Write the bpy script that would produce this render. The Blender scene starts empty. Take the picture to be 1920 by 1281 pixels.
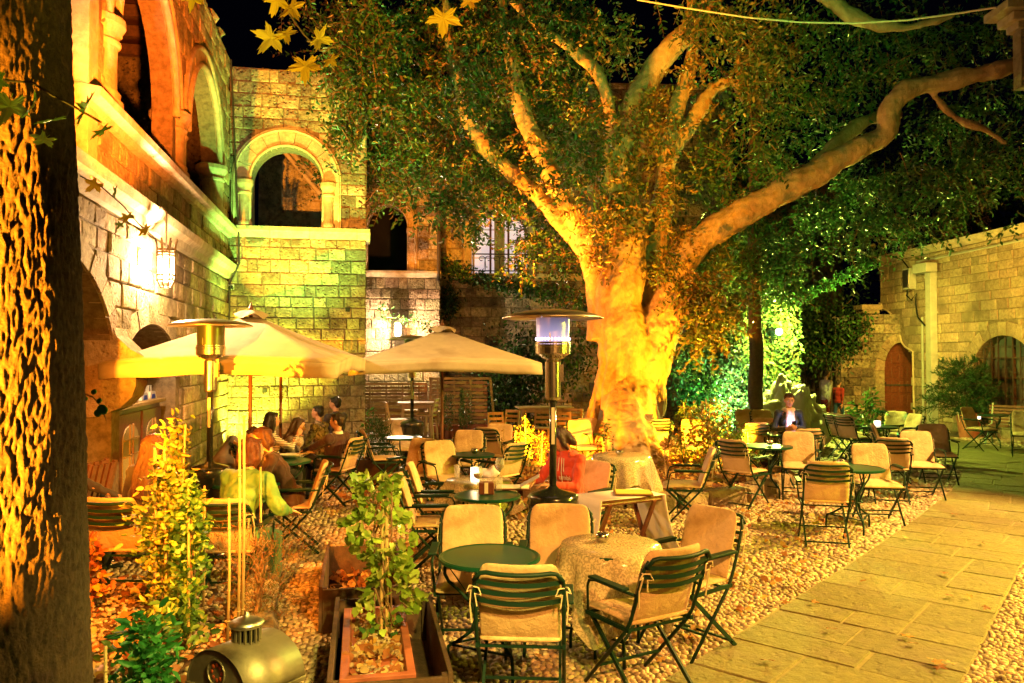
import bpy, math, random
import numpy as np
from mathutils import Vector, Matrix, Euler, noise
from mathutils.geometry import tessellate_polygon
random.seed(7); np.random.seed(7)
R = math.radians
PI = math.pi
sc = bpy.context.scene
COL = sc.collection

# ---------------------------------------------------------------- camera, sky, exposure, lamps' light
CAMH = 2.0; FPX = 1450.0; HOR = 672.0
cam_d = bpy.data.cameras.new('camera'); cam = bpy.data.objects.new('camera', cam_d); COL.objects.link(cam)
cam_d.sensor_width = 36.0; cam_d.lens = FPX/1920*36.0; cam_d.clip_end = 500; cam_d.clip_start = 0.05
PITCH = math.atan((HOR-640.5)/FPX)
cam.location = (0, 0, CAMH); cam.rotation_euler = (R(90)+PITCH, 0, 0)
sc.camera = cam
world = bpy.data.worlds.new('World'); sc.world = world; world.use_nodes = True
wn = world.node_tree.nodes; wl = world.node_tree.links
sky = wn.new('ShaderNodeTexSky'); sky.sky_type = 'NISHITA'; sky.sun_disc = False
sky.sun_elevation = R(-6.5); sky.sun_rotation = R(200)
mixn = wn.new('ShaderNodeMix'); mixn.data_type = 'RGBA'; mixn.inputs[0].default_value = 0.5
mixn.inputs[7].default_value = (0.006, 0.006, 0.020, 1)
bg = [n for n in wn if n.type == 'BACKGROUND'][0]
wl.new(sky.outputs[0], mixn.inputs[6]); wl.new(mixn.outputs[2], bg.inputs[0]); bg.inputs[1].default_value = 0.12
sc.view_settings.view_transform = 'Standard'; sc.view_settings.look = 'None'
sc.view_settings.exposure = 0.18; sc.view_settings.gamma = 1.0
sc.view_settings.use_curve_mapping = False
sc.cycles.use_denoising = True
sc.cycles.max_bounces = 5; sc.cycles.diffuse_bounces = 3; sc.cycles.glossy_bounces = 3
sc.cycles.transparent_max_bounces = 12; sc.cycles.transmission_bounces = 4
sc.cycles.sample_clamp_indirect = 3.0
sc.cycles.caustics_reflective = False; sc.cycles.caustics_refractive = False

LIGHTK = 1.0
def lamp(name, kind, loc, power, col, target=None, angle=90, blend=0.6, rad=0.08):
    d = bpy.data.lights.new(name, kind); d.energy = power*LIGHTK; d.color = col; d.shadow_soft_size = rad
    o = bpy.data.objects.new(name, d); COL.objects.link(o); o.location = loc
    if kind == 'SPOT':
        d.spot_size = R(angle); d.spot_blend = blend
        o.rotation_euler = (Vector(target)-Vector(loc)).to_track_quat('-Z', 'Y').to_euler()
    return o
WARM = (1.0, 0.66, 0.26); AMB = (1.0, 0.50, 0.10); ORA = (1.0, 0.30, 0.035); CREAM = (1.0, 0.78, 0.52)
YEL = (1.0, 0.80, 0.16); GRN = (0.30, 1.0, 0.28); YGR = (0.80, 1.0, 0.22)
# courtyard floodlights on the buildings right of and behind the viewer
lamp('yard_flood', 'SPOT', (9.9, 8.3, 6.4), 12500, (1.0, 0.51, 0.11), (3.0, 8.6, 0), 70, 0.6, 0.10)
lamp('yard_flood', 'SPOT', (2.6, -2.5, 5.6), 5600, (1.0, 0.41, 0.08), (1.5, 6.0, 0), 50, 0.9, 0.15)
lamp('path_flood', 'SPOT', (8.4, 4.9, 3.2), 2300, (1.0, 0.92, 0.03), (3.6, 6.4, 0), 80, 0.9, 0.12)
# amber spots on the left for bed, plane trunk and chairs; added fills follow
lamp('bed_spot', 'SPOT', (-1.82, 3.7, 2.2), 1900, (1.0, 0.24, 0.012), (-2.95, 6.6, 0.5), 70, 0.8, 0.05)
lamp('bark_spot', 'SPOT', (-2.92, 0.6, 0.8), 27000, (1.0, 0.30, 0.008), (-2.62, 3.3, 2.0), 50, 0.5, 0.03)
lamp('leaf_spot', 'SPOT', (-0.7, 1.6, 1.1), 420, (1.0, 0.76, 0.05), (-0.85, 3.0, 3.35), 56, 0.8, 0.04)  # unseen fill added to brighten the hanging yellow leaves
lamp('planter_spot', 'SPOT', (0.5, 1.4, 3.1), 900, (1.0, 0.78, 0.14), (-0.9, 4.2, 0.5), 50, 0.8, 0.05)  # fill added in mid-air to lift the brass lantern and the vine
# uplights round the big tree
lamp('tree_uplight', 'SPOT', (0.2, 12.3, 0.5), 2300, (1.0, 0.27, 0.008), (1.7, 14.8, 1.8), 100, 0.5, 0.05)
lamp('tree_uplight', 'SPOT', (3.9, 12.4, 0.5), 3000, (1.0, 0.39, 0.01), (2.3, 14.8, 1.8), 100, 0.5, 0.05)
lamp('tree_uplight', 'SPOT', (0.55, 13.5, 0.42), 19000, (1.0, 0.24, 0.012), (0.4, 15.6, 7.0), 48, 0.9, 0.05)
lamp('tree_uplight', 'SPOT', (3.0, 13.5, 0.42), 21000, (1.0, 0.38, 0.015), (2.7, 15.0, 7.6), 44, 0.9, 0.05)
lamp('tree_uplight', 'SPOT', (3.9, 13.5, 0.42), 8500, (1.0, 0.36, 0.015), (5.0, 14.4, 5.0), 64, 0.9, 0.05)
# lantern on the left wall, lamp on the recessed wall
lamp('lantern_light', 'POINT', (-4.26, 9.5, 3.12), 1150, (1.0, 0.62, 0.28), rad=0.05)
lamp('wall_lamp_light', 'POINT', (-3.02, 20.35, 2.75), 800, (1.0, 0.70, 0.42), rad=0.06)
# orange wash on the upper arcade and green wash on the bay with the arch
lamp('arcade_spot', 'SPOT', (-2.3, 5.6, 3.0), 9500, (1.0, 0.19, 0.012), (-5.3, 10.4, 6.5), 40, 0.8, 0.06)
lamp('bay_spot', 'SPOT', (-5.0, 14.2, 0.25), 800, (0.85, 0.90, 0.05), (-4.7, 15.6, 3.0), 95, 0.9, 0.05)
lamp('bay_spot', 'SPOT', (-3.7, 13.4, 0.5), 4500, (0.36, 1.0, 0.16), (-4.5, 15.6, 6.9), 60, 0.9, 0.1)
lamp('pilaster_spot', 'SPOT', (-3.3, 5.0, 3.2), 420, (0.95, 1.0, 0.55), (-4.3, 7.5, 5.4), 60, 0.8, 0.05)
lamp('loggia_spot', 'SPOT', (-1.9, 18.2, 3.6), 420, (1.0, 0.33, 0.06), (-3.1, 20.7, 5.8), 70, 0.8, 0.05)  # orange fill added so the loggia arch shows, no fixture there
lamp('corner_uplight', 'SPOT', (-5.25, 15.0, 0.12), 700, (0.75, 1.0, 0.10), (-5.35, 15.5, 1.6), 100, 0.6, 0.03)
lamp('bay_room_light', 'POINT', (-3.75, 16.5, 5.0), 16, (0.45, 1.0, 0.55), rad=0.1)
lamp('bay_room_light', 'POINT', (-5.5, 17.2, 4.9), 5, (1.0, 0.12, 0.03), rad=0.1)
# green uplights under the ivy, yellow green lamp behind the slim trunk
lamp('ivy_uplight', 'SPOT', (5.0, 16.3, 0.25), 1500, (0.30, 1.0, 0.28), (5.4, 19.0, 2.4), 100, 0.8, 0.06)
lamp('ivy_uplight', 'SPOT', (5.3, 17.9, 0.2), 2600, (0.55, 1.0, 0.45), (5.3, 19.0, 1.6), 110, 0.8, 0.05)
lamp('ivy_uplight', 'SPOT', (7.4, 15.0, 0.25), 2600, (0.16, 1.0, 0.22), (9.5, 16.5, 7.5), 75, 0.9, 0.06)
lamp('ivy_lamp_light', 'POINT', (6.25, 17.85, 2.62), 1700, (0.85, 1.0, 0.12), rad=0.08)
# right building: floodlight washing its front and the gate
lamp('facade_flood', 'SPOT', (10.6, 15.2, 3.9), 1700, (1.0, 0.44, 0.055), (12.3, 19.0, 3.2), 100, 0.9, 0.1)
lamp('gate_flood', 'SPOT', (9.4, 18.3, 4.6), 1800, (1.0, 0.70, 0.08), (11.2, 23.5, 1.8), 75, 0.9, 0.1)
lamp('crown_flood', 'SPOT', (1.5, 4.5, 2.9), 2400, (0.32, 1.0, 0.12), (1.8, 13.0, 8.9), 72, 0.9, 0.1)
lamp('crown_flood', 'SPOT', (-3.0, 14.2, 0.3), 1300, (0.55, 1.0, 0.12), (-1.5, 14.5, 7.0), 80, 0.9, 0.1)

# ---------------------------------------------------------------- placing by sight: pixel of the 1920 x 1281 photograph -> metres
def ray(px, py):
    x = (px-960)/FPX; z = -(py-640.5)/FPX; c, s = math.cos(PITCH), math.sin(PITCH)
    return Vector((x, c - z*s, s + z*c))
def at_h(px, py, h):
    d = ray(px, py); t = (h-CAMH)/d.z; return Vector((d.x*t, d.y*t, h))
def at_y(px, py, y):
    d = ray(px, py); t = y/d.y; return Vector((d.x*t, y, CAMH+d.z*t))

# ---------------------------------------------------------------- mesh helpers
class MB:
    def __init__(s): s.v = []; s.f = []; s.uv = None
    def add(s, vs, fs):
        b = len(s.v); s.v += [tuple(v) for v in vs]; s.f += [tuple(i+b for i in f) for f in fs]; return s
    def box(s, c, size, rot=None):
        x, y, z = [k/2 for k in size]
        vs = [Vector((a*x, b*y, d*z)) for a in (-1, 1) for b in (-1, 1) for d in (-1, 1)]
        if rot is not None:
            M = rot if isinstance(rot, Matrix) else Euler(rot).to_matrix(); vs = [M@v for v in vs]
        return s.add([v+Vector(c) for v in vs], [(0,1,3,2),(4,6,7,5),(0,4,5,1),(2,3,7,6),(0,2,6,4),(1,5,7,3)])
    def bar(s, a, b, w, h=None, up=(0,0,1)):
        a = Vector(a); b = Vector(b); d = (b-a); L = d.length
        if L < 1e-6: return s
        d.normalize(); h = h or w
        u = Vector(up)
        if abs(d.dot(u)) > 0.97: u = Vector((0,1,0))
        x = d.cross(u).normalized(); z = x.cross(d)
        M = Matrix((x, d, z)).transposed()
        return s.box((a+b)/2, (w, L, h), M)
    def tube(s, pts, r, n=8, cap=True, close=False):
        pts = [Vector(p) for p in pts]; m = len(pts)
        rs = r if isinstance(r, (list, tuple)) else [r]*m
        base = len(s.v); prev = None
        for i, p in enumerate(pts):
            if close: t = pts[(i+1) % m]-pts[i-1]
            else: t = pts[min(i+1, m-1)]-pts[max(i-1, 0)]
            if t.length < 1e-9: t = Vector((0,0,1))
            t.normalize()
            if prev is None:
                u = Vector((0,0,1)) if abs(t.z) < 0.9 else Vector((1,0,0))
                x = t.cross(u).normalized()
            else:
                x = (prev - t*prev.dot(t))
                x = x.normalized() if x.length > 1e-6 else t.orthogonal().normalized()
            prev = x; y = t.cross(x)
            for k in range(n):
                a = 2*PI*k/n; s.v.append(tuple(p+(x*math.cos(a)+y*math.sin(a))*rs[i]))
        segs = m if close else m-1
        for i in range(segs):
            for k in range(n):
                a = base+i*n+k; b = base+i*n+(k+1) % n; j = (i+1) % m
                c = base+j*n+(k+1) % n; d = base+j*n+k
                s.f.append((a, b, c, d))
        if cap and not close:
            s.f.append(tuple(base+k for k in range(n))[::-1]); s.f.append(tuple(base+(m-1)*n+k for k in range(n)))
        return s
    def lathe(s, prof, c=(0,0,0), n=24, a0=0, a1=2*PI, sx=1, sy=1):
        base = len(s.v); full = abs(a1-a0-2*PI) < 1e-6; k = n if full else n+1
        for r, z in prof:
            for i in range(k):
                a = a0+(a1-a0)*i/n; s.v.append((c[0]+r*math.cos(a)*sx, c[1]+r*math.sin(a)*sy, c[2]+z))
        for j in range(len(prof)-1):
            for i in range(n):
                i2 = (i+1) % k if full else i+1
                s.f.append((base+j*k+i, base+j*k+i2, base+(j+1)*k+i2, base+(j+1)*k+i))
        return s
    def ball(s, c, r, nu=10, nv=7, M=None):
        if not isinstance(r, (tuple, list)): r = (r, r, r)
        vs = []; c = Vector(c)
        def P(v):
            v = Vector((v[0]*r[0], v[1]*r[1], v[2]*r[2]))
            return c+(M@v if M is not None else v)
        vs.append(P((0,0,1)))
        for j in range(1, nv):
            t = PI*j/nv
            for i in range(nu):
                a = 2*PI*i/nu; vs.append(P((math.sin(t)*math.cos(a), math.sin(t)*math.sin(a), math.cos(t))))
        vs.append(P((0,0,-1))); fs = []
        for i in range(nu): fs.append((0, 1+i, 1+(i+1) % nu))
        for j in range(nv-2):
            for i in range(nu):
                a = 1+j*nu+i; b = 1+j*nu+(i+1) % nu; fs.append((a, a+nu, b+nu, b))
        L = len(vs)-1; o = 1+(nv-2)*nu
        for i in range(nu): fs.append((L, o+(i+1) % nu, o+i))
        return s.add(vs, fs)
    def prism(s, poly, y0, y1):
        """poly in x,z ; extruded from y0 to y1"""
        n = len(poly); vs = [(x, y0, z) for x, z in poly]+[(x, y1, z) for x, z in poly]
        fs = [tuple(range(n)), tuple(range(2*n-1, n-1, -1))]
        for i in range(n):
            j = (i+1) % n; fs.append((i, i+n, j+n, j))
        return s.add(vs, fs)
    def mesh(s, name, mat=None, smooth=False):
        me = bpy.data.meshes.new(name); me.from_pydata(s.v, [], s.f); me.update()
        if mat: me.materials.append(mat)
        if smooth:
            me.polygons.foreach_set('use_smooth', [True]*len(me.polygons))
        return me
    def build(s, name, mat=None, parent=None, smooth=False, bevel=0, **kw):
        o = ob(name, s.mesh(name, mat, smooth), parent, **kw)
        if bevel:
            m = o.modifiers.new('bevel', 'BEVEL'); m.width = bevel; m.segments = 2; m.limit_method = 'ANGLE'
        return o
def ob(name, data, parent=None, loc=None, rot=None, label=None, cat=None, group=None, kind=None):
    o = bpy.data.objects.new(name, data); COL.objects.link(o)
    if parent is not None: o.parent = parent; KIDS.setdefault(parent.name, []).append(o)
    if loc is not None: o.location = loc
    if rot is not None: o.rotation_euler = rot
    if label: o['label'] = label
    if cat: o['category'] = cat
    if group: o['group'] = group
    if kind: o['kind'] = kind
    return o
def thing(name, label, cat, loc=(0,0,0), rz=0, group=None):
    return ob(name, None, None, loc, (0,0,rz), label, cat, group)
KIDS = {}
def copy_tree(o, parent=None):
    c = o.copy(); COL.objects.link(c); c.parent = parent
    if parent is not None: KIDS.setdefault(parent.name, []).append(c)
    for ch in KIDS.get(o.name, []): copy_tree(ch, c)
    return c
def npmesh(name, V, F, mat=None, smooth=False, tint=None):
    me = bpy.data.meshes.new(name); k = F.shape[1]
    me.vertices.add(len(V)); me.vertices.foreach_set('co', np.ascontiguousarray(V, dtype=np.float32).ravel())
    me.loops.add(F.size); me.loops.foreach_set('vertex_index', np.ascontiguousarray(F, dtype=np.int32).ravel())
    me.polygons.add(len(F)); me.polygons.foreach_set('loop_start', np.arange(0, F.size, k, dtype=np.int32))
    if mat: me.materials.append(mat)
    if smooth: me.polygons.foreach_set('use_smooth', np.ones(len(F), dtype=bool))
    me.update(calc_edges=True)
    if tint is not None:
        a = me.attributes.new('tint', 'FLOAT_COLOR', 'POINT')
        a.data.foreach_set('color', np.ascontiguousarray(tint, dtype=np.float32).ravel())
    return me

# ---------------------------------------------------------------- materials
def nt(m): return m.node_tree.nodes, m.node_tree.links
def mat(name, c1, c2=None, scale=6.0, rough=0.6, bump=0.0, bscale=40.0, metal=0.0, vary=0.0, detail=5.0, coat=0.0, obj=False,
        c3=None, s3=1.2, emit=None, estr=0, trans=0.0, stretch=None, pits=0.0, spec=0.5, sheen=0.0, alpha=None):
    m = bpy.data.materials.new(name); m.use_nodes = True; N, L = nt(m)
    b = N['Principled BSDF']; b.inputs['Roughness'].default_value = rough; b.inputs['Metallic'].default_value = metal
    b.inputs['Specular IOR Level'].default_value = spec
    if coat: b.inputs['Coat Weight'].default_value = coat; b.inputs['Coat Roughness'].default_value = 0.12
    if sheen: b.inputs['Sheen Weight'].default_value = sheen
    if trans: b.inputs['Transmission Weight'].default_value = trans
    if alpha is not None: b.inputs['Alpha'].default_value = alpha
    if obj:
        src = N.new('ShaderNodeTexCoord').outputs['Object']
    else:
        src = N.new('ShaderNodeNewGeometry').outputs['Position']
    if stretch:
        mp = N.new('ShaderNodeMapping'); mp.inputs['Scale'].default_value = stretch; L.new(src, mp.inputs[0]); src = mp.outputs[0]
    c2 = c2 or tuple(k*0.8 for k in c1)
    nz = N.new('ShaderNodeTexNoise'); nz.inputs['Scale'].default_value = scale; nz.inputs['Detail'].default_value = detail
    nz.inputs['Roughness'].default_value = 0.65
    L.new(src, nz.inputs['Vector'])
    rp = N.new('ShaderNodeMapRange'); rp.inputs[1].default_value = 0.35; rp.inputs[2].default_value = 0.65; L.new(nz.outputs[0], rp.inputs[0])
    mx = N.new('ShaderNodeMix'); mx.data_type = 'RGBA'; L.new(rp.outputs[0], mx.inputs[0])
    mx.inputs[6].default_value = (*c1, 1); mx.inputs[7].default_value = (*c2, 1); col = mx.outputs[2]
    if c3:
        n3 = N.new('ShaderNodeTexNoise'); n3.inputs['Scale'].default_value = s3; n3.inputs['Detail'].default_value = 6; L.new(src, n3.inputs['Vector'])
        r3 = N.new('ShaderNodeMapRange'); r3.inputs[1].default_value = 0.52; r3.inputs[2].default_value = 0.68; L.new(n3.outputs[0], r3.inputs[0])
        m3 = N.new('ShaderNodeMix'); m3.data_type = 'RGBA'; L.new(r3.outputs[0], m3.inputs[0]); L.new(col, m3.inputs[6]); m3.inputs[7].default_value = (*c3, 1); col = m3.outputs[2]
    if vary:
        oi = N.new('ShaderNodeObjectInfo'); at = N.new('ShaderNodeAttribute'); at.attribute_name = 'rnd'
        ad = N.new('ShaderNodeMath'); ad.operation = 'ADD'; L.new(oi.outputs['Random'], ad.inputs[0]); L.new(at.outputs['Fac'], ad.inputs[1])
        fr = N.new('ShaderNodeMath'); fr.operation = 'FRACT'; L.new(ad.outputs[0], fr.inputs[0])
        mr = N.new('ShaderNodeMapRange'); mr.inputs[3].default_value = 1-vary; mr.inputs[4].default_value = 1+vary*0.7; L.new(fr.outputs[0], mr.inputs[0])
        hs = N.new('ShaderNodeHueSaturation'); L.new(col, hs.inputs['Color']); L.new(mr.outputs[0], hs.inputs['Value'])
        hm = N.new('ShaderNodeMath'); hm.operation = 'MULTIPLY'; hm.inputs[1].default_value = 7.31; L.new(fr.outputs[0], hm.inputs[0])
        hf = N.new('ShaderNodeMath'); hf.operation = 'FRACT'; L.new(hm.outputs[0], hf.inputs[0])
        hr = N.new('ShaderNodeMapRange'); hr.inputs[3].default_value = 0.5-vary*0.05; hr.inputs[4].default_value = 0.5+vary*0.05
        L.new(hf.outputs[0], hr.inputs[0]); L.new(hr.outputs[0], hs.inputs['Hue']); col = hs.outputs[0]
    L.new(col, b.inputs['Base Color'])
    if bump:
        n2 = N.new('ShaderNodeTexNoise'); n2.inputs['Scale'].default_value = bscale; n2.inputs['Detail'].default_value = 8; n2.inputs['Roughness'].default_value = 0.7
        L.new(src, n2.inputs['Vector']); h = n2.outputs[0]
        if pits:
            vo = N.new('ShaderNodeTexVoronoi'); vo.inputs['Scale'].default_value = bscale*0.8; L.new(src, vo.inputs['Vector'])
            vr = N.new('ShaderNodeMapRange'); vr.inputs[1].default_value = 0.0; vr.inputs[2].default_value = 0.35; vr.inputs[3].default_value = -pits; vr.inputs[4].default_value = 0
            L.new(vo.outputs['Distance'], vr.inputs[0])
            am = N.new('ShaderNodeMath'); am.operation = 'ADD'; L.new(h, am.inputs[0]); L.new(vr.outputs[0], am.inputs[1]); h = am.outputs[0]
        bp = N.new('ShaderNodeBump'); bp.inputs['Strength'].default_value = min(1, bump); bp.inputs['Distance'].default_value = 0.02*max(1, bump)
        L.new(h, bp.inputs['Height']); L.new(bp.outputs[0], b.inputs['Normal'])
    if emit:
        b.inputs['Emission Color'].default_value = (*emit, 1); b.inputs['Emission Strength'].default_value = estr
    return m
def leafmat(name, rough=0.45, tl=0.35):
    m = bpy.data.materials.new(name); m.use_nodes = True; N, L = nt(m)
    b = N['Principled BSDF']; b.inputs['Roughness'].default_value = rough
    at = N.new('ShaderNodeAttribute'); at.attribute_name = 'tint'
    L.new(at.outputs['Color'], b.inputs['Base Color'])
    t = N.new('ShaderNodeBsdfTranslucent'); L.new(at.outputs['Color'], t.inputs[0])
    mx = N.new('ShaderNodeMixShader'); mx.inputs[0].default_value = tl
    L.new(b.outputs[0], mx.inputs[1]); L.new(t.outputs[0], mx.inputs[2]); L.new(mx.outputs[0], N['Material Output'].inputs[0])
    return m
M = {}
M['stone'] = mat('sandstone', (0.50,0.38,0.22), (0.25,0.17,0.09), 13, 0.9, 2.6, 16, vary=0.5, c3=(0.18,0.12,0.07), s3=1.7, pits=0.7, detail=9)
M['stone_b'] = mat('weathered_sandstone', (0.44,0.36,0.23), (0.17,0.14,0.09), 11, 0.92, 3.0, 14, vary=0.62, c3=(0.10,0.09,0.06), s3=2.4, pits=1.0, detail=9)
M['stone_r'] = mat('cut_sandstone', (0.42,0.32,0.20), (0.25,0.18,0.11), 12, 0.9, 2.2, 20, vary=0.3, c3=(0.21,0.16,0.10), s3=1.2, pits=0.6, detail=9)
M['trim'] = mat('dressed_stone', (0.52,0.43,0.29), (0.36,0.28,0.18), 9, 0.8, 1.0, 25, vary=0.15, c3=(0.30,0.25,0.17), s3=2.5)
M['mortar'] = mat('lime_mortar', (0.22,0.165,0.10), (0.11,0.08,0.05), 12, 0.95, 0.6, 50)
M['plaster'] = mat('plaster', (0.55,0.42,0.28), (0.47,0.35,0.23), 3, 0.85, 0.1, 20)
M['dark'] = mat('dark_interior', (0.035,0.028,0.022), (0.02,0.017,0.014), 3, 0.9)  # near-black colour standing in for shade inside openings
M['ground'] = mat('earth', (0.11,0.08,0.05), (0.06,0.045,0.03), 5, 0.95, 0.5, 30)
M['grout'] = mat('pebble_grout', (0.20,0.15,0.095), (0.12,0.09,0.06), 9, 0.95, 0.8, 60)
M['pebble'] = mat('pale_pebble', (0.52,0.42,0.28), (0.34,0.26,0.16), 7, 0.65, 0.12, 60, vary=0.5, c3=(0.24,0.17,0.10), s3=1.6)
M['slab'] = mat('flagstone', (0.23,0.215,0.08), (0.165,0.155,0.058), 9, 0.72, 2.0, 16, vary=0.13, detail=9, c3=(0.20,0.175,0.09), s3=2.4, pits=0.3)
M['joint'] = mat('pale_joint_mortar', (0.29,0.26,0.12), (0.20,0.18,0.08), 9, 0.9, 0.5, 50)
M['green'] = mat('dark_green_enamel', (0.004,0.030,0.018), (0.005,0.022,0.014), 8, 0.5, 0.03, 60, spec=0.2)
M['tabletop'] = mat('green_enamel_top', (0.004,0.060,0.034), (0.005,0.045,0.026), 5, 0.30, 0.03, 30, spec=0.3)
M['cushion'] = mat('cream_canvas', (0.66,0.49,0.29), (0.58,0.41,0.23), 9, 0.9, 0.9, 16, vary=0.18, obj=True, c3=(0.40,0.26,0.13), s3=4)
M['string'] = mat('cotton_tie', (0.66,0.56,0.38), None, 30, 0.9)
M['canopy'] = mat('parasol_canvas', (0.60,0.52,0.36), (0.52,0.44,0.30), 4, 0.85, 0.3, 120, c3=(0.44,0.35,0.23), s3=2.2)
M['wood'] = mat('varnished_pole_wood', (0.20,0.085,0.035), (0.13,0.05,0.02), 20, 0.45, 0.2, 60, stretch=(1,1,0.1))
M['palewood'] = mat('pale_pine', (0.46,0.30,0.14), (0.36,0.22,0.10), 20, 0.6, 0.2, 50, vary=0.15, stretch=(1,1,0.15))
M['darkwood'] = mat('dark_cabinet_wood', (0.075,0.034,0.018), (0.045,0.02,0.012), 16, 0.35, 0.2, 50, stretch=(1,1,0.1), coat=0.3)
M['redwood'] = mat('red_brown_wood', (0.16,0.045,0.022), (0.10,0.03,0.015), 18, 0.35, 0.2, 60, coat=0.3)
M['slatwood'] = mat('bench_wood', (0.17,0.075,0.035), (0.11,0.045,0.022), 20, 0.5, 0.2, 60, vary=0.2)
M['weave'] = mat('woven_strip_wood', (0.34,0.175,0.085), (0.22,0.11,0.05), 14, 0.6, 0.4, 60, vary=0.3, stretch=(0.15,0.15,1))
M['crate'] = mat('weathered_board', (0.10,0.058,0.032), (0.05,0.03,0.018), 14, 0.8, 0.5, 50, vary=0.2)
M['steel'] = mat('brushed_steel', (0.62,0.58,0.50), (0.52,0.48,0.42), 30, 0.24, 0.05, 200, metal=1.0)
M['hatmetal'] = mat('aluminium_hood', (0.55,0.52,0.46), (0.42,0.40,0.35), 6, 0.38, 0.05, 60, metal=1.0)
M['blackm'] = mat('black_enamel', (0.012,0.016,0.014), None, 8, 0.22, coat=0.5)
M['iron'] = mat('wrought_iron', (0.03,0.026,0.022), (0.05,0.035,0.025), 20, 0.55, 0.3, 80)
M['bronze'] = mat('aged_brass_sheet', (0.27,0.24,0.17), (0.18,0.16,0.115), 7, 0.45, 0.12, 30, metal=0.55, c3=(0.10,0.085,0.06), s3=6)
M['terra'] = mat('terracotta', (0.40,0.13,0.07), (0.30,0.09,0.05), 6, 0.6, 0.2, 40, c3=(0.24,0.07,0.04), s3=5)
M['cloth'] = mat('white_linen', (0.84,0.80,0.72), (0.80,0.75,0.66), 5, 0.9, 0.15, 40)
M['tarp'] = mat('pale_tarpaulin', (0.50,0.50,0.38), (0.42,0.42,0.31), 4, 0.6, 0.25, 20)
M['bark'] = mat('smooth_fig_bark', (0.46,0.34,0.19), (0.33,0.22,0.11), 7, 0.85, 2.0, 12, c3=(0.24,0.14,0.07), s3=2.6, detail=9, stretch=(1,1,0.6))
M['bark2'] = mat('furrowed_bark', (0.085,0.055,0.035), (0.04,0.026,0.018), 26, 0.9, 1.0, 60)
M['bark3'] = mat('dark_bark', (0.085,0.055,0.04), (0.05,0.035,0.025), 20, 0.9, 0.8, 30)
M['twig'] = mat('twig', (0.20,0.12,0.06), None, 20, 0.8)
M['cane'] = mat('bamboo_cane', (0.52,0.38,0.17), (0.42,0.28,0.12), 10, 0.5, 0.2, 30, vary=0.1)
M['leaf'] = leafmat('leaf'); M['leafg'] = leafmat('glossy_leaf', 0.32, 0.25)
M['glass'] = mat('clear_glass', (0.80,0.82,0.78), (0.80,0.82,0.78), 3, 0.05, alpha=0.20, spec=0.9)
M['wine'] = mat('red_wine', (0.10,0.005,0.01), None, 3, 0.05)
M['pane'] = mat('dusty_pane', (0.10,0.10,0.09), None, 3, 0.1)
M['paper'] = mat('white_paper', (0.78,0.76,0.70), None, 3, 0.8)
M['paint'] = mat('grey_painted_metal', (0.36,0.36,0.30), (0.28,0.28,0.24), 6, 0.5, 0.1, 30)
M['skin'] = mat('skin', (0.52,0.29,0.19), (0.46,0.24,0.15), 20, 0.5, 0.05, 200)
M['flame'] = mat('candle_flame', (1,0.8,0.5), None, emit=(1,0.72,0.4), estr=25)
M['glow'] = mat('lit_lantern_glass', (1,0.9,0.8), None, emit=(1.0,0.86,0.68), estr=14)
M['hglow'] = mat('burning_gas', (0.6,0.5,1.0), None, emit=(0.75,0.62,1.0), estr=7)
M['mesh'] = mat('heater_mesh', (0.35,0.30,0.34), (0.30,0.26,0.30), 30, 0.3, metal=0.8)
def cloth(name, c1, c2=None, rough=0.85, bscale=14, bump=0.5): return mat(name, c1, c2, 8, rough, bump, bscale, sheen=0.15)
# ================================================================ stone wall kit
def unit_stone(seed):
    rg = random.Random(seed); e = 0.045
    vs = []
    for y, ins in ((0.5, 0.0), (-0.28, 0.0), (-0.5, 1.0)):
        for sx, sz in ((-1,-1), (1,-1), (1,1), (-1,1)):
            j = lambda: rg.uniform(-0.012, 0.012)
            vs.append((sx*(0.5-ins*e*rg.uniform(0.5, 1.4))+j(), y+(rg.uniform(-0.1, 0.1) if ins else 0), sz*(0.5-ins*e*rg.uniform(0.8, 2.0))+j()))
    vs.append((rg.uniform(-.15,.15), -0.5-rg.uniform(-0.05, 0.22), rg.uniform(-.15,.15)))
    fs = [(3,2,1,0)]
    for r in (0, 4):
        for i in range(4): fs.append((r+i, r+(i+1) % 4, r+4+(i+1) % 4, r+4+i))
    for i in range(4): fs.append((8+i, 8+(i+1) % 4, 12))
    return vs, fs
USTONES = [unit_stone(k) for k in range(8)]
_stone_mesh = {}
def stone_meshes(mt):
    if mt.name not in _stone_mesh:
        L = []
        for v, f in USTONES:
            b = MB(); b.add(v, f); L.append(b.mesh('stone', mt))
        _stone_mesh[mt.name] = L
    return _stone_mesh[mt.name]
def arch_pts(cu, r, sill, spring, rise=None, n=20):
    rise = r if rise is None else rise
    pts = [(cu-r, sill), (cu+r, sill)]
    for i in range(n+1):
        a = PI*i/n; pts.append((cu+r*math.cos(a), spring+rise*math.sin(a)))
    return pts
def polywall(name, outer, holes, T, mt, parent, y0=0.0):
    """slab in x,z with real openings; front at y0 (towards -y), back at y0+T"""
    loops = [outer]+holes
    tri = tessellate_polygon([[Vector((x, z, 0)) for x, z in lp] for lp in loops])
    flat = [p for lp in loops for p in lp]; n = len(flat)
    vs = [(x, y0, z) for x, z in flat]+[(x, y0+T, z) for x, z in flat]
    fs = []
    for t in tri:
        a, b, c = [Vector((flat[i][0], flat[i][1])) for i in t]
        cr = (b-a).cross(c-a)
        t = t if cr > 0 else (t[0], t[2], t[1])
        fs.append(tuple(t)); fs.append((t[2]+n, t[1]+n, t[0]+n))
    k = 0
    for lp in loops:
        m = len(lp)
        for i in range(m):
            a = k+i; b = k+(i+1) % m; fs.append((a, a+n, b+n, b))
        k += m
    b = MB(); b.v = vs; b.f = fs
    return b.build(name, mt, parent)
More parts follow.
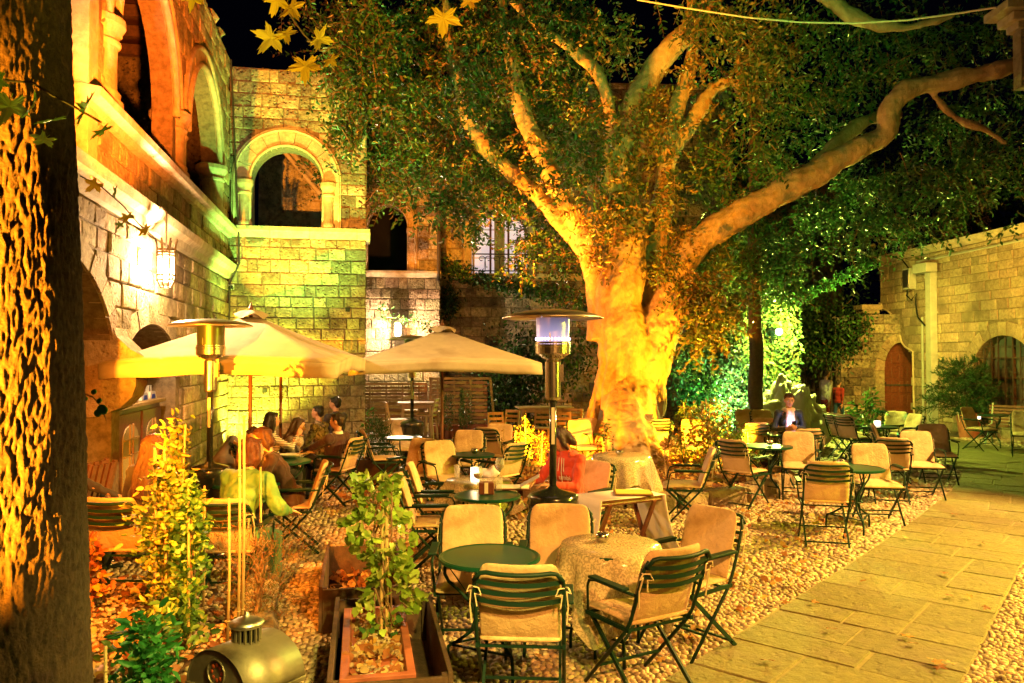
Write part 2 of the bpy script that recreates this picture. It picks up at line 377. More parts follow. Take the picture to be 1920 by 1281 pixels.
def hole_half(h, v):
    """half width of opening+ring at height v, or None"""
    cu, r, sill, spring, rise, ring = h
    if v < sill or v > spring+rise+ring: return None
    if v <= spring: return r+ring
    q = (v-spring)/(rise+ring)
    return (r+ring)*math.sqrt(max(0, 1-q*q))
def course_stones(parent, u0, u1, v0, v1, ch, ln, mt, holes=(), seed=1, proud=0.045, gap=0.016, limit=300, clip=None, rank=None, name='stone', depth=0.07, ragged=False):
    rg = random.Random(seed); out = []
    v = v0
    while v < v1-0.05:
        h = ch*rg.uniform(0.86, 1.14)
        if v+h > v1-0.08: h = v1-v
        vm = v+h/2; a = u0-rg.uniform(0, ln*0.7)
        blocked = []
        for hh in holes:
            w = hole_half(hh, vm)
            if w: blocked.append((hh[0]-w, hh[0]+w))
        while a < u1:
            b = a+ln*rg.uniform(0.55, 1.45); A = max(a, u0); B = min(b, u1); a = b
            if u1-B < 0.09: B = u1; a = u1+1
            segs = [(A, B)]
            for lo, hi in blocked:
                ns = []
                for s, e in segs:
                    if e <= lo or s >= hi: ns.append((s, e)); continue
                    if s < lo: ns.append((s, lo))
                    if e > hi: ns.append((hi, e))
                segs = ns
            for s, e in segs:
                if e-s < 0.05: continue
                if clip and not clip((s+e)/2, vm): continue
                if ragged and v+h >= v1-0.01 and rg.random() < 0.4: continue
                out.append((s, e, v, v+h, rg.uniform(0.3, 1.0)*proud, rg.random(), rg.randrange(8)))
        v += h
    if rank: out.sort(key=rank)
    elif len(out) > limit: rg.shuffle(out)
    ms = stone_meshes(mt)
    for s, e, a, b, p, rn, k in out[:limit]:
        o = ob(name, ms[k], parent); D = depth
        o.location = ((s+e)/2, D/2-p, (a+b)/2); o.scale = (e-s-gap, D, b-a-gap)
    rest = out[limit:]
    if rest:
        V = []; F3 = []; F4 = []; T = []; n = 0
        for s, e, a, b, p, rn, k in rest:
            uv, uf = USTONES[k]; w = np.array(uv)*np.array([e-s-gap, depth, b-a-gap])+np.array([(s+e)/2, depth/2-p, (a+b)/2])
            V.append(w); F4 += [tuple(i+n for i in f) for f in uf]; T += [rn]*len(uv); n += len(uv)
        V = np.vstack(V); me = bpy.data.meshes.new('stone_courses'); me.from_pydata(V.tolist(), [], F4); me.materials.append(mt)
        at = me.attributes.new('rnd', 'FLOAT', 'POINT'); at.data.foreach_set('value', np.array(T, dtype=np.float32))
        ob('stone_courses', me, parent, kind='stuff')
def arch_ring(parent, cu, r, sill, spring, rise=None, ring=0.35, n=11, mt=None, proud=0.05, roll=True, jamb=True, depth=0.12, roll_r=0.05):
    rise = r if rise is None else rise; mt = mt or M['trim']
    def P(rr, ri, a): return (cu+rr*math.cos(a), spring+ri*math.sin(a))
    for i in range(n):
        a0 = PI*i/n+0.006; a1 = PI*(i+1)/n-0.006; k = 4
        inner = [P(r, rise, a0+(a1-a0)*j/k) for j in range(k+1)]
        outer = [P(r+ring, rise+ring, a0+(a1-a0)*j/k) for j in range(k, -1, -1)]
        b = MB(); pr = proud*random.uniform(0.75, 1.15)
        b.prism((inner+outer)[::-1], -pr, depth); b.build('voussoir', mt, parent)
    if jamb and spring-sill > 0.2:
        m = max(1, round((spring-sill)/0.42))
        for sd in (-1, 1):
            for i in range(m):
                z0 = sill+(spring-sill)*i/m+0.004; z1 = sill+(spring-sill)*(i+1)/m-0.004
                x0, x1 = sorted((cu+sd*r, cu+sd*(r+ring)))
                MB().box(((x0+x1)/2, (depth-proud)/2, (z0+z1)/2), (x1-x0, depth+proud, z1-z0)).build('jamb_stone', mt, parent, bevel=0.006)
    if roll:
        for rr, q in ((0.02, roll_r), (ring-0.05, roll_r*0.8)):
            pts = []
            if jamb:
                pts += [(cu-r-rr, -proud, sill+0.02), (cu-r-rr, -proud, (sill+spring)/2)]
            pts += [(cu-(r+rr)*math.cos(PI*i/28), -proud, spring+(rise+rr)*math.sin(PI*i/28)) for i in range(29)]
            if jamb: pts += [(cu+r+rr, -proud, (sill+spring)/2), (cu+r+rr, -proud, sill+0.02)]
            MB().tube(pts, q, 8).build('roll_moulding', mt, parent, smooth=True)
def moulding(parent, pts_prof, x0, x1, mt=None, name='cornice', seg=None):
    """profile (y,z) list swept along x in pieces"""
    mt = mt or M['trim']; x = x0; rg = random.Random(int(x0*10)+len(pts_prof))
    while x < x1-0.02:
        e = min(x1, x+(seg or 1.0)*rg.uniform(0.8, 1.2)); e = x1 if x1-e < 0.25 else e
        n = len(pts_prof); b = MB()
        b.add([(x+0.003, y, z) for y, z in pts_prof]+[(e-0.003, y, z) for y, z in pts_prof],
              [tuple(range(n))[::-1], tuple(range(n, 2*n))]+[(i, i+n, (i+1) % n+n, (i+1) % n)[::-1] for i in range(n)])
        b.build(name, mt, parent); x = e
def capital(parent, x, y, z, r, mt=None):
    MB().lathe([(r*0.98,-0.20),(r*1.0,-0.10),(r*1.14,-0.08),(r*1.16,-0.05),(r*1.02,-0.03),(r*1.08,0.03),(r*1.3,0.10),(r*1.36,0.12),(r*1.36,0.19),(r*1.2,0.22),(0.01,0.22)],
               (x, y, z), 20).build('capital', mt or M['trim'], parent, smooth=False)
def column(parent, x, y, z0, z1, r, mt=None):
    mt = mt or M['trim']
    MB().lathe([(r*1.3,0),(r*1.3,0.09),(r*1.12,0.13),(r*1.18,0.18),(r,0.22),(r*0.97,z1-z0-0.18)], (x, y, z0), 20).build('column', mt, parent, smooth=True)
    capital(parent, x, y, z1-0.02, r, mt)

# ================================================================ setting: ground, path, pebbles
def sheet(name, pts, z, mt, kind='structure', t=0.0):
    b = MB(); b.add([(x, y, z) for x, y in pts], [tuple(range(len(pts)))]); return b.build(name, mt, None, kind=kind)
sheet('ground', [(-120,-60),(120,-60),(120,160),(-120,160)], -0.03, M['ground'])
def inpoly(X, Y, poly):
    c = np.zeros(X.shape, bool); n = len(poly)
    for i in range(n):
        x0, y0 = poly[i]; x1, y1 = poly[(i+1) % n]
        if y0 == y1: continue
        k = ((y0 > Y) != (y1 > Y)) & (X < (x1-x0)*(Y-y0)/(y1-y0)+x0); c ^= k
    return c
PATH1 = [(-0.45,3.25),(1.11,5.04),(3.12,7.38),(4.97,9.6),(6.6,11.7),(7.9,13.6),(8.4,15.2),(10.4,14.7),(9.9,12.6),(8.3,11.1),(5.08,7.7),(2.74,4.76),(0.9,2.45)]
PATH2 = [(7.9,13.6),(8.6,15.5),(9.2,18.0),(9.9,23.3),(11.5,23.3),(10.9,17.8),(13.2,15.6),(13.5,12.4),(9.9,12.6)]
LBED = [(-4.6,3.0),(-1.35,3.6),(-1.72,5.2),(-2.15,6.75),(-4.7,6.6)]
TBED = [(1.0,10.55),(2.2,10.3),(3.2,10.75),(4.3,12.2),(4.6,14.5),(4.2,17.5),(1.8,18.3),(-0.6,17.5),(-1.0,15.0),(-0.5,12.6),(0.2,11.2)]
YARD = [(-9,1.5),(7,1.5),(15,10),(15,27),(-9,27)]
sheet('pebble_court', YARD, -0.006, M['grout'])
def gen_pebbles():
    """rows of pebbles set in arcs, as a hand-laid court; smaller spacing nearby, coarser far off"""
    rg = np.random.default_rng(3); P = []
    bands = [(3.4,7.2,0.046),(7.2,11.5,0.058),(11.5,19.5,0.085)]
    for y0, y1, sp in bands:
        ys = np.arange(y0, y1, sp*0.92); 
        for i, y in enumerate(ys):
            lim = 0.70*y+0.6
            xs = np.arange(-lim, min(lim, 14), sp)+(i % 2)*sp*0.5
            x = xs+rg.normal(0, sp*0.20, xs.shape); yy = y+rg.normal(0, sp*0.20, xs.shape)+0.05*np.sin(xs*3.1)+0.04*np.sin(xs*1.3+y)
            P.append(np.stack([x, yy, np.full(xs.shape, sp)], 1))
    P = np.vstack(P); X, Y = P[:,0], P[:,1]
    k = ~(inpoly(X, Y, PATH1) | inpoly(X, Y, PATH2) | inpoly(X, Y, LBED) | inpoly(X, Y, TBED))
    k &= X > -5.6+0.19*(15.5-Y)*0-(15.5-Y)*0.0-0.0 - 0.2*(Y-15.5)*0
    k &= (X-(-5.72))*0.982+(Y-15.5)*0.191 > 0.05          # in front of the left wall
    k &= X < 12.35+(18.6-Y)*0.094
    P = P[k]; n = len(P)
    # dome template: hexagon ring low, ring mid, top
    tv = []; 
    for rr, zz in ((0.50,-0.05),(0.44,0.24)):
        for i in range(6):
            a = PI/3*i; tv.append((rr*math.cos(a), rr*math.sin(a), zz))
    tv.append((0,0,0.36)); tv = np.array(tv)
    tf = []
    for i in range(6):
        j = (i+1) % 6; tf += [(i, j, 6+j), (i, 6+j, 6+i), (6+i, 6+j, 12)]
    tf = np.array(tf)
    ang = rg.normal(0.5, 0.9, n)+0.9*np.sin(P[:,0]*1.1+P[:,1]*0.7)
    sx = P[:,2]*rg.uniform(0.95, 1.30, n); sy = P[:,2]*rg.uniform(0.62, 0.92, n); sz = P[:,2]*rg.uniform(0.5, 1.1, n)
    T = tv[None]*np.stack([sx, sy, sz], 1)[:,None,:]
    T = T*(1+rg.normal(0, 0.05, T.shape))
    c, s = np.cos(ang)[:,None], np.sin(ang)[:,None]
    V = np.stack([T[...,0]*c-T[...,1]*s+P[:,0,None], T[...,0]*s+T[...,1]*c+P[:,1,None], T[...,2]-0.004+rg.uniform(-0.003,0.003,(n,1))], -1)
    order = np.argsort(P[:,1]); vis = [i for i in order if abs(P[i,0]) < 0.62*P[i,1] and P[i,1] > 4.8 and P[i,0] > -0.3][:300]
    root = ob('pebble_paving', None, None, kind='structure')
    meshes = []
    for q in range(5):
        t = tv*np.array([1.15,0.78,0.85])*(1+rg.normal(0,0.06,tv.shape)); meshes.append(npmesh('pebble', t, tf, M['pebble'], True))
    for i in vis:
        o = ob('pebble', meshes[i % 5], root); o.location = (P[i,0], P[i,1], -0.004); o.rotation_euler = (0,0,ang[i]); o.scale = (P[i,2],)*3
    m = np.ones(n, bool); m[vis] = False; V = V[m]; n2 = len(V)
    F = (tf[None]+13*np.arange(n2)[:,None,None]).reshape(-1,3)
    me = npmesh('pebbles', V.reshape(-1,3), F, M['pebble'], True)
    at = me.attributes.new('rnd', 'FLOAT', 'POINT'); at.data.foreach_set('value', np.repeat(rg.random(n2).astype(np.float32), 13))
    ob('pebble_field', me, root, kind='stuff')
    print('pebbles', n2)
gen_pebbles()
# flagstone path: bedding sheet and single slabs
sheet('path_bedding', PATH1, 0.004, M['joint'])
sheet('path_bedding', PATH2, 0.008, M['joint'])
path = ob('path', None, None, kind='structure')
def slabs(o, ang, L, Wd, seed, poly, avoid=None, cl=0.62, sw=0.62):
    """courses of slabs across the path, each cut to the path's edge"""
    rg = random.Random(seed); d = np.array([math.cos(ang), math.sin(ang)]); n = np.array([d[1], -d[0]]); o = np.array(o); s = 0.0
    us = np.linspace(-Wd, Wd, 400)
    def rng_at(s):
        P = o+d*s+us[:,None]*n; k = inpoly(P[:,0], P[:,1], poly)
        if avoid: k &= ~inpoly(P[:,0], P[:,1], avoid)
        return (us[k].min(), us[k].max()) if k.sum() > 12 else None
    while s < L:
        c = cl*rg.uniform(0.7, 1.3); r0 = rng_at(s); r1 = rng_at(s+c)
        if r0 and r1:
            lo = min(r0[0], r1[0]); hi = max(r0[1], r1[1]); u = lo
            while u < hi-0.02:
                w = sw*rg.uniform(0.6, 1.6); e = hi if hi-u-w < 0.25 else u+w
                g = rg.uniform(.005,.014); ht = rg.uniform(0.008, 0.015)
                cl_ = lambda v, r: min(max(v, r[0]), r[1])
                q = [(cl_(u, r0)+g, s+g), (cl_(e, r0)-g, s+g), (cl_(e, r1)-g, s+c-g), (cl_(u, r1)+g, s+c-g)]
                if q[1][0]-q[0][0] > 0.03 or q[2][0]-q[3][0] > 0.03:
                    cu = sum(a for a, b_ in q)/4; cs = sum(b_ for a, b_ in q)/4; vs = []
                    for z, k in ((-0.03, 1.0), (ht-0.006, 1.0), (ht, 0.975)):
                        for a, b_ in q:
                            vs.append(((a-cu)*k+rg.uniform(-.004,.004), (b_-cs)*k+rg.uniform(-.004,.004), z+(rg.uniform(-.0025,.0025) if k < 1 else 0)))
                    b = MB(); b.add(vs, [(3,2,1,0)]+[(r_+i_, r_+(i_+1) % 4, r_+4+(i_+1) % 4, r_+4+i_) for r_ in (0, 4) for i_ in range(4)]+[(8,9,10,11)])
                    p = o+d*cs+n*cu; t = b.build('flagstone', M['slab'], path); t.location = (p[0], p[1], 0); t.rotation_euler = (0,0,ang-PI/2)
                u = e
        s += c
slabs((0.1,2.3), math.atan2(2.34,2.0), 9.5, 2.6, 4, PATH1, None, 0.50, 0.62)
slabs((6.28,9.53), math.atan2(2.6,1.7), 7.5, 4, 5, PATH1, None, 0.55, 0.66)
slabs((9.4,12.4), math.atan2(1,0.05), 11.5, 6, 6, PATH2, PATH1, 0.7, 0.8)
# fallen plane leaves
def star_leaf():
    """five-lobed plane leaf outline, unit size, in x,y"""
    pts = []
    lob = [(-2.15,0.62),(-1.15,0.86),(0.0,1.0),(1.15,0.86),(2.15,0.62)]
    for i, (a, r) in enumerate(lob):
        for da, rr in ((-0.30,0.62),(-0.20,0.80),(-0.13,0.72),(0,1.0),(0.13,0.72),(0.20,0.80),(0.30,0.62)):
            pts.append((math.sin(a+da)*r*rr, math.cos(a+da)*r*rr))
        if i < 4:
            am = (a+lob[i+1][0])/2; pts.append((math.sin(am)*0.36, math.cos(am)*0.36))
    pts.append((0.05,-0.12)); pts.append((-0.05,-0.12))
    return pts
SL = star_leaf()
def star_mesh(name, curl, seed, mt, col, stem=0.35):
    rg = random.Random(seed); vs = [(0,0.1,0)]
    for x, y in SL:
        d = math.hypot(x, y); vs.append((x*rg.uniform(.93,1.07), y*rg.uniform(.93,1.07), curl*(d**2)*(0.6+0.6*math.sin(3*math.atan2(x,y)+seed))+rg.uniform(-.03,.03)))
    n = len(SL); fs = [(0, 1+i, 1+(i+1) % n) for i in range(n)]
    b = MB(); b.add(vs, fs)
    if stem: b.tube([(0,-0.05,0),(0.03,-0.05-stem*0.5,0.02),(0.0,-0.05-stem,0.05)], 0.012, 4)
    me = b.mesh(name, mt)
    a = me.attributes.new('tint', 'FLOAT_COLOR', 'POINT')
    cc = np.array([[*(np.array(col)*rg.uniform(0.85,1.15)), 1.0] for _ in me.vertices], dtype=np.float32); a.data.foreach_set('color', cc.ravel())
    return me
FALL = [star_mesh('fallen_leaf', 0.25*random.uniform(-1,1.6), k, M['leaf'], c, 0.3) for k, c in enumerate([(0.50,0.30,0.08),(0.36,0.17,0.06),(0.56,0.40,0.14),(0.28,0.12,0.05),(0.44,0.22,0.06)])]
litter_pts = [(1010,1230),(1240,1065),(1260,1073),(1300,1078),(1620,1090),(1775,1078),(1772,1075),(1820,1120),(1778,1117),(1525,1130),(1700,1195),(1715,1208),(1745,1238),(1760,1252),(1755,1243),(1780,1245),(1555,1180),(1380,1190),(1450,985),(1420,1055),(1770,930),(1790,965),(1822,985),(1844,1020),(1400,1100),(1290,1195),(1470,1130),(1355,960),(1500,1100),(1390,1050),(1600,960),(1470,1010),(1820,905),(1850,1140),(1885,1262),(1240,1240),(1180,1270),(1700,1010),(1440,1240)]
def LEAFLAB(px, py, i):
    return 'dry brown plane leaf lying on the flagstone path or the pebbles in front of it'
for i, (px, py) in enumerate(litter_pts):
    p = at_h(px, py, 0.035); o = ob('fallen_leaf', FALL[i % 5], None, (p.x, p.y, 0.045), (random.uniform(-.3,.3), random.uniform(-.3,.3), random.uniform(0,6.3)),
        LEAFLAB(px, py, i), 'leaf', 'dry leaves scattered on the courtyard paving'); o.scale = (0.055*random.uniform(.8,1.3),)*3
# ---------------------------------------------------------------- leaf clouds
ELL_V = np.array([(0,0,0),(0.3,0.42,0.10),(0.3,-0.42,0.10),(0.72,0.34,0.06),(0.72,-0.34,0.06),(1,0,-0.06),(0.5,0,-0.02)])
ELL_F = np.array([(0,2,6),(0,6,1),(2,4,6),(1,6,3),(4,5,6),(6,5,3)])
LOB_V = np.array([(0,0,0),(0.05,0.42,0.05),(0.38,0.55,0.10),(0.52,0.36,0.04),(0.82,0.38,0.08),(1.0,0,-0.08),(0.82,-0.38,0.08),(0.52,-0.36,0.04),(0.38,-0.55,0.10),(0.05,-0.42,0.05),(0.45,0,-0.03)])
LOB_F = np.array([(10,i,i+1) if i < 9 else (10,9,0) for i in range(10)])
NDL_V = np.array([(0,0.5,0),(0,-0.5,0),(1,0,0)]); NDL_F = np.array([(0,1,2)])
def leaf_mesh(name, P, D, L, W, cols, tpl='ell', mt=None, seed=0):
    rg = np.random.default_rng(seed); n = len(P)
    tv, tf = {'ell': (ELL_V, ELL_F), 'lob': (LOB_V, LOB_F), 'ndl': (NDL_V, NDL_F)}[tpl]
    D = D/np.maximum(np.linalg.norm(D, axis=1, keepdims=True), 1e-6)
    r = rg.normal(0, 1, (n,3)); B = np.cross(D, r); B /= np.maximum(np.linalg.norm(B, axis=1, keepdims=True), 1e-6); C = np.cross(D, B)
    L = np.broadcast_to(L, (n,)); W = np.broadcast_to(W, (n,))
    V = P[:,None,:]+D[:,None,:]*(tv[None,:,0]*L[:,None])[...,None]+B[:,None,:]*(tv[None,:,1]*W[:,None])[...,None]+C[:,None,:]*(tv[None,:,2]*L[:,None])[...,None]
    F = (tf[None]+len(tv)*np.arange(n)[:,None,None]).reshape(-1,3)
    ci = rg.integers(0, len(cols), n); c = np.array(cols)[ci]*rg.uniform(0.75, 1.25, (n,1)); c = np.concatenate([np.clip(c,0,1), np.ones((n,1))], 1)
    return npmesh(name, V.reshape(-1,3), F, mt or M['leaf'], False, np.repeat(c, len(tv), axis=0))
# ---------------------------------------------------------------- beds
def prism_bed(name, poly, z0, z1, mt):
    n = len(poly); b = MB(); b.add([(x, y, z0) for x, y in poly]+[(x, y, z1) for x, y in poly], [tuple(range(n))[::-1], tuple(range(n, 2*n))]+[(i, (i+1) % n, (i+1) % n+n, i+n) for i in range(n)])
    return b.build(name, mt, None, kind='structure')
M['soil'] = mat('leafy_soil', (0.16,0.085,0.035), (0.07,0.04,0.02), 14, 0.95, 0.9, 30)
prism_bed('planting_bed', LBED, -0.02, 0.10, M['soil']); prism_bed('tree_bed', TBED, -0.02, 0.17, M['soil'])
def scatter_in(poly, n, seed):
    rg = np.random.default_rng(seed); a = np.array(poly); lo, hi = a.min(0), a.max(0)
    P = rg.uniform(lo, hi, (n*3,2)); k = inpoly(P[:,0], P[:,1], poly); return P[k][:n], rg
P, rg = scatter_in(LBED, 5200, 5); n = len(P)
b = MB(); b.ball((0,0,0), 1, 6, 4); tv = np.array(b.v); tf4 = b.f
t3 = []
for f in tf4:
    for i in range(1, len(f)-1): t3.append((f[0], f[i], f[i+1]))
t3 = np.array(t3)
S = rg.uniform(0.010, 0.026, (n,1,1))*np.concatenate([rg.uniform(.8,1.4,(n,1,1)), rg.uniform(.7,1,(n,1,1)), rg.uniform(.4,.8,(n,1,1))], 2)
V = tv[None]*S; a = rg.uniform(0, 6.3, n); c, s = np.cos(a)[:,None], np.sin(a)[:,None]
V = np.stack([V[...,0]*c-V[...,1]*s+P[:,0,None], V[...,0]*s+V[...,1]*c+P[:,1,None], V[...,2]+0.108+rg.uniform(0,0.02,(n,1))], -1)
me = npmesh('bed_gravel', V.reshape(-1,3), (t3[None]+len(tv)*np.arange(n)[:,None,None]).reshape(-1,3), M['pebble'], True)
at = me.attributes.new('rnd', 'FLOAT', 'POINT'); at.data.foreach_set('value', np.repeat(rg.random(n).astype(np.float32), len(tv)))
ob('bed_gravel', me, None, kind='stuff')
def litter(name, poly, n, z, size, cols, seed, extra=0):
    P, rg = scatter_in(poly, n, seed); n = len(P); P3 = np.concatenate([P, z+rg.uniform(0, 0.03, (n,1))], 1)
    D = rg.normal(0, 1, (n,3)); D[:,2] *= 0.25
    L = size*rg.uniform(.6,1.4,n)
    ob(name, leaf_mesh(name, P3, D, L, L*0.7, cols, 'lob', M['leaf'], seed), None, kind='stuff')
BR = [(0.42,0.18,0.05),(0.52,0.30,0.08),(0.25,0.10,0.04),(0.60,0.42,0.16),(0.34,0.14,0.05)]
litter('leaf_litter', LBED, 500, 0.13, 0.07, BR, 11)
litter('leaf_litter', TBED, 7000, 0.18, 0.085, BR+[(0.66,0.48,0.2),(0.6,0.38,0.12)], 12)
litter('leaf_litter', [(-1.6,9.5),(1.2,9.2),(1.0,10.6),(0.2,11.2),(-1.0,15),(-3,16),(-3,12)], 1500, 0.02, 0.075, BR, 13)
litter('leaf_litter', [(1.2,5.2),(3.4,8.0),(5.5,11),(7,13),(3.5,11.0),(1.0,9.5),(-0.2,6.0)], 650, 0.03, 0.06, BR, 14)
# kerb stones: tree bed front and planting bed edge
kerb = ob('kerb', None, None, kind='structure')
def kerb_line(pts, h, w, seed, mt, lmin=0.35, lmax=0.75):
    rg = random.Random(seed)
    for (x0,y0), (x1,y1) in zip(pts, pts[1:]):
        a = Vector((x0,y0,0)); b = Vector((x1,y1,0)); d = b-a; L = d.length; d.normalize(); s = 0
        while s < L-0.05:
            l = min(rg.uniform(lmin, lmax), L-s); l = L-s if L-s-l < 0.2 else l
            c = a+d*(s+l/2); o = ob('kerb_stone', rg.choice(stone_meshes(mt)), kerb)
            o.location = (c.x, c.y, h/2-0.01); o.rotation_euler = (0,0,math.atan2(d.y, d.x)); o.scale = (l-0.015, w*rg.uniform(.85,1.1), h*rg.uniform(.85,1.12)); s += l
kerb_line([TBED[-1], TBED[0], TBED[1], TBED[2], TBED[3], TBED[4]], 0.22, 0.24, 3, M['stone_r'])
kerb_line([LBED[1], LBED[2], LBED[3]], 0.20, 0.24, 4, M['stone_b'])
# ================================================================ buildings
CA = R(11.0)                                   # the courtyard grid is turned 11 degrees
CX, CY = -5.72, 15.5                           # inner corner of the arcade and the bay
def H(cu, r, sill, spring, rise=None, ring=0.3): return (cu, r, sill, spring, r if rise is None else rise, ring)

# ---- left arcade wall: local x runs away from the viewer to the corner, front faces the court
LEN = 12.0
ax0 = CX+0.191*LEN; ay0 = CY-0.9816*LEN
W1 = thing('arcade_building', 'long sandstone building with two tall open arches above a slanting ledge, along the left side', 'building', (ax0, ay0, 0), R(101))
U = lambda t: LEN-t
outer_low = [(0.8,-0.05),(LEN,-0.05),(LEN,3.75),(0.8,3.75)]
lo_h = [H(U(9.2), 1.95, 0.02, 1.9, 1.15, 0.0), H(U(5.65), 1.32, 0.02, 1.72, 0.72, 0.0)]
polywall('wall_core', outer_low, [arch_pts(h[0], h[1], h[2], h[3], h[4]) for h in lo_h], 0.55, M['mortar'], W1)
ORN = M['stone']
up_h = [H(U(2.55), 1.33, 4.62, 5.45, 1.42, 0.34), H(U(6.0), 1.36, 4.62, 5.45, 1.45, 0.34)]
UE = U(8.05)
polywall('wall_core', [(UE,3.72),(LEN,3.72),(LEN,8.05),(UE,8.05)], [arch_pts(h[0], h[1], h[2], h[3], h[4]) for h in up_h], 0.28, M['mortar'], W1, 0.002)
course_stones(W1, UE, LEN-0.01, 3.95, 4.42, 0.24, 0.42, ORN, seed=21, proud=0.045, limit=60)
course_stones(W1, UE, LEN-0.01, 4.62, 8.05, 0.27, 0.46, ORN, [(h[0],h[1],h[2],h[3],h[4],0.34) for h in up_h], seed=22, proud=0.045, limit=110, rank=lambda q: -q[0])
course_stones(W1, 0.8, LEN-0.01, 0.0, 3.55, 0.27, 0.5, ORN, [(h[0],h[1],0,h[3],h[4],0.22) for h in lo_h], seed=23, proud=0.045, limit=120, rank=lambda q: -q[0])
for h in up_h:
    arch_ring(W1, h[0], h[1], h[2], h[3], h[4], 0.34, 10, M['trim'], 0.05, jamb=False, roll_r=0.055, depth=0.26)
arch_ring(W1, lo_h[0][0], lo_h[0][1], 0, lo_h[0][3], lo_h[0][4], 0.24, 13, M['stone_r'], 0.035, roll=False, jamb=False)
arch_ring(W1, lo_h[1][0], lo_h[1][1], 0, lo_h[1][3], lo_h[1][4], 0.24, 9, M['stone_r'], 0.035, roll=False, jamb=False)
for t in (1.08, 4.28, 7.5): column(W1, U(t), 0.12, 4.62, 5.42, 0.21)
column(W1, U(3.95), 0.12, 4.62, 5.42, 0.16)
# pilaster end face, turned to the viewer
MB().box((UE-0.14, 0.28, 5.9), (0.28, 0.72, 4.3)).build('end_pilaster', M['trim'], W1, bevel=0.01)
MB().box((UE-0.16, 0.26, 3.78), (0.36, 0.80, 0.14)).build('end_pilaster_base', M['trim'], W1, bevel=0.01)
# ledges
moulding(W1, [(0.01,4.40),(-0.08,4.42),(-0.10,4.48),(-0.19,4.52),(-0.20,4.60),(-0.02,4.63),(0.62,4.63),(0.62,4.40)], UE-0.3, LEN-0.02, name='sill_ledge', seg=1.3)
moulding(W1, [(0.01,3.58),(-0.07,3.60),(-0.10,3.70),(-0.17,3.76),(-0.20,3.86),(-0.06,3.93),(0.01,3.94)], 0.8, LEN-0.02, name='string_course', seg=1.1)
# broken top course of wall
course_stones(W1, UE+0.1, LEN-0.01, 8.05, 8.25, 0.2, 0.3, ORN, seed=25, proud=0.02, limit=30, depth=0.5, ragged=True)
# inside of the gallery: back wall, floor, and cross rib
polywall('gallery_back_wall', [(UE-2,3.9),(LEN,3.9),(LEN,8.0),(UE-2,8.0)], [], 0.2, M['stone_b'], W1, 5.0)  # darker stone picked to put the gallery's shade into the colour
MB().box((LEN-0.06, 3.5, 6.0), (0.10, 6.2, 4.2)).build('gallery_end_wall', M['stone_b'], W1)
MB().box((UE+3.0, 3.80, 3.95), (10, 6.3, 0.1)).build('gallery_floor', M['mortar'], W1)
MB().box((UE+3.0, 3.80, 8.15), (10, 6.3, 0.1)).build('gallery_ceiling', M['darkwood'], W1)  # dark wood imitates the unlit space under the gallery roof
for k in range(9): MB().box((UE+0.5+k*0.9, 2.8, 7.95), (0.14, 4.3, 0.2)).build('ceiling_beam', M['crate'], W1)
# blocked lower arch with big plain blocks, niche with plaster
course_stones(W1, U(11.2), U(7.22), 0.0, 3.2, 0.38, 0.8, M['stone_r'], seed=27, proud=0.02, limit=70, clip=lambda u, v: True, depth=0.05)
for o in [o for o in W1.children if o.name.startswith('stone') and False]: pass
polywall('recess_back_wall', [(U(11.2),-0.02),(U(7.0),-0.02),(U(7.0),3.3),(U(11.2),3.3)], [], 0.1, M['mortar'], W1, 0.42)
polywall('plaster_niche_wall', [(U(7.1),-0.02),(U(4.2),-0.02),(U(4.2),2.7),(U(7.1),2.7)], [], 0.1, M['plaster'], W1, 1.15)
MB().box((U(4.31), 0.86, 1.3), (0.02, 0.6, 2.6)).build('niche_side_wall', M['plaster'], W1)
# corbel between the two arches
MB().add(*(lambda P: ([(U(7.32), y, z) for y, z in P]+[(U(6.86), y, z) for y, z in P], [tuple(range(len(P)))[::-1], tuple(range(len(P), 2*len(P)))]+[(i, i+len(P), (i+1) % len(P)+len(P), (i+1) % len(P))[::-1] for i in range(len(P))]))(
    [(0.4,1.35),(0.1,1.38),(-0.10,1.46),(-0.22,1.58),(-0.26,1.70),(-0.26,1.86),(-0.34,1.88),(-0.34,2.02),(-0.2,2.10),(-0.06,2.24),(0.0,2.42),(0.4,2.42)])).build('corbel', M['stone_r'], W1)
# drain pipe / cable down the corner
MB().tube([(LEN-0.10,-0.05,8.0),(LEN-0.09,-0.22,4.6),(LEN-0.10,-0.24,3.9),(LEN-0.09,-0.06,3.5),(LEN-0.10,-0.06,2.6)], 0.018, 6).build('cable', M['iron'], W1)
# shift blocked-arch stones back into the recess
for o in list(W1.children):
    if o.type == 'MESH' and o.data.materials and o.data.materials[0] == M['stone_r'] and o.name.startswith('stone'): o.location.y += 0.40

# ---- bay with the green-lit arch
W2 = thing('arched_bay', 'tall green-lit sandstone bay with one big round arch and a ragged top', 'building', (CX+0.02, CY+0.004, 0), CA)
BW = 2.72; BH = 8.0; ha = H(1.13, 0.70, 4.66, 5.62, 0.70, 0.38)
polywall('wall_core', [(0,-0.05),(BW,-0.05),(BW,BH-0.1),(0,BH-0.1)], [arch_pts(*ha[:5])], 0.5, M['mortar'], W2)
course_stones(W2, 0, BW, 0, 4.44, 0.235, 0.34, M['stone'], seed=31, proud=0.035, limit=165)
course_stones(W2, 0, BW, 4.66, BH, 0.245, 0.33, M['stone_b'], [ha], seed=32, proud=0.04, limit=110, ragged=True)
arch_ring(W2, *ha[:5], 0.38, 9, M['trim'], 0.06, roll=True, jamb=True, roll_r=0.03)
for sx in (-1, 1): capital(W2, ha[0]+sx*0.82, -0.02, 5.40, 0.12); 
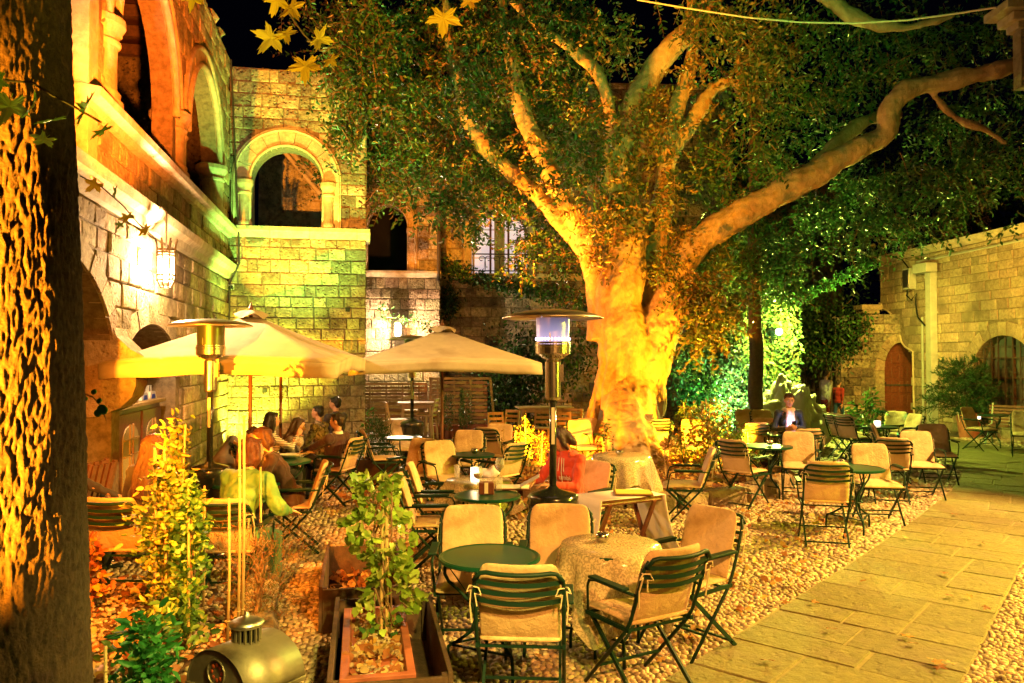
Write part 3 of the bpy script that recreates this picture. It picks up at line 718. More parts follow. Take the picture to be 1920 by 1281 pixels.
for sx in (-1, 1): MB().lathe([(0.15,0),(0.15,0.06),(0.12,0.1),(0.115,0.56)], (ha[0]+sx*0.82, -0.02, 4.68), 14).build('column', M['trim'], W2, smooth=True)
moulding(W2, [(0.01,4.44),(-0.06,4.46),(-0.12,4.56),(-0.16,4.58),(-0.16,4.66),(0.5,4.67),(0.5,4.44)], -0.03, BW+0.08, name='sill_ledge', seg=0.9)
# side face towards the recess (stones) and inside room with a lit rib vault
SD = thing('arched_bay_side', 'side', 'building'); bpy.data.objects.remove(SD)
MB().box((BW-0.05, 2.9, BH/2-0.05), (0.10, 4.8, BH-0.1)).build('side_wall', M['stone_b'], W2)
MB().box((1.3, 2.6, 4.3), (2.6, 4.2, 0.12)).build('room_floor', M['mortar'], W2)
polywall('room_back_wall', [(0,4.36),(BW-0.1,4.36),(BW-0.1,7.8),(0,7.8)], [], 0.1, M['stone_b'], W2, 4.5)  # darker stone paints the dimness of the room
course_stones(W2, 1.3, BW-0.12, 4.4, 7.6, 0.25, 0.36, M['trim'], seed=33, proud=0.02, limit=50)
for o in list(W2.children):
    if o.type == 'MESH' and o.name.startswith('stone') and o.data.materials[0] == M['trim']: o.location.y += 4.45
for k, (dx, zz) in enumerate(((0,0),(0.16,0.0))):
    MB().tube([(BW-0.2-dx-1.9*math.sin(a)*0.9, 1.2+0.8*math.sin(a), 4.9+2.3*math.cos(a)*0.0+2.2*(1-math.cos(a))*0.0+2.1*math.sin(a*1.0)) for a in [i*PI/2/14 for i in range(15)]], 0.055, 8).build('vault_rib', M['trim'], W2, smooth=True)
MB().box((1.3, 2.6, 7.75), (2.6, 4.2, 0.12)).build('room_ceiling', M['stone_b'], W2)
# beam holes, their shade painted as dark blocks, and camera
for u, v in ((0.55,2.0),(0.72,1.35),(2.1,1.15),(1.5,2.3),(2.35,3.0)):
    MB().box((u, -0.02, v), (0.09, 0.06, 0.08)).build('socket_hole', M['dark'], W2)
cm = thing('security_camera', 'small white dome camera on the bay wall beside the corner cable', 'camera', (CX+0.12, CY-0.08, 3.42), CA)
MB().box((0,-0.03,0), (0.1,0.06,0.1)).build('bracket', M['paper'], cm); MB().ball((0.0,-0.10,-0.02), 0.055).build('lens_housing', M['blackm'], cm, smooth=True)

# ---- recessed wall with dark arched loggia and a lamp
B0 = Vector((-4.55, 20.7, 0))
W3 = thing('loggia_building', 'recessed brown sandstone building with a narrow dark arch and a glaring lamp below its ledge', 'building', (B0.x, B0.y, 0), CA*0.6)
BW3 = 2.62
def w3u(px): return (at_y(px, 600, 20.9).x-B0.x)/math.cos(CA*0.6)
hb = H(w3u(727), 0.53, 4.36, 5.55, 0.60, 0.26)
polywall('wall_core', [(-0.6,-0.05),(BW3,-0.05),(BW3,9.5),(-0.6,9.5)], [arch_pts(*hb[:5])], 0.4, M['mortar'], W3)
course_stones(W3, -0.4, BW3, 0.0, 4.18, 0.28, 0.42, M['stone'], seed=41, proud=0.035, limit=150, rank=lambda q: -q[2])
course_stones(W3, -0.4, BW3, 4.36, 9.5, 0.30, 0.46, M['stone_b'], [hb], seed=42, proud=0.045, limit=120, rank=lambda q: q[2])
arch_ring(W3, *hb[:5], 0.26, 9, M['stone_r'], 0.05, roll_r=0.03)
for sx in (-1, 1): capital(W3, hb[0]+sx*0.62, -0.02, 5.32, 0.09, M['stone_r'])
moulding(W3, [(0.01,4.18),(-0.06,4.2),(-0.12,4.3),(-0.12,4.36),(0.4,4.37),(0.4,4.18)], -0.4, BW3+0.02, name='sill_ledge', seg=1.0)
MB().box((1.2, 2.4, 5.4), (3, 0.1, 3)).build('loggia_back_wall', M['dark'], W3)  # blackish wall imitates the shade within the loggia
MB().tube([(BW3-0.05,-0.1,4.1),(BW3-0.04,-0.1,9.3)], 0.05, 8).build('drain_pipe', M['iron'], W3)
# ---- long wall behind with the balcony window, ivy trailing over its ledge
C0 = Vector((-2.12, 22.0, 0))
W4 = thing('balcony_building', 'rough stone building with a large arched window and iron balcony rail behind the leaves', 'building', (C0.x, C0.y, 0), CA*0.3)
def w4u(px): return (at_y(px, 600, 22.1).x-C0.x)/math.cos(CA*0.3)
hc = H(w4u(937), 0.80, 4.42, 5.55, 0.62, 0.24)
polywall('wall_core', [(-0.1,-0.05),(8.6,-0.05),(8.6,10),(-0.1,10)], [arch_pts(*hc[:5])], 0.4, M['mortar'], W4)
course_stones(W4, -0.05, 8.6, 0.0, 4.22, 0.27, 0.44, M['stone_b'], seed=43, proud=0.05, limit=150, rank=lambda q: q[0]-q[2]*0.6)
course_stones(W4, -0.05, 8.6, 4.42, 10, 0.34, 0.6, M['stone_b'], [hc], seed=44, proud=0.02, limit=90, rank=lambda q: q[0]+q[2])
arch_ring(W4, *hc[:5], 0.24, 9, M['trim'], 0.05, roll_r=0.025)
moulding(W4, [(0.01,4.22),(-0.08,4.25),(-0.12,4.36),(-0.12,4.42),(0.4,4.43),(0.4,4.22)], -0.05, 8.6, name='sill_ledge', seg=1.2)
M['curtain'] = mat('lit_curtain', (0.75,0.68,0.72), None, 3, 0.8, emit=(1.0,0.80,0.84), estr=0.55)
wf = MB().box((hc[0], 0.30, 5.3), (1.6, 0.03, 1.8)).build('window', M['curtain'], W4)
for dx in (-0.26, 0.26, 0.75, -0.75): MB().box((hc[0]+dx, 0.24, 5.3), (0.06, 0.06, 1.8)).build('frame', M['redwood'] if abs(dx) < .5 else M['trim'], wf)
MB().box((hc[0], 0.22, 5.3), (0.30, 0.10, 1.8)).build('mullion', M['trim'], wf)
for z in (4.9, 5.3, 5.72): MB().box((hc[0], 0.25, z), (1.6, 0.03, 0.03)).build('glazing_bar', M['paper'], wf)
rl = MB().bar((hc[0]-0.8,-0.02,4.98), (hc[0]+0.8,-0.02,4.98), 0.035).bar((hc[0]-0.8,-0.02,4.5), (hc[0]+0.8,-0.02,4.5), 0.03).build('balcony_rail', M['iron'], W4)
for cx in (-0.42, 0.0, 0.42):
    for sg in (-1, 1):
        pts = [(hc[0]+cx+sg*(0.10-0.10*math.cos(a)*(1-a/9)), -0.02, 4.84+0.10*math.sin(a)*(1-a/9)) for a in [i*0.45 for i in range(13)]]
        pts = [(hc[0]+cx, -0.02, 4.5)]+[(hc[0]+cx+sg*0.01, -0.02, 4.7)]+pts
        MB().tube(pts, 0.012, 5).build('scroll', M['iron'], rl)
# ---- right building: local x runs towards the viewer, front faces the court
RA = R(-84.6)
rx0, ry0 = 11.74, 24.6
W5 = thing('facade_building', 'low floodlit sandstone building on the right with grilled arch window and white roof edge', 'building', (rx0, ry0, 0), RA)
RL = 12.5; RHt = 5.12
cor = 1.75          # the upper storey oversails the gate up to here
hr = H(5.35, 1.10, 0.55, 1.62, 0.95, 0.34)
prof = [(cor,-0.05),(RL,-0.05),(RL,RHt),(0,RHt),(0,3.75),(0.12,3.72),(0.16,3.58),(0.42,3.50),(0.66,3.36),(0.86,3.15),(0.95,2.9),(0.98,2.72),(1.1,2.68),(1.16,2.5),(1.34,2.34),(1.55,2.26),(1.72,2.2)]
polywall('wall_core', prof, [arch_pts(*hr[:5])], 0.45, M['mortar'], W5)
def rclip(u, v):
    if v > 3.6: return True
    if v > 2.7: return u > 0.95+0.1
    if v > 2.25: return u > 1.65
    return u > cor
course_stones(W5, 0.0, RL, 0.0, RHt-0.12, 0.25, 0.48, M['stone_r'], [hr], seed=51, proud=0.035, limit=270, clip=rclip, rank=lambda q: -q[1])
arch_ring(W5, *hr[:5], 0.34, 13, M['stone_r'], 0.03, roll=False, jamb=False)
e = prof[4:]+[(cor,0.0)]
MB().tube([(u-0.02, -0.03, v) for u, v in e], 0.028, 6).build('arch_edge_roll', M['trim'], W5)  # pale roll imitates the light caught along this edge
moulding(W5, [(0.45,RHt-0.10),(-0.05,RHt-0.10),(-0.16,RHt-0.02),(-0.20,RHt+0.02),(-0.20,RHt+0.10),(0.45,RHt+0.13)], -0.05, RL, name='roof_edge', seg=1.6)
MB().tube([(2.0,-0.06,RHt-0.30),(RL,-0.06,RHt-0.26)], 0.03, 6).build('conduit', M['paint'], W5)
MB().box((6.2, 3.2, RHt), (12.4, 5.6, 0.12)).build('flat_roof', M['mortar'], W5)
MB().box((0.05, 3.2, 4.45), (0.3, 5.6, 1.3)).build('end_wall', M['stone_b'], W5)
MB().box((cor+0.1, 3.2, 2.5), (0.2, 5.6, 5.0)).build('end_wall', M['stone_b'], W5)
# grilled window
wb = MB().box((hr[0], 0.34, 1.55), (2.3, 0.04, 2.2)).build('window', M['pane'], W5)
for k in range(3): MB().box((hr[0]-0.74+k*0.74, 0.28, 1.55), (0.07, 0.05, 2.1)).build('frame', M['darkwood'], wb)
for z in (1.0, 1.5, 2.0): MB().box((hr[0], 0.285, z), (2.2, 0.045, 0.05)).build('glazing_bar', M['darkwood'], wb)
gr = MB().bar((hr[0]-1.1,0.06,0.62), (hr[0]+1.1,0.06,0.62), 0.025).build('grille', M['iron'], W5)
for k in range(9):
    u = hr[0]-1.0+k*0.25; q = 1-((u-hr[0])/1.1)**2; MB().bar((u,0.05,0.57), (u,0.05,1.62+0.93*math.sqrt(max(q,0.02))), 0.022).build('grille_bar', M['iron'], gr)
for z in (0.95,1.3,1.65,2.0,2.3):
    q = 1.08 if z <= 1.62 else 1.08*math.sqrt(max(0.05, 1-((z-1.62)/0.95)**2))
    MB().bar((hr[0]-q,0.08,z), (hr[0]+q,0.08,z), 0.022).build('grille_bar', M['iron'], gr)
MB().box((hr[0], -0.08, 0.50), (2.5, 0.3, 0.1)).build('window_sill', M['trim'], W5, bevel=0.01)
# second grilled window nearer the viewer is outside the frame; duct and boxes
du = thing('wall_duct', 'tall square grey duct running up the facade between door and fir', 'duct', (rx0, ry0, 0), RA)
MB().box((2.75,-0.14,2.35), (0.24,0.20,4.7)).build('duct_run', M['paint'], du, bevel=0.008)
for z in (0.9, 2.1, 3.3, 4.3): MB().box((2.75,-0.14,z), (0.27,0.23,0.04)).build('duct_collar', M['paint'], du)
MB().box((2.72,-0.30,4.55), (0.62,0.34,0.26)).build('duct_head', M['paint'], du, bevel=0.01)
jb = thing('junction_box', 'upright grey electrical box with a looped cable under the roof edge', 'electrical box', (rx0, ry0, 0), RA)
MB().box((1.75,-0.14,4.35), (0.34,0.22,0.62)).build('box_body', M['paint'], jb, bevel=0.01); MB().box((1.75,-0.26,4.35), (0.28,0.02,0.52)).build('lid', M['hatmetal'], jb, bevel=0.005)
MB().tube([(1.75,-0.2,4.05),(1.8,-0.26,3.85),(1.95,-0.22,3.7),(2.0,-0.1,3.9),(2.0,-0.12,3.6),(2.1,-0.12,3.2),(2.35,-0.08,2.95),(2.62,-0.08,2.9)], 0.028, 6).build('cable', M['blackm'], jb)
MB().tube([(1.75,-0.15,4.66),(1.5,-0.2,4.95),(1.1,-0.25,5.1),(0.8,-0.25,5.15)], 0.02, 6).build('feed_cable', M['blackm'], jb)
MB().tube([(2.2,-0.05,3.2),(2.2,-0.05,0.1)], 0.035, 8).build('down_pipe', M['paint'], jb)
# ---- gate wall with arched wooden door and pillar
gy = 23.6
gx0 = at_y(1566,700,gy).x; gx1 = 12.9
W6 = thing('gate_wall', 'yellow lit old stone wall with a square pillar and an arched wooden door', 'wall', (gx0, gy, 0), 0)
GL = gx1-gx0; gu = lambda px: at_y(px,700,gy).x-gx0
hg = H(gu(1688), 0.50, 0.02, 1.62, 0.86, 0.2)
polywall('wall_core', [(0,-0.05),(GL,-0.05),(GL,3.3),(gu(1645),3.3),(gu(1645),3.45),(gu(1618),3.45),(gu(1618),2.28),(0,2.05)], [arch_pts(*hg[:5])], 0.4, M['mortar'], W6)
def gclip(u, v): return v < (2.05+0.25*u/gu(1618) if u < gu(1618) else (3.5 if u < gu(1645) else 3.2))
course_stones(W6, 0, GL, 0, 3.5, 0.29, 0.38, M['stone_b'], [hg], seed=61, proud=0.05, limit=200, clip=gclip)
arch_ring(W6, *hg[:5], 0.28, 9, M['stone_r'], 0.05, roll=False)
MB().box((gu(1631),0.1,3.55), (0.62,0.6,0.16)).build('pillar_cap', M['stone_r'], W6, bevel=0.01)
MB().box((gu(1631),0.1,3.42), (0.50,0.5,0.12)).build('pillar_neck', M['stone_r'], W6, bevel=0.01)
dr = MB().prism([(x,z) for x,z in arch_pts(hg[0],0.52,0.03,1.62,0.86)][::-1], 0.14, 0.20).build('door', M['redwood'], W6)
for c in range(4):
    for r_ in range(5):
        if r_ < 4 or c in (1, 2): MB().box((hg[0]-0.36+c*0.24, 0.135, 0.25+r_*0.44), (0.17, 0.03, 0.34)).build('door_panel', M['redwood'], dr, bevel=0.008)
MB().box((hg[0], 0.11, 1.18), (0.95, 0.03, 0.05)).build('strap_hinge', M['iron'], dr); MB().ball((hg[0]-0.42,0.09,1.25), 0.035).build('door_handle', M['iron'], dr)
# ---- iron fence
fy = 24.2; fx0 = at_y(1452,700,fy).x; fx1 = at_y(1572,700,fy).x
F = thing('iron_fence', 'tall wrought iron fence of thin upright bars between ivy and stone wall', 'fence', (0,fy,0))
n = 26
for i in range(n+1):
    x = fx0+(fx1-fx0)*i/n; MB().bar((x,0,0.0), (x,0,1.95+0.1*math.sin(i)), 0.022).build('fence_bar', M['iron'], F)
for z in (0.25, 1.0, 1.75): MB().bar((fx0,0.015,z), (fx1,0.015,z), 0.035).build('fence_rail', M['iron'], F)
g0 = at_y(1545,700,fy-0.7).x
for i in range(4): MB().bar((g0+i*0.14,-0.9,0.0), (g0+i*0.14,-0.9,2.2), 0.03).build('fence_bar', M['iron'], F)
for z in (0.5, 1.0, 1.6): MB().bar((g0,-0.9,z), (g0+0.42,-0.9,z), 0.03).build('fence_rail', M['iron'], F)
# railing on top of the gate wall (dark, behind climbing leaves)
F2 = thing('iron_railing', 'short dark railing standing on top of the yellow stone wall', 'railing', (gx0, gy+0.2, 2.05))
for i in range(9): MB().bar((0.1+i*0.11,0,0), (0.1+i*0.11,0,1.25), 0.02).build('rail_bar', M['iron'], F2)
MB().bar((0,0,1.2), (1.1,0,1.2), 0.03).build('top_rail', M['iron'], F2)
# ---- building glimpsed far behind the leaves on the right, and block behind
W7 = thing('distant_tower', 'old reddish lit house wall glimpsed through leaves above the right roof', 'building', at_y(1820,420,34)*Vector((1,1,0)) if False else (at_y(1818,420,34).x, 34, 0))
polywall('wall_core', [(-1.2,0),(1.0,0),(1.0,9.6),(0.6,9.6),(0.6,10.6),(-0.6,10.6),(-0.6,8.7),(-1.2,8.7)], [], 0.8, M['mortar'], W7)
course_stones(W7, -1.2, 1.0, 5.2, 10.4, 0.4, 0.7, M['stone_b'], seed=71, proud=0.06, limit=70, clip=lambda u, v: v < 8.6 or abs(u) < .5)
lamp('distant_flood', 'SPOT', (14.0, 29.0, 6.2), 900, (1.0, 0.30, 0.06), (19.5, 34, 8.8), 60, 0.8, 0.1)
W8 = thing('far_house', 'dim grey flat roofed house seen beyond the dark trunk', 'building', (at_y(1480,300,38).x, 38, 0))
polywall('wall', [(-1.6,0),(2.6,0),(2.6,11.6),(-1.6,11.6)], [arch_pts(0.4,0.4,9.4,10.2)], 5.0, M['stone_r'], W8)
# ---- near cornice, top right corner
W9 = thing('corner_building', 'edge of a near floodlit house with stepped white cornice at the upper right corner', 'building', (0,0,0))
pc = at_y(1915, 100, 12.0)
MB().box((pc.x+0.5, 12.1, 6.75), (1.0, 0.2, 1.0)).build('frieze', M['stone_r'], W9)
MB().box((pc.x+0.8, 12.1, 3.1), (1.0, 0.2, 6.3)).build('wall', M['stone_r'], W9)
for k, (dz, dx) in enumerate(((0.0,0.06),(0.07,0.14),(0.16,0.26))):
    MB().box((pc.x+0.5-dx/2, 12.1, 7.22+dz*1.6), (1.0+dx*1.6, 0.2+dx*1.6, 0.13)).build('cornice', M['trim'], W9, bevel=0.012)
W9.location = (0,0,0)
# ---- woven screen panels leaning behind the bar stools
def screen(name_lbl, p0, p1, h, lean, y):
    x0 = at_y(p0, 800, y).x; x1 = at_y(p1, 800, y).x; w = x1-x0
    S = thing('woven_screen', name_lbl, 'screen panel', (x0, y, 0), 0, 'woven wooden screens behind the bar stools'); S.rotation_euler = (R(-6), 0, 0)
    for x in (0.03, w-0.03): MB().box((x+(lean if x > .1 else 0)*0.5, 0, h/2), (0.06,0.05,h), (0, -lean*0.4 if x > .1 else 0, 0)).build('frame', M['weave'], S)
    for z in (0.03, h-0.03): MB().box((w/2+lean*(0.0 if z < .5 else -0.05), 0, z), (w,0.05,0.06)).build('frame', M['weave'], S)
    nr = 15
    for i in range(nr):
        z = 0.09+(h-0.18)*(i+0.5)/nr; b = MB(); m = 18; ph = PI*(i % 2); vs = []; hh = (h-0.18)/nr*0.47
        for k in range(m+1):
            x = 0.05+(w-0.1)*k/m; y_ = 0.035*math.sin(ph+PI*x/0.42); sg = hh*(1-0.25*abs(math.sin(ph+PI*x/0.42)))
            vs += [(x, y_-0.004, z-sg), (x, y_-0.004, z+sg), (x, y_+0.004, z-sg), (x, y_+0.004, z+sg)]
        fs = []
        for k in range(m):
            a = k*4; fs += [(a, a+4, a+5, a+1), (a+2, a+3, a+7, a+6), (a+1, a+5, a+7, a+3), (a, a+2, a+6, a+4)]
        b.add(vs, fs); b.build('slat', M['weave'], S, smooth=False)
    k = 0.21
    while k < w-0.1: MB().box((k, 0, h/2), (0.035, 0.02, h-0.1)).build('upright', M['weave'], S); k += 0.42
screen('left woven wooden screen standing against the recessed wall', 676, 800, 1.38, 0, 19.7)
screen('right woven wooden screen with a leaning right edge behind the parasol pole', 804, 917, 1.52, 0.25, 19.6)
# low dark planter boxes along the base
for i, (px, w, lb) in enumerate(((840, 0.9, 'dark trough below the small cypress nearest the parasol pole'), (890, 1.0, 'dark trough holding two narrow cypresses by the screens'))):
    p = at_y(px, 810, 18.3); t = thing('trough', lb, 'planter', (p.x, 18.3, 0))
    MB().lathe([(0.5,0),(0.56,0.42),(0.50,0.42),(0.48,0.36),(0.01,0.36)], (0,0,0), 4, PI/4, PI/4+2*PI, w, 0.45).build('box', M['terra'], t)
# ================================================================ folding armchair
def soft_pad(pts, w, th, nx=8, bow=0.0, puff=0.35, round_top=0.07):
    """padded strip following a side-view path pts [(y,z)], width w along x, thickness th"""
    m = len(pts); b = MB(); n = nx
    nrm = []
    for i in range(m):
        a = Vector(pts[max(i-1,0)]); c = Vector(pts[min(i+1,m-1)]); t = (c-a).normalized(); nrm.append(Vector((-t.y, t.x)))
    for side in (1, -1):
        for i, (y, z) in enumerate(pts):
            e = min(i, m-1-i)/(m-1)*2
            edge = min(1, e*5)
            for k in range(n+1):
                u = -1+2*k/n; wx = w/2
                if i == m-1: wx -= round_top*0.6
                if i == m-2: wx -= round_top*0.2
                pf = th/2*(1-puff+puff*math.sqrt(max(0,1-abs(u)**6)))*(0.35+0.65*math.sqrt(edge)) if abs(u) < 1 else th*0.12
                d = nrm[i]*pf*side
                b.v.append((u*wx, y+d.x-bow*(1-u*u)*(i/(m-1)), z+d.y))
    N = m*(n+1)
    for i in range(m-1):
        for k in range(n):
            a = i*(n+1)+k; b.f.append((a, a+1, a+n+2, a+n+1)); a += N; b.f.append((a, a+n+1, a+n+2, a+1))
    for i in range(m-1):
        a = i*(n+1); b.f.append((a, a+n+1, a+n+1+N, a+N)); a += n; b.f.append((a, a+N, a+n+1+N, a+n+1))
    for k in range(n):
        a = k; b.f.append((a, a+N, a+1+N, a+1)); a = (m-1)*(n+1)+k; b.f.append((a, a+1, a+1+N, a+N))
    return b
def make_chair():
    t = thing('folding_chair', 'x', 'chair'); hx = 0.235
    def back(z): return -0.205-(z-0.46)*0.30-0.10*(z-0.46)**2
    for s in (-1, 1):
        x = s*hx
        MB().tube([(x,0.235,0.012),(x,-0.15,0.42),(x,-0.205,0.50),(x,back(.66),.66),(x,back(.82),.82)]+[(x-s*0.02,back(.87),.87)], 0.0115, 7).build('back_leg', M['green'], t, smooth=True)
        MB().bar((x-s*0.022,0.215,0.44), (x-s*0.022,-0.27,0.012), 0.016, 0.026).build('front_leg', M['green'], t)
        MB().bar((x,0.225,0.44), (x,-0.20,0.445), 0.018, 0.024).build('seat_rail', M['green'], t)
        a = MB().tube([(x,back(.66),.66),(x+s*.018,-0.15,.665),(x+s*.022,0.10,.665),(x+s*.022,0.165,.65),(x+s*.02,0.185,.61),(x-s*0.005,0.215,.44)], 0.009, 6)
        ar = a.build('arm', M['green'], t, smooth=True)
        MB().box((x+s*0.026,-0.03,.682), (0.056,0.33,0.016)).build('arm_pad', M['green'], ar, bevel=0.004)
        MB().ball((x,back(.70),.70), 0.015, 6, 4).build('bolt', M['green'], t)
    for z, yy in ((0.16, 0.235-0.16*0.93),):
        MB().bar((-hx,0.235-0.385*(0.16/0.41),0.16), (hx,0.235-0.385*(0.16/0.41),0.16), 0.014).build('stretcher', M['green'], t)
    MB().bar((-hx,-0.27+0.485*0.10,0.055), (hx,-0.27+0.485*0.10,0.055), 0.014).build('stretcher', M['green'], t)
    MB().bar((-hx,-0.155,0.43), (hx,-0.155,0.43), 0.014).build('stretcher', M['green'], t)
    MB().bar((-hx,0.21,0.44), (hx,0.21,0.44), 0.014).build('stretcher', M['green'], t)
    def slat(z, top=False):
        pts = []
        for k in range(15):
            u = -1+2*k/14; x = hx*u; zz = z; 
            if top and abs(u) > 0.72: q = (abs(u)-0.72)/0.28; zz = z-0.055*q**2.4
            pts.append((x, back(z)-0.055*(1-u*u), zz-0.012*(1-u*u)))
        return pts
    MB().tube(slat(0.895, True), 0.0125, 7).build('top_slat', M['green'], t, smooth=True)
    for z in (0.835, 0.782, 0.728):
        b = MB(); P = slat(z); n = len(P)
        for x, y, zz in P: b.v += [(x,y-0.004,zz-0.012),(x,y-0.004,zz+0.012),(x,y+0.004,zz+0.012),(x,y+0.004,zz-0.012)]
        for k in range(n-1):
            for q in range(4): b.f.append((k*4+q, k*4+(q+1) % 4, k*4+4+(q+1) % 4, k*4+4+q))
        b.build('slat', M['green'], t)
    # cushions
    def soft(name, b):
        o = b.build(name, M['cushion'], t, smooth=True); m = o.modifiers.new('s', 'SUBSURF'); m.levels = 1; m.render_levels = 1; return o
    soft('seat_cushion', soft_pad([(0.26,0.462),(0.23,0.474),(0.12,0.484),(0.0,0.486),(-0.1,0.486),(-0.17,0.482),(-0.20,0.478)], 0.465, 0.05, 8, 0, 0.35, 0.02))
    soft('back_cushion', soft_pad([(-0.168,0.475),(-0.18,0.52),(-0.215,0.62),(-0.25,0.74),(-0.285,0.84),(-0.307,0.90),(-0.318,0.925)], 0.445, 0.042, 8, 0.045, 0.35, 0.07))
    for s in (-1, 1):
        tx = s*(hx+0.004)
        MB().tube([(tx,back(.8)+0.01,.80),(tx+s*.02,back(.8)-.03,.81),(tx+s*.035,back(.8)-.02,.775),(tx+s*.012,back(.8)-.02,.785),(tx+s*.02,back(.7)-.03,.70),(tx+s*.012,back(.6)-.05,.60)], 0.0045, 4).build('tie', M['string'], t)
        MB().tube([(tx,back(.8)-0.01,.80),(tx-s*.03,back(.8)-.03,.80),(tx-s*.045,back(.8)-.04,.765),(tx-s*.01,back(.8)-.03,.77),(tx-s*.02,back(.74)-.04,.70)], 0.0045, 4).build('tie', M['string'], t)
    return t
CH = make_chair(); _first = [True]
GC = 'green folding armchairs with cream cushions'
CHAIRS = {}
def chair(key, px, py, rot, label, h=0.905, tilt=0):
    """px,py: middle of the top of the back in the photograph"""
    p = at_h(px, py, h); a = R(rot)
    # the top of the back lies 0.31 behind the chair's own origin
    off = Vector((math.sin(a)*0.31*-1, math.cos(a)*0.31, 0)); q = Vector((p.x, p.y, 0))+off
    o = CH if _first[0] else copy_tree(CH); _first[0] = False
    o.location = q; o.rotation_euler = (0,0,a); o['label'] = label; o['group'] = GC; CHAIRS[key] = o
    return o
chair('c1', 973, 1062, -4, 'front armchair seen from behind, before the shiny green round table')
chair('c2', 1264, 1030, 30, 'armchair turned with its slatted back to us, nearest the path, right of the transparent tablecloth')
chair('c3', 1337, 957, 128, 'pink-looking armchair facing left beyond the speckled cloth table, seen from the side')
chair('c4', 887, 953, 181, 'empty armchair facing us behind the green table, left one of the pair')
chair('c5', 1050, 951, 176, 'empty armchair facing us in front of the tall heater base, right one of the pair')
chair('c6', 205, 936, -2, 'orange-lit armchair holding a long-haired guest, beside the thick foreground trunk')
chair('c7', 415, 938, 0, 'orange-lit armchair holding the guest in the green shirt')
chair('c8', 752, 893, -86, 'side-on armchair facing right just behind the vine in the terracotta trough')
chair('c8b', 772, 872, -88, 'armchair seen side-on, behind the other side-on chair next to the vine trough')
chair('c9', 822, 829, -150, 'cream armchair facing us, right beside the small black tank of the heater under the parasol')
chair('c9b', 795, 825, 150, 'armchair half hidden behind a cream chair beside the dark heater tank')
chair('c10', 880, 809, 172, 'armchair facing us behind the small table with the dark candle, under the right parasol')
chair('c11', 912, 803, -28, 'striped-back armchair turned away near the yellow shrub, right parasol edge')
chair('c12', 938, 797, 165, 'half orange armchair facing us behind the striped-back one by the yellow shrub')
chair('c13', 968, 832, 50, 'armchair with light slatted back turned half away at the edge of the leaf litter')
chair('c15', 1333, 843, 80, 'armchair in pure side view facing left in front of the tree bed kerb')
chair('c16', 1372, 826, -48, 'armchair with slatted back at an angle, left of the reflecting green table')
chair('c17', 1419, 794, 8, 'slat-backed armchair between the staked shrubs and the phone reader')
chair('c18', 1496, 812, 163, 'cream armchair facing us, just before the woman with the phone')
chair('c19', 1516, 806, 8, 'slatted armchair half hidden behind the cream one before the woman with the phone')
chair('c20', 1552, 868, -14, 'slat-backed armchair seen from behind alone in front of the second green table')
chair('c21', 1629, 845, 172, 'very pale armchair facing us with green top rail, behind the second green table', 0.835)
chair('c22', 1674, 823, -16, 'slat-backed armchair beside the pale chair, close to the path edge')
chair('c23', 1716, 811, 168, 'broad cream armchair facing us, nearest the path of the far group')
chair('c24', 1748, 797, 165, 'armchair at the outer right corner of the far group beside the paving')
chair('c25', 1681, 773, 130, 'small far armchair in front of the wooden gate')
chair('c26', 1716, 778, 100, 'small far orange armchair facing left beside the bright door edge')
chair('c27', 1638, 797, -118, 'narrow side-on armchair under the candle lit far table')
chair('c28', 1563, 776, -70, 'far armchair seen side-on, left one of two by the low hedge')
chair('c29', 1582, 779, -66, 'far armchair seen side-on, right one of two by the low hedge')
chair('c30', 1605, 771, 180, 'far pinkish armchair facing us behind the young schefflera plant')
chair('c31', 1398, 769, 170, 'far brownish armchair beside the bright green lit ivy')
chair('c31b', 1427, 770, 185, 'far brown armchair before the pale tarpaulin, left of the phone reader')
chair('c31c', 1436, 786, 150, 'rear brown armchair close to the left of the phone reader')
chair('c32', 1086, 789, 195, 'far chair with pale cushion at the left root of the big tree')
chair('c32b', 1101, 786, 205, 'second far chair touching the left root of the big tree')
chair('c33', 1299, 788, 178, 'pink cushioned chair behind the staked yellow green shrubs')
chair('c34', 1238, 788, 20, 'dark striped chair tucked behind the right edge of the big trunk')
chair('c35', 681, 808, -72, 'armchair facing right beside the potted cypress near the stone corner')
chair('c36', 668, 822, 74, 'armchair carrying the man in the dark sweater')
chair('c37', 1812, 765, -155, 'armchair facing us before the terracotta pot under the fir')
chair('c39', 1920, 772, 150, 'armchair cut by the right picture edge beside the wooden bench')
chair('c40', 757, 790, 176, 'orange armchair behind the tank of the heater, by the bar stools')
chair('c41', 446, 830, -60, 'armchair with jackets under the striped shirt woman')
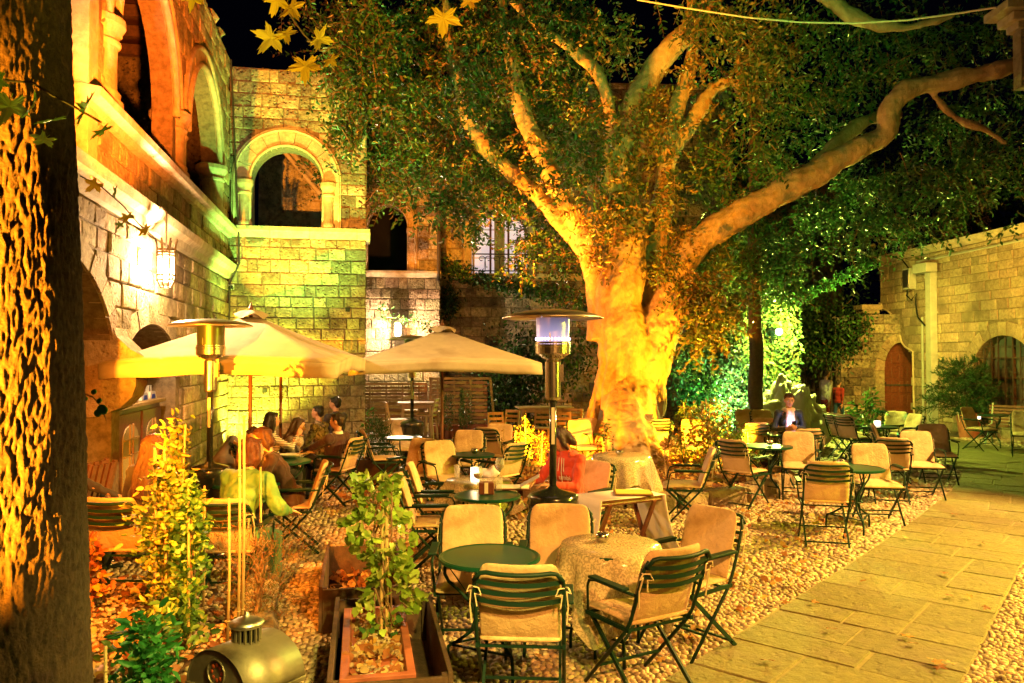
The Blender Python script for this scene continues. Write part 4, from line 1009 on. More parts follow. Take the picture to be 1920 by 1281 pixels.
# ================================================================ round tables
def make_table(dia=0.65, top='tabletop'):
    r = dia/2; t = thing('bistro_table', 'x', 'table')
    MB().lathe([(0.01,0.705),(r-0.01,0.705),(r,0.712),(r,0.728),(r-0.012,0.734),(r-0.03,0.729),(0.01,0.729)], (0,0,0), 48).build('table_top', M[top], t, smooth=False)
    for k in range(3):
        a = 2*PI*k/3+0.5; c, s = math.cos(a), math.sin(a)
        P = [(0.86,0.70),(0.88,0.62),(0.80,0.57),(0.56,0.50),(0.34,0.42),(0.27,0.33),(0.36,0.25),(0.62,0.19),(0.80,0.16),(0.83,0.10),(0.83,0.01)]
        MB().tube([(c*q*r, s*q*r, z) for q, z in P], 0.011, 7).build('leg', M['green'], t, smooth=True)
        a2 = a+2*PI/3; MB().bar((c*.78*r, s*.78*r, 0.17), (math.cos(a2)*.78*r, math.sin(a2)*.78*r, 0.17), 0.016, 0.01).build('stretcher', M['green'], t)
        MB().bar((c*.86*r, s*.86*r, 0.69), (-c*.2*r, -s*.2*r, 0.2), 0.006).build('brace', M['green'], t)
    MB().tube([(0.30*r*math.cos(i*PI/9), 0.30*r*math.sin(i*PI/9), 0.34) for i in range(18)], 0.008, 6, close=True).build('ring', M['green'], t, smooth=True)
    return t
TB = make_table(); TBI = [True]; GT = 'round green bistro tables'
def table(px, py, dia, label, rot=0):
    p = at_h(px, py, 0.73); o = TB if TBI[0] else copy_tree(TB); TBI[0] = False
    k = dia/0.65; o.location = (p.x, p.y, 0); o.scale = (k, k, 1); o.rotation_euler = (0,0,rot); o['label'] = label; o['group'] = GT; return o
t1 = table(918, 1042, 0.655, 'shiny dark green round table in the front between two pairs of chairs', 0.6)
t2 = table(1145, 1023, 0.68, 'round table under the transparent speckled cloth with a steel bowl, front right', 0.2)
t3 = table(914, 928, 0.62, 'green table with wine glasses before the woman in red')
t3b = table(897, 902, 0.66, 'table under a clear cloth joined behind the wine glass table', 1.0)
t4 = table(887, 852, 0.58, 'bare dark green table with a steel bowl among the middle chairs')
t5 = table(1165, 855, 0.74, 'cloth covered round table in front of the lit trunk', 0.9)
t7 = table(1437, 836, 0.74, 'green table gleaming with light left of the phone reader', 0.3)
t8 = table(1598, 877, 0.70, 'glossy green table between the slatted chair and the very pale chair')
t10 = table(1461, 814, 0.56, 'small dark table directly in front of the phone reader')
t11 = table(528, 864, 0.72, 'table with white plate below the left parasol', 0.4)
t12 = table(858, 827, 0.56, 'small table with a lit candle under the right parasol')
t13 = table(1392, 780, 0.66, 'far table gleaming green in front of the lit ivy')
t14 = table(462, 905, 0.70, 'table hidden between the guest in the green shirt and the leaning guests', 1.1)
t15 = table(1650, 800, 0.62, 'far table with a glowing candle by the young schefflera')
t16 = table(1862, 778, 0.62, 'table with pale scrolled legs beside the wooden bench at right')
t17 = table(755, 820, 0.62, 'dark table behind the heater tank by the stools')
# steel ash bowls, candles, glasses
bowl_me = MB().lathe([(0.01,0.0),(0.026,0.003),(0.045,0.022),(0.05,0.04),(0.044,0.06),(0.036,0.068),(0.032,0.066),(0.038,0.056),(0.042,0.04),(0.03,0.015),(0.01,0.012)], (0,0,0), 22).mesh('bowl', M['steel'], True)
for tt, dx, dy, lb in ((t2,-0.05,0.06,'round steel ash bowl on the speckled transparent cloth, front right'),(t4,0.02,0.02,'steel ash bowl on the bare dark green table in the middle'),(t5,-0.02,0.0,'steel ash bowl on the cloth covered table before the trunk'),(t7,0.06,0.02,'steel ash bowl on the gleaming table left of the phone reader'),(t8,-0.05,0.18,'steel ash bowl on the table by the very pale chair'),(t10,0.02,0.0,'steel ash bowl on the small table before the phone reader')):
    ob('ash_bowl', bowl_me, None, tt.location+Vector((dx,dy,0.736)), None, lb, 'ashtray', 'steel ash bowls on the tables')
def candle(loc, lb, h=0.09, r=0.035, e=2.2):
    t = thing('candle_holder', lb, 'candle', loc, 0, 'lit candles on tables')
    MB().lathe([(r*0.8,0),(r,0.01),(r,h),(r*0.93,h),(r*0.92,0.012),(0.005,0.01)], (0,0,0), 18).build('glass', M['cglass'], t, smooth=True)
    MB().ball((0,0,h*0.45), (r*0.5,r*0.5,h*0.33), 8, 6).build('flame', M['flame'], t, smooth=True)
    l = lamp('candle_light', 'POINT', (loc[0],loc[1],loc[2]+h*0.8), e, (1,0.62,0.28), rad=0.02)
M['cglass'] = mat('frosted_candle_glass', (0.95,0.85,0.7), None, 3, 0.5, emit=(1,0.80,0.58), estr=1.6, alpha=0.55)
candle(t3b.location+Vector((-0.03,-0.12,0.736)), 'tall glowing candle glass among the wine glasses', 0.15, 0.045, 5)
candle(t12.location+Vector((-0.03,0.05,0.736)), 'small white candle flame on the dark table under the right parasol', 0.07, 0.03, 2)
candle(t15.location+Vector((-0.05,0.0,0.736)), 'glowing candle glass on the far table beside the young schefflera', 0.10, 0.06, 6)
pr_ = at_h(1836, 785, 0.75); candle((pr_.x, pr_.y, 0.736), 'tiny orange candle near the chair under the fir', 0.06, 0.03, 1)
def wineglass(loc, lb, wine=True, s=1.0):
    t = thing('wine_glass', lb, 'wine glass', loc, 0, 'wine glasses on the tables')
    MB().lathe([(0.001,0),(0.035,0.001),(0.035,0.004),(0.005,0.008),(0.004,0.09),(0.012,0.097),(0.036,0.12),(0.042,0.145),(0.040,0.175),(0.033,0.21),(0.031,0.21),(0.038,0.175),(0.040,0.145),(0.034,0.122),(0.005,0.10)], (0,0,0), 20).build('glass', M['glass'], t, smooth=True)
    if wine: MB().lathe([(0.002,0.102),(0.033,0.122),(0.039,0.145),(0.002,0.146)], (0,0,0), 18).build('wine', M['wine'], t, smooth=True)
    t.scale = (s,s,s)
def onp(px, py, h=0.736): p = at_h(px, py, h); return (p.x, p.y, h)
wineglass(onp(896,922), 'red wine glass nearest the candle on the table of the woman in red', True, 1.15)
wineglass(onp(937,903), 'red wine glass near the napkin, further back on the table of the woman in red', True, 1.15)
wineglass(onp(562,856), 'wine glass by the white plate in front of the man in the dark sweater', True, 1.2)
def tumbler(loc, lb, h=0.13, straws=True):
    t = thing('tumbler', lb, 'glass', loc, 0, 'plain glasses on the tables')
    MB().lathe([(0.01,0),(0.028,0.002),(0.034,h),(0.031,h),(0.026,0.01),(0.005,0.008)], (0,0,0), 18).build('glass', M['glass'], t, smooth=True)
    if straws: MB().tube([(0,0,0.01),(0.02,0.0,h+0.04),(0.035,0,h+0.07),(0.055,0,h+0.07)], 0.004, 5).build('straw', M['paper'], t)
tumbler(onp(857,897), 'tall glass with bent straw left of the glowing candle', 0.14)
tumbler(onp(905,921), 'empty water glass beside the front wine glass', 0.11, False)
tumbler(onp(936,920), 'clear tumbler beside the open menu', 0.12, False)
tumbler(onp(486,912), 'water glass by the cane in front of the green shirt', 0.13, False)
tumbler(onp(500,862), 'white mug like glass at the left rim of the plate table', 0.09, False)
cs = thing('napkin_stand', 'dark condiment box with white napkins in front of the wine glasses', 'napkin holder', onp(912,926)); MB().box((0,0,0.055), (0.14,0.09,0.11)).build('box', M['redwood'], cs, bevel=0.005); MB().box((0.0,-0.047,0.06), (0.035,0.006,0.10)).build('napkin', M['paper'], cs)
nk = thing('crumpled_napkin', 'crumpled pale green napkin on the table of the woman in red', 'napkin', onp(920,895))
b = MB(); b.ball((0,0,0.05), (0.10,0.07,0.06), 14, 9); b.v = [(x*(1+.25*math.sin(9*z+x*60)), y*(1+.25*math.cos(40*x)), z*(1+.2*math.sin(50*x))) for x, y, z in b.v]; b.build('napkin', M['cloth'], nk, smooth=True)
def menu(loc, rz, lb, opened=False):
    t = thing('menu_folder', lb, 'menu', loc, rz, 'menu folders'); MB().box((0,0,0.008), (0.34,0.24,0.012)).build('cover', M['redwood'], t, bevel=0.003); M.setdefault('ypaper', mat('yellow_paper', (0.70,0.60,0.10), None, 4, 0.7)); MB().box((0,0,0.018), (0.31,0.22,0.006)).build('page', M['paper'] if opened else M['ypaper'], t)
    if opened: MB().box((0.14,0.03,0.06), (0.26,0.22,0.004), (0,-0.5,0)).build('page', M['paper'], t)
menu(onp(962,916), -0.05, 'open menu held before the woman in red', True)
pl = thing('plate', 'white oval plate with food scraps below the left parasol', 'plate', onp(543,858)); MB().lathe([(0.01,0.0),(0.10,0.004),(0.17,0.04),(0.175,0.045),(0.16,0.04),(0.09,0.012),(0.01,0.01)], (0,0,0), 28, sx=1.0, sy=0.7).build('dish', M['cloth'], pl, smooth=True)
for k in range(5): MB().ball((0.12+0.02*k,-0.03+0.01*k,0.05), (0.025,0.015,0.008), 6, 4).build('crust', M['palewood'], pl)
# transparent patterned covers
def cover_mat():
    m = bpy.data.materials.new('transparent_speckled_plastic'); m.use_nodes = True; N, L = nt(m); b = N['Principled BSDF']
    b.inputs['Roughness'].default_value = 0.18
    tc = N.new('ShaderNodeNewGeometry'); v = N.new('ShaderNodeTexVoronoi'); v.inputs['Scale'].default_value = 26; L.new(tc.outputs['Position'], v.inputs['Vector'])
    nz = N.new('ShaderNodeTexNoise'); nz.inputs['Scale'].default_value = 70; L.new(tc.outputs['Position'], nz.inputs['Vector'])
    r = N.new('ShaderNodeMapRange'); r.inputs[1].default_value = 0.47; r.inputs[2].default_value = 0.53; r.inputs[3].default_value = 0.55; r.inputs[4].default_value = 0.92; L.new(nz.outputs[0], r.inputs[0])
    L.new(r.outputs[0], b.inputs['Alpha']); r2 = N.new('ShaderNodeValToRGB'); L.new(v.outputs['Color'], r2.inputs[0])
    r2.color_ramp.elements[0].color = (0.66,0.56,0.38,1); r2.color_ramp.elements[1].color = (0.48,0.44,0.28,1); L.new(r2.outputs[0], b.inputs['Base Color'])
    return m
M['cover'] = cover_mat()
def cover(tt, r, drop, lb, seed, sq=0.0):
    rg = random.Random(seed); b = MB(); n = 72; rows = []
    prof = [(0.0,0.741),(0.5,0.741),(1.0,0.741)]
    base = []
    for q, z in prof[1:]: rows.append([(r*q*math.cos(2*PI*i/n), r*q*math.sin(2*PI*i/n), z) for i in range(n)])
    for j in range(1, 9):
        f = j/8; row = []
        for i in range(n):
            a = 2*PI*i/n; corner = 0.5+0.5*math.cos(4*a+seed); dd = drop*(0.55+0.45*corner)
            fold = (0.05*math.sin(a*9+seed)+0.03*math.sin(a*17+2*seed))*f
            rr = r+0.012+0.10*f*(1-0.3*corner)+fold
            row.append((rr*math.cos(a), rr*math.sin(a), 0.741-0.006-dd*f))
        rows.append(row)
    b.v.append((0,0,0.741))
    for row in rows: b.v += row
    for i in range(n): b.f.append((0, 1+i, 1+(i+1) % n))
    for j in range(len(rows)-1):
        for i in range(n): b.f.append((1+j*n+i, 1+(j+1)*n+i, 1+(j+1)*n+(i+1) % n, 1+j*n+(i+1) % n))
    o = b.build('plastic_tablecloth', M['cover'], None, smooth=True, loc=tt.location, label=lb, cat='tablecloth', group='transparent speckled tablecloths')
cover(t2, 0.335, 0.55, 'transparent speckled cloth hanging far down from the front right table', 1.3)
cover(t5, 0.375, 0.55, 'transparent cloth on the table right in front of the lit trunk', 2.2)
cover(t3b, 0.335, 0.40, 'clear crumpled cloth on the table with candle and wine glasses', 3.1)
# ================================================================ serving tray stand with linen
ps = at_h(1162, 928, 0.78)
sv = thing('serving_table', 'folding dark red tray stand with a bamboo style rail beside the tree bed kerb', 'side table', (ps.x, ps.y, 0), R(28))
for y in (-0.17, 0.17):
    MB().tube([(-0.33,y,0.745),(0.33,y,0.745)], 0.018, 8).build('rail', M['redwood'], sv)
for x in (-0.24, 0.24):
    MB().bar((x,-0.19,0.74), (x,0.19,0.02), 0.035, 0.025).build('leg', M['redwood'], sv); MB().bar((x+0.03,0.19,0.74), (x+0.03,-0.19,0.02), 0.035, 0.025).build('leg', M['redwood'], sv)
MB().bar((-0.24,0.12,0.15), (0.24,0.12,0.15), 0.025).build('stretcher', M['redwood'], sv)
MB().box((0,0,0.768), (0.66,0.36,0.014)).build('board', M['redwood'], sv)
b = MB(); n = 12; rows = []
for sx in (-1, 1):
    base = len(b.v); m = 10
    for j in range(m+1):
        f = j/m
        for i in range(n+1):
            u = -1+2*i/n; flare = 0.03+0.22*f
            b.v.append((sx*(0.345+flare*f+0.018*math.sin(u*9+sx)*f), u*(0.21+0.05*f), 0.787-0.66*f))
    for j in range(m):
        for i in range(n): a = base+j*(n+1)+i; b.f.append((a, a+1, a+n+2, a+n+1))
base = len(b.v)
for i in range(n+1):
    u = -1+2*i/n; b.v += [(-0.345, u*0.20, 0.786), (0.345, u*0.20, 0.786)]
for i in range(n): b.f.append((base+2*i, base+2*i+1, base+2*i+3, base+2*i+2))
o = b.build('linen_cloth', M['cloth'], None, smooth=True, loc=(ps.x,ps.y,0), rot=(0,0,R(28)), label='white linen cloth draped over both ends of the folding tray stand', cat='tablecloth'); md = o.modifiers.new('t','SOLIDIFY'); md.thickness = 0.004
menu((ps.x+0.12, ps.y, 0.79), R(-4), 'yellow menu folder lying on the white linen of the tray stand')
# ================================================================ patio heaters
def make_heater():
    t = thing('patio_heater', 'x', 'patio heater')
    MB().lathe([(0.01,0.0),(0.235,0.0),(0.24,0.03),(0.235,0.06),(0.205,0.08),(0.20,0.12),(0.20,0.80),(0.215,0.82),(0.205,0.85),(0.21,0.87),(0.19,0.895),(0.17,0.905),(0.05,0.935),(0.03,0.96),(0.01,0.96)], (0,0,0), 40).build('tank_housing', M['blackm'], t, smooth=True)
    MB().tube([(0,0,0.93),(0,0,1.72)], 0.030, 14).build('pole', M['blackm'], t, smooth=True)
    MB().box((0.0,-0.031,1.45), (0.026,0.004,0.30)).build('label_strip', M['paper'], t)
    MB().lathe([(0.01,1.66),(0.058,1.66),(0.064,1.68),(0.064,1.97),(0.05,1.985),(0.01,1.985)], (0,0,0), 24).build('control_housing', M['steel'], t, smooth=False)
    kb = MB().box((0.07,-0.01,1.88), (0.035,0.04,0.14)).build('valve_box', M['steel'], t); MB().ball((0.095,-0.015,1.87), 0.014, 8, 5).build('knob', M['blackm'], kb)
    c = MB().lathe([(0.05,1.985),(0.085,2.0),(0.13,2.03),(0.142,2.04),(0.142,2.09),(0.146,2.095),(0.146,2.115),(0.140,2.12),(0.140,2.135),(0.02,2.135)], (0,0,0), 36).build('burner_cup', M['steel'], t, smooth=False)
    for k in range(18):
        a = 2*PI*k/18; MB().ball((0.112*math.cos(a),0.112*math.sin(a),2.018), (0.006,0.006,0.012), 5, 4).build('vent_hole', M['blackm'], c)  # black beads painted for the darkness of the vents
    MB().lathe([(0.132,2.135),(0.138,2.33)], (0,0,0), 36).build('emitter_screen', M['mesh'], t, smooth=True)
    for k in range(3): a = 2*PI*k/3+0.3; MB().bar((0.135*math.cos(a),0.135*math.sin(a),2.12), (0.12*math.cos(a),0.12*math.sin(a),2.37), 0.008).build('hood_strut', M['steel'], t)
    MB().lathe([(0.41,2.325),(0.412,2.332),(0.36,2.358),(0.24,2.385),(0.10,2.40),(0.0,2.402)], (0,0,0), 48).build('hood', M['hatmetal'], t, smooth=True).modifiers.new('t','SOLIDIFY').thickness = 0.004
    for k in range(3): a = 2*PI*k/3; MB().ball((0.05*math.cos(a),0.05*math.sin(a),2.41), (0.009,0.009,0.012), 6, 4).build('wing_nut', M['blackm'], t)
    return t
def screen_mat(lit):
    m = bpy.data.materials.new('heater_screen_lit' if lit else 'heater_screen'); m.use_nodes = True; N, L = nt(m); b = N['Principled BSDF']
    b.inputs['Base Color'].default_value = (0.30,0.27,0.30,1) if lit else (0.10,0.12,0.08,1); b.inputs['Metallic'].default_value = 0.8; b.inputs['Roughness'].default_value = 0.3
    if lit:
        g = N.new('ShaderNodeTexCoord'); s = N.new('ShaderNodeSeparateXYZ'); L.new(g.outputs['Object'], s.inputs[0])
        r = N.new('ShaderNodeMapRange'); r.inputs[1].default_value = 2.13; r.inputs[2].default_value = 2.33; r.inputs[3].default_value = 1.0; r.inputs[4].default_value = 0.18; L.new(s.outputs[2], r.inputs[0])
        b.inputs['Emission Color'].default_value = (0.72,0.60,1.0,1); mu = N.new('ShaderNodeMath'); mu.operation = 'MULTIPLY'; mu.inputs[1].default_value = 0.75; L.new(r.outputs[0], mu.inputs[0]); L.new(mu.outputs[0], b.inputs['Emission Strength'])
    return m
HT = make_heater(); HT['group'] = 'patio heaters'
HT['label'] = 'tall burning patio heater with a glowing violet screen, in front of the big trunk'
HT.location = (0.335, 6.35, 0)
for c in KIDS[HT.name]:
    if c.name.startswith('emitter_screen'): c.data = c.data.copy(); c.data.materials[0] = screen_mat(True); lit = c
fl = MB()
for k in range(30):
    a = 2*PI*k/30; fl.ball((0.137*math.cos(a),0.137*math.sin(a),2.158), (0.008,0.008,0.012), 5, 4)
fl.build('burner_flame', M['hglow'], HT)
def heater(px, py, s, lb):
    """px of the pole, s: photograph pixels per metre there"""
    o = copy_tree(HT); y = FPX/s; o.location = ((px-960)/s, y, 0); o['label'] = lb
    for c in list(KIDS[o.name]):
        if c.name.startswith('burner_flame'): bpy.data.objects.remove(c)
        elif c.name.startswith('emitter_screen'): c.data = c.data.copy(); c.data.materials[0] = SM0
    return o
SM0 = screen_mat(False)
heater(395, 645, 184, 'unlit patio heater at the left parasol with its pole beside the bright green wall')
heater(773, 640, 107, 'patio heater whose hood hides inside the right parasol, black tank between chairs')
heater(1402, 667, 66, 'small far patio heater standing before the slim dark trunk')
lamp('heater_glow', 'POINT', (0.335, 6.35, 2.24), 9, (0.8,0.6,1.0), rad=0.1)
# ================================================================ parasols
def parasol(label, px, s, half, apex, edge, rot, tiltz, hpole=0):
    y = FPX/s; x = (px-960)/s; t = thing('parasol', label, 'parasol', (x, y, 0), R(rot), 'square cream parasols')
    # eight ribs: four corners and four mid sides
    b = MB(); n = 16; m = 8; per = []
    for sd in range(4):
        for i in range(n):
            u = -1+2*i/n; p = [(u,-1),(1,u),(-u,1),(-1,-u)][sd]; per.append(p)
    N = len(per)
    def ht(px_, py_, f):
        k = max(abs(px_), abs(py_)); c = min(abs(px_), abs(py_))/max(k, 1e-6)
        sag = -0.035*math.sin(PI*f)*(1-c)
        return apex-(apex-edge)*(f**0.92)+sag+0.04*f*f*(1-c)-0.02*f*c+tiltz*py_*f
    for j in range(m+1):
        f = 0.07+0.93*j/m
        for p in per: b.v.append((p[0]*half*f, p[1]*half*f, ht(p[0], p[1], f)))
    for j in range(m):
        for i in range(N): a = j*N+i; c = j*N+(i+1) % N; b.f.append((a, c, c+N, a+N))
    o = b.build('canopy', M['canopy'], t, smooth=True); o.modifiers.new('t','SOLIDIFY').thickness = 0.004
    # valance: flap with slack between ribs
    v = MB(); d = 0.17
    for k in range(4):
        for i, p in enumerate(per):
            q = k/3; i16 = i % n; wob = 0.02*math.sin(i*1.3)*q; mid = abs((i16/n)*2-1); slack = 0.03*q*math.sin(PI*i16/n)
            out = 1+ (0.012*math.sin(i*0.9)+0.0)*q/half
            v.v.append((p[0]*half*out-p[0]*slack, p[1]*half*out-p[1]*slack, ht(p[0], p[1], 1)-d*q+wob*0.3))
    for k in range(3):
        for i in range(N):
            if i % n == n-1 and False: continue
            a = k*N+i; c = k*N+(i+1) % N; v.f.append((a, c, c+N, a+N))
    o = v.build('valance', M['canopy'], t, smooth=True); o.modifiers.new('t','SOLIDIFY').thickness = 0.005
    cp = MB(); r0 = 0.2
    for j, (f, z) in enumerate(((0.0,apex+0.05),(0.10,apex+0.02),(0.16,apex-0.035))):
        for i in range(24): a = 2*PI*i/24; cp.v.append((half*f*math.cos(a)*(1+.06*math.sin(4*a)), half*f*math.sin(a)*(1+.06*math.sin(4*a)), z+0.015*math.sin(a*4)*j))
    for j in range(2):
        for i in range(24): cp.f.append((j*24+i, j*24+(i+1) % 24, (j+1)*24+(i+1) % 24, (j+1)*24+i))
    cp.build('vent_cap', M['canopy'], t, smooth=True)
    MB().lathe([(0.022,0),(0.034,0.02),(0.012,0.07),(0.004,0.1)], (0,0,apex+0.045), 10).build('finial', M['wood'], t)
    MB().tube([(0,0,0),(0,0,apex-0.02)], 0.024, 12).build('pole', M['wood'], t, smooth=True)
    MB().lathe([(0.01,0),(0.26,0),(0.26,0.05),(0.05,0.09),(0.04,0.25),(0.01,0.25)], (0,0,0), 24).build('base', M['blackm'], t)
    for k in range(8):
        p = [(1,1),(-1,1),(1,-1),(-1,-1),(0,1),(0,-1),(1,0),(-1,0)][k]
        rb = MB().bar((p[0]*0.05, p[1]*0.05, apex-0.16), (p[0]*half*0.985, p[1]*half*0.985, ht(p[0],p[1],0.985)-0.06), 0.018, 0.026).build('rib', M['wood'], t)
        MB().bar((p[0]*0.03, p[1]*0.03, apex-0.55), (p[0]*half*0.5, p[1]*half*0.5, ht(p[0],p[1],0.5)-0.03), 0.012, 0.02).build('strut', M['wood'], rb)
    MB().lathe([(0.03,0),(0.05,0.01),(0.05,0.07),(0.03,0.08)], (0,0,apex-0.6), 12).build('hub', M['wood'], t)
    return t
parasol('left cream parasol with drooping green-tinted valance above the talking guests', 470, 152, 1.24, 2.55, 1.985, 3, 0.02)
parasol('right amber-lit parasol in front of the glaring wall lamp', 829, 118, 1.36, 2.47, 1.94, 8, -0.01)
# extra pole of a closed support behind
ep = thing('wooden_post', 'thin brown wooden post behind the left parasol pole', 'post', ((527-960)/135, FPX/135, 0)); MB().tube([(0,0,0),(0,0,1.98)], 0.022, 10).build('pole', M['wood'], ep, smooth=True)
# ================================================================ cabinet in the niche with things on it
pc_ = Vector((ax0, ay0, 0))
def w1(u, y, z): a = R(101); return Vector((ax0+u*math.cos(a)-y*math.sin(a), ay0+u*math.sin(a)+y*math.cos(a), z))
cu0 = U(6.62); cu1 = U(4.50); cz = 1.42
cb = thing('cabinet', 'dark wooden cabinet with glazed arched door standing in the plaster niche', 'cabinet', w1(cu0, 0.10, 0), R(101))
cw = cu1-cu0
MB().box((cw/2,0.32,cz/2+0.03), (cw,0.50,cz-0.1)).build('carcass', M['darkwood'], cb, bevel=0.01)
MB().box((cw/2,0.30,cz-0.01), (cw+0.10,0.60,0.05)).build('worktop', M['palewood'], cb, bevel=0.008)
for k, x in enumerate((cw*0.27, cw*0.76)):
    d = MB().box((x,0.055,cz/2), (cw*0.44,0.03,cz-0.2)).build('door', M['redwood'], cb, bevel=0.006)
    MB().prism([(xx, zz) for xx, zz in arch_pts(x, cw*0.15, 0.3, cz-0.42, 0.18, 12)][::-1], 0.025, 0.038).build('pane', M['curtain2'] if 'curtain2' in M else M.setdefault('curtain2', mat('lace_behind_glass', (0.42,0.33,0.20), (0.30,0.24,0.14), 20, 0.3, stretch=(1,1,8))), d)
    for dx in (-0.07, 0.07): MB().box((x+dx,0.018,cz/2+0.02), (0.022,0.02,cz-0.5)).build('glazing_bar', M['palewood'], d)
    for dz in (-0.22, 0.1, 0.3): MB().box((x,0.016,cz/2+dz), (cw*0.28,0.016,0.022)).build('glazing_bar', M['palewood'], d)
tr = thing('tray', 'flat black tray lying on the cabinet top', 'tray', w1(cu0+cw*0.42, 0.35, cz+0.02), R(101)); MB().lathe([(0.01,0),(0.2,0),(0.22,0.025),(0.2,0.02),(0.01,0.01)], (0,0,0), 28).build('dish', M['blackm'], tr)
M['blue'] = mat('blue_print', (0.01,0.05,0.55), None, 3, 0.5)
for k in range(2):
    t = thing('condiment_box', ('left','right')[k]+' white card box with blue arch shape on the cabinet top', 'box', w1(cu0+cw*(0.70+0.19*k), 0.26, cz+0.018), R(101))
    MB().prism([(-0.19,0),(0.19,0),(0.11,0.10),(-0.11,0.10)][::-1], -0.06, 0.06).build('card', M['paper'], t); MB().prism([(-0.10,0.004),(0.10,0.004),(0.06,0.065),(-0.06,0.065)][::-1], -0.066, -0.061).build('blue_arch', M['blue'], t)
    for j in range(3): MB().box((-0.07+0.06*j,0,0.14), (0.04,0.04,0.09)).build('sachet', M['paper'] if j != 1 else M['blackm'], t)
pp = thing('small_potted_plant', 'small potted green plant at the left end of the cabinet top', 'plant', w1(cu0+0.12, 0.25, cz+0.018), 0); MB().lathe([(0.01,0),(0.05,0),(0.065,0.09),(0.055,0.09),(0.01,0.08)], (0,0,0), 16).build('pot', M['terra'], pp)
rg = np.random.default_rng(4); n = 60; D = rg.normal(0,1,(n,3)); D[:,2] = abs(D[:,2])*0.5; P = np.zeros((n,3))+[0,0,0.1]+D*0.03
ob('foliage', leaf_mesh('foliage', P, D, 0.13, 0.035, [(0.06,0.22,0.03),(0.10,0.30,0.05)], 'ell'), pp)
# wooden folded chairs / easel next to the trunk
for k in range(2):
    p = at_h(150+k*16, 862+k*4, 1.0); t = thing('wooden_chair', ('outer','inner')[k]+' worn wooden slat chair leaning beside the thick foreground trunk', 'wooden chair', (p.x, p.y, 0), R(70+8*k), 'wooden slat chairs by the trunk')
    for s in (-1,1): MB().bar((s*0.2,0.1,0), (s*0.17,-0.16,1.0), 0.04, 0.03).build('back_leg', M['slatwood'], t); MB().bar((s*0.2,-0.2,0), (s*0.2,0.25,0.45), 0.04, 0.03).build('front_leg', M['slatwood'], t)
    for j in range(4): MB().box((-0.12+j*0.08,-0.115,0.76), (0.05,0.02,0.46), (0.25,0,0)).build('slat', M['slatwood'], t)
    MB().box((0,0.03,0.45), (0.42,0.42,0.03)).build('seat', M['slatwood'], t)
# ================================================================ bar tables and stools at the back
def stool(px, py, s, rot, lb, h=0.75, back=True):
    x = (px-960)/s; y = FPX/s; t = thing('bar_stool', lb, 'bar stool', (x, y, 0), R(rot), 'pale wooden bar stools'); w = 0.17
    for sx in (-1,1):
        MB().bar((sx*(w+0.03),0.19,0), (sx*w,0.15,h), 0.04).build('leg', M['palewood'], t)
        MB().bar((sx*(w+0.03),-0.21,0), (sx*w,-0.15,h), 0.04).build('leg', M['palewood'], t)
        if back: MB().bar((sx*w,-0.16,h), (sx*(w-0.01),-0.23,h+0.36), 0.035).build('back_post', M['palewood'], t)
        MB().bar((sx*w,-0.19,0.25), (sx*w,0.17,0.25), 0.025).build('stretcher', M['palewood'], t)
    MB().box((0,0,h), (0.40,0.38,0.035)).build('seat', M['palewood'], t, bevel=0.006)
    for z in (0.2,0.4): MB().bar((-w,0.17,z), (w,0.17,z), 0.025).build('stretcher', M['palewood'], t)
    if back:
        for z in (0.12,0.22,0.33): MB().box((0,-0.16-z*0.2,h+z), (0.34,0.02,0.06)).build('back_slat', M['palewood'], t)
def bartable(px, s, lb, w=0.62, h=1.05):
    x = (px-960)/s; y = FPX/s; t = thing('bar_table', lb, 'bar table', (x, y, 0), R(8))
    for sx in (-1,1):
        for sy in (-1,1): MB().bar((sx*(w/2-0.02),sy*0.25,0), (sx*(w/2-0.07),sy*0.22,h), 0.055).build('leg', M['palewood'], t)
    for k in range(5): MB().box((0,-0.26+k*0.13,h+0.01), (w+0.1,0.12,0.03)).build('plank', M['palewood'], t)
    for sy in (-1,1): MB().box((0,sy*0.22,h-0.06), (w-0.1,0.025,0.08)).build('apron', M['palewood'], t)
bartable(781, 84, 'tall pale wooden bar table rising behind the heater pole', 0.72, 1.0)
stool(745, 0, 92, -75, 'bar stool left of the tall pale table')
stool(801, 0, 85, 80, 'bar stool nearest the right legs of the tall pale table')
stool(812, 0, 80, 100, 'rear bar stool right of the tall pale table, close to the parasol pole')
stool(770, 0, 78, 10, 'bar stool standing under the tall pale table')
for k, (px, s, r_, lb) in enumerate(((935,88,200,'old wooden chair left of the red stems by the shrubs'),(952,84,150,'tilted wooden chair behind the yellow shrub'),(1015,86,170,'wooden chair behind the burning heater pole'),(1060,88,190,'pinkish wooden chair stacked between heater and trunk'),(1072,82,150,'rear folded wooden chair left of the big trunk'))):
    stool(px, 0, s, r_, lb, 0.48)
bartable(1020, 80, 'low wooden table with grey cloth behind the yellow shrub', 1.2, 0.85)
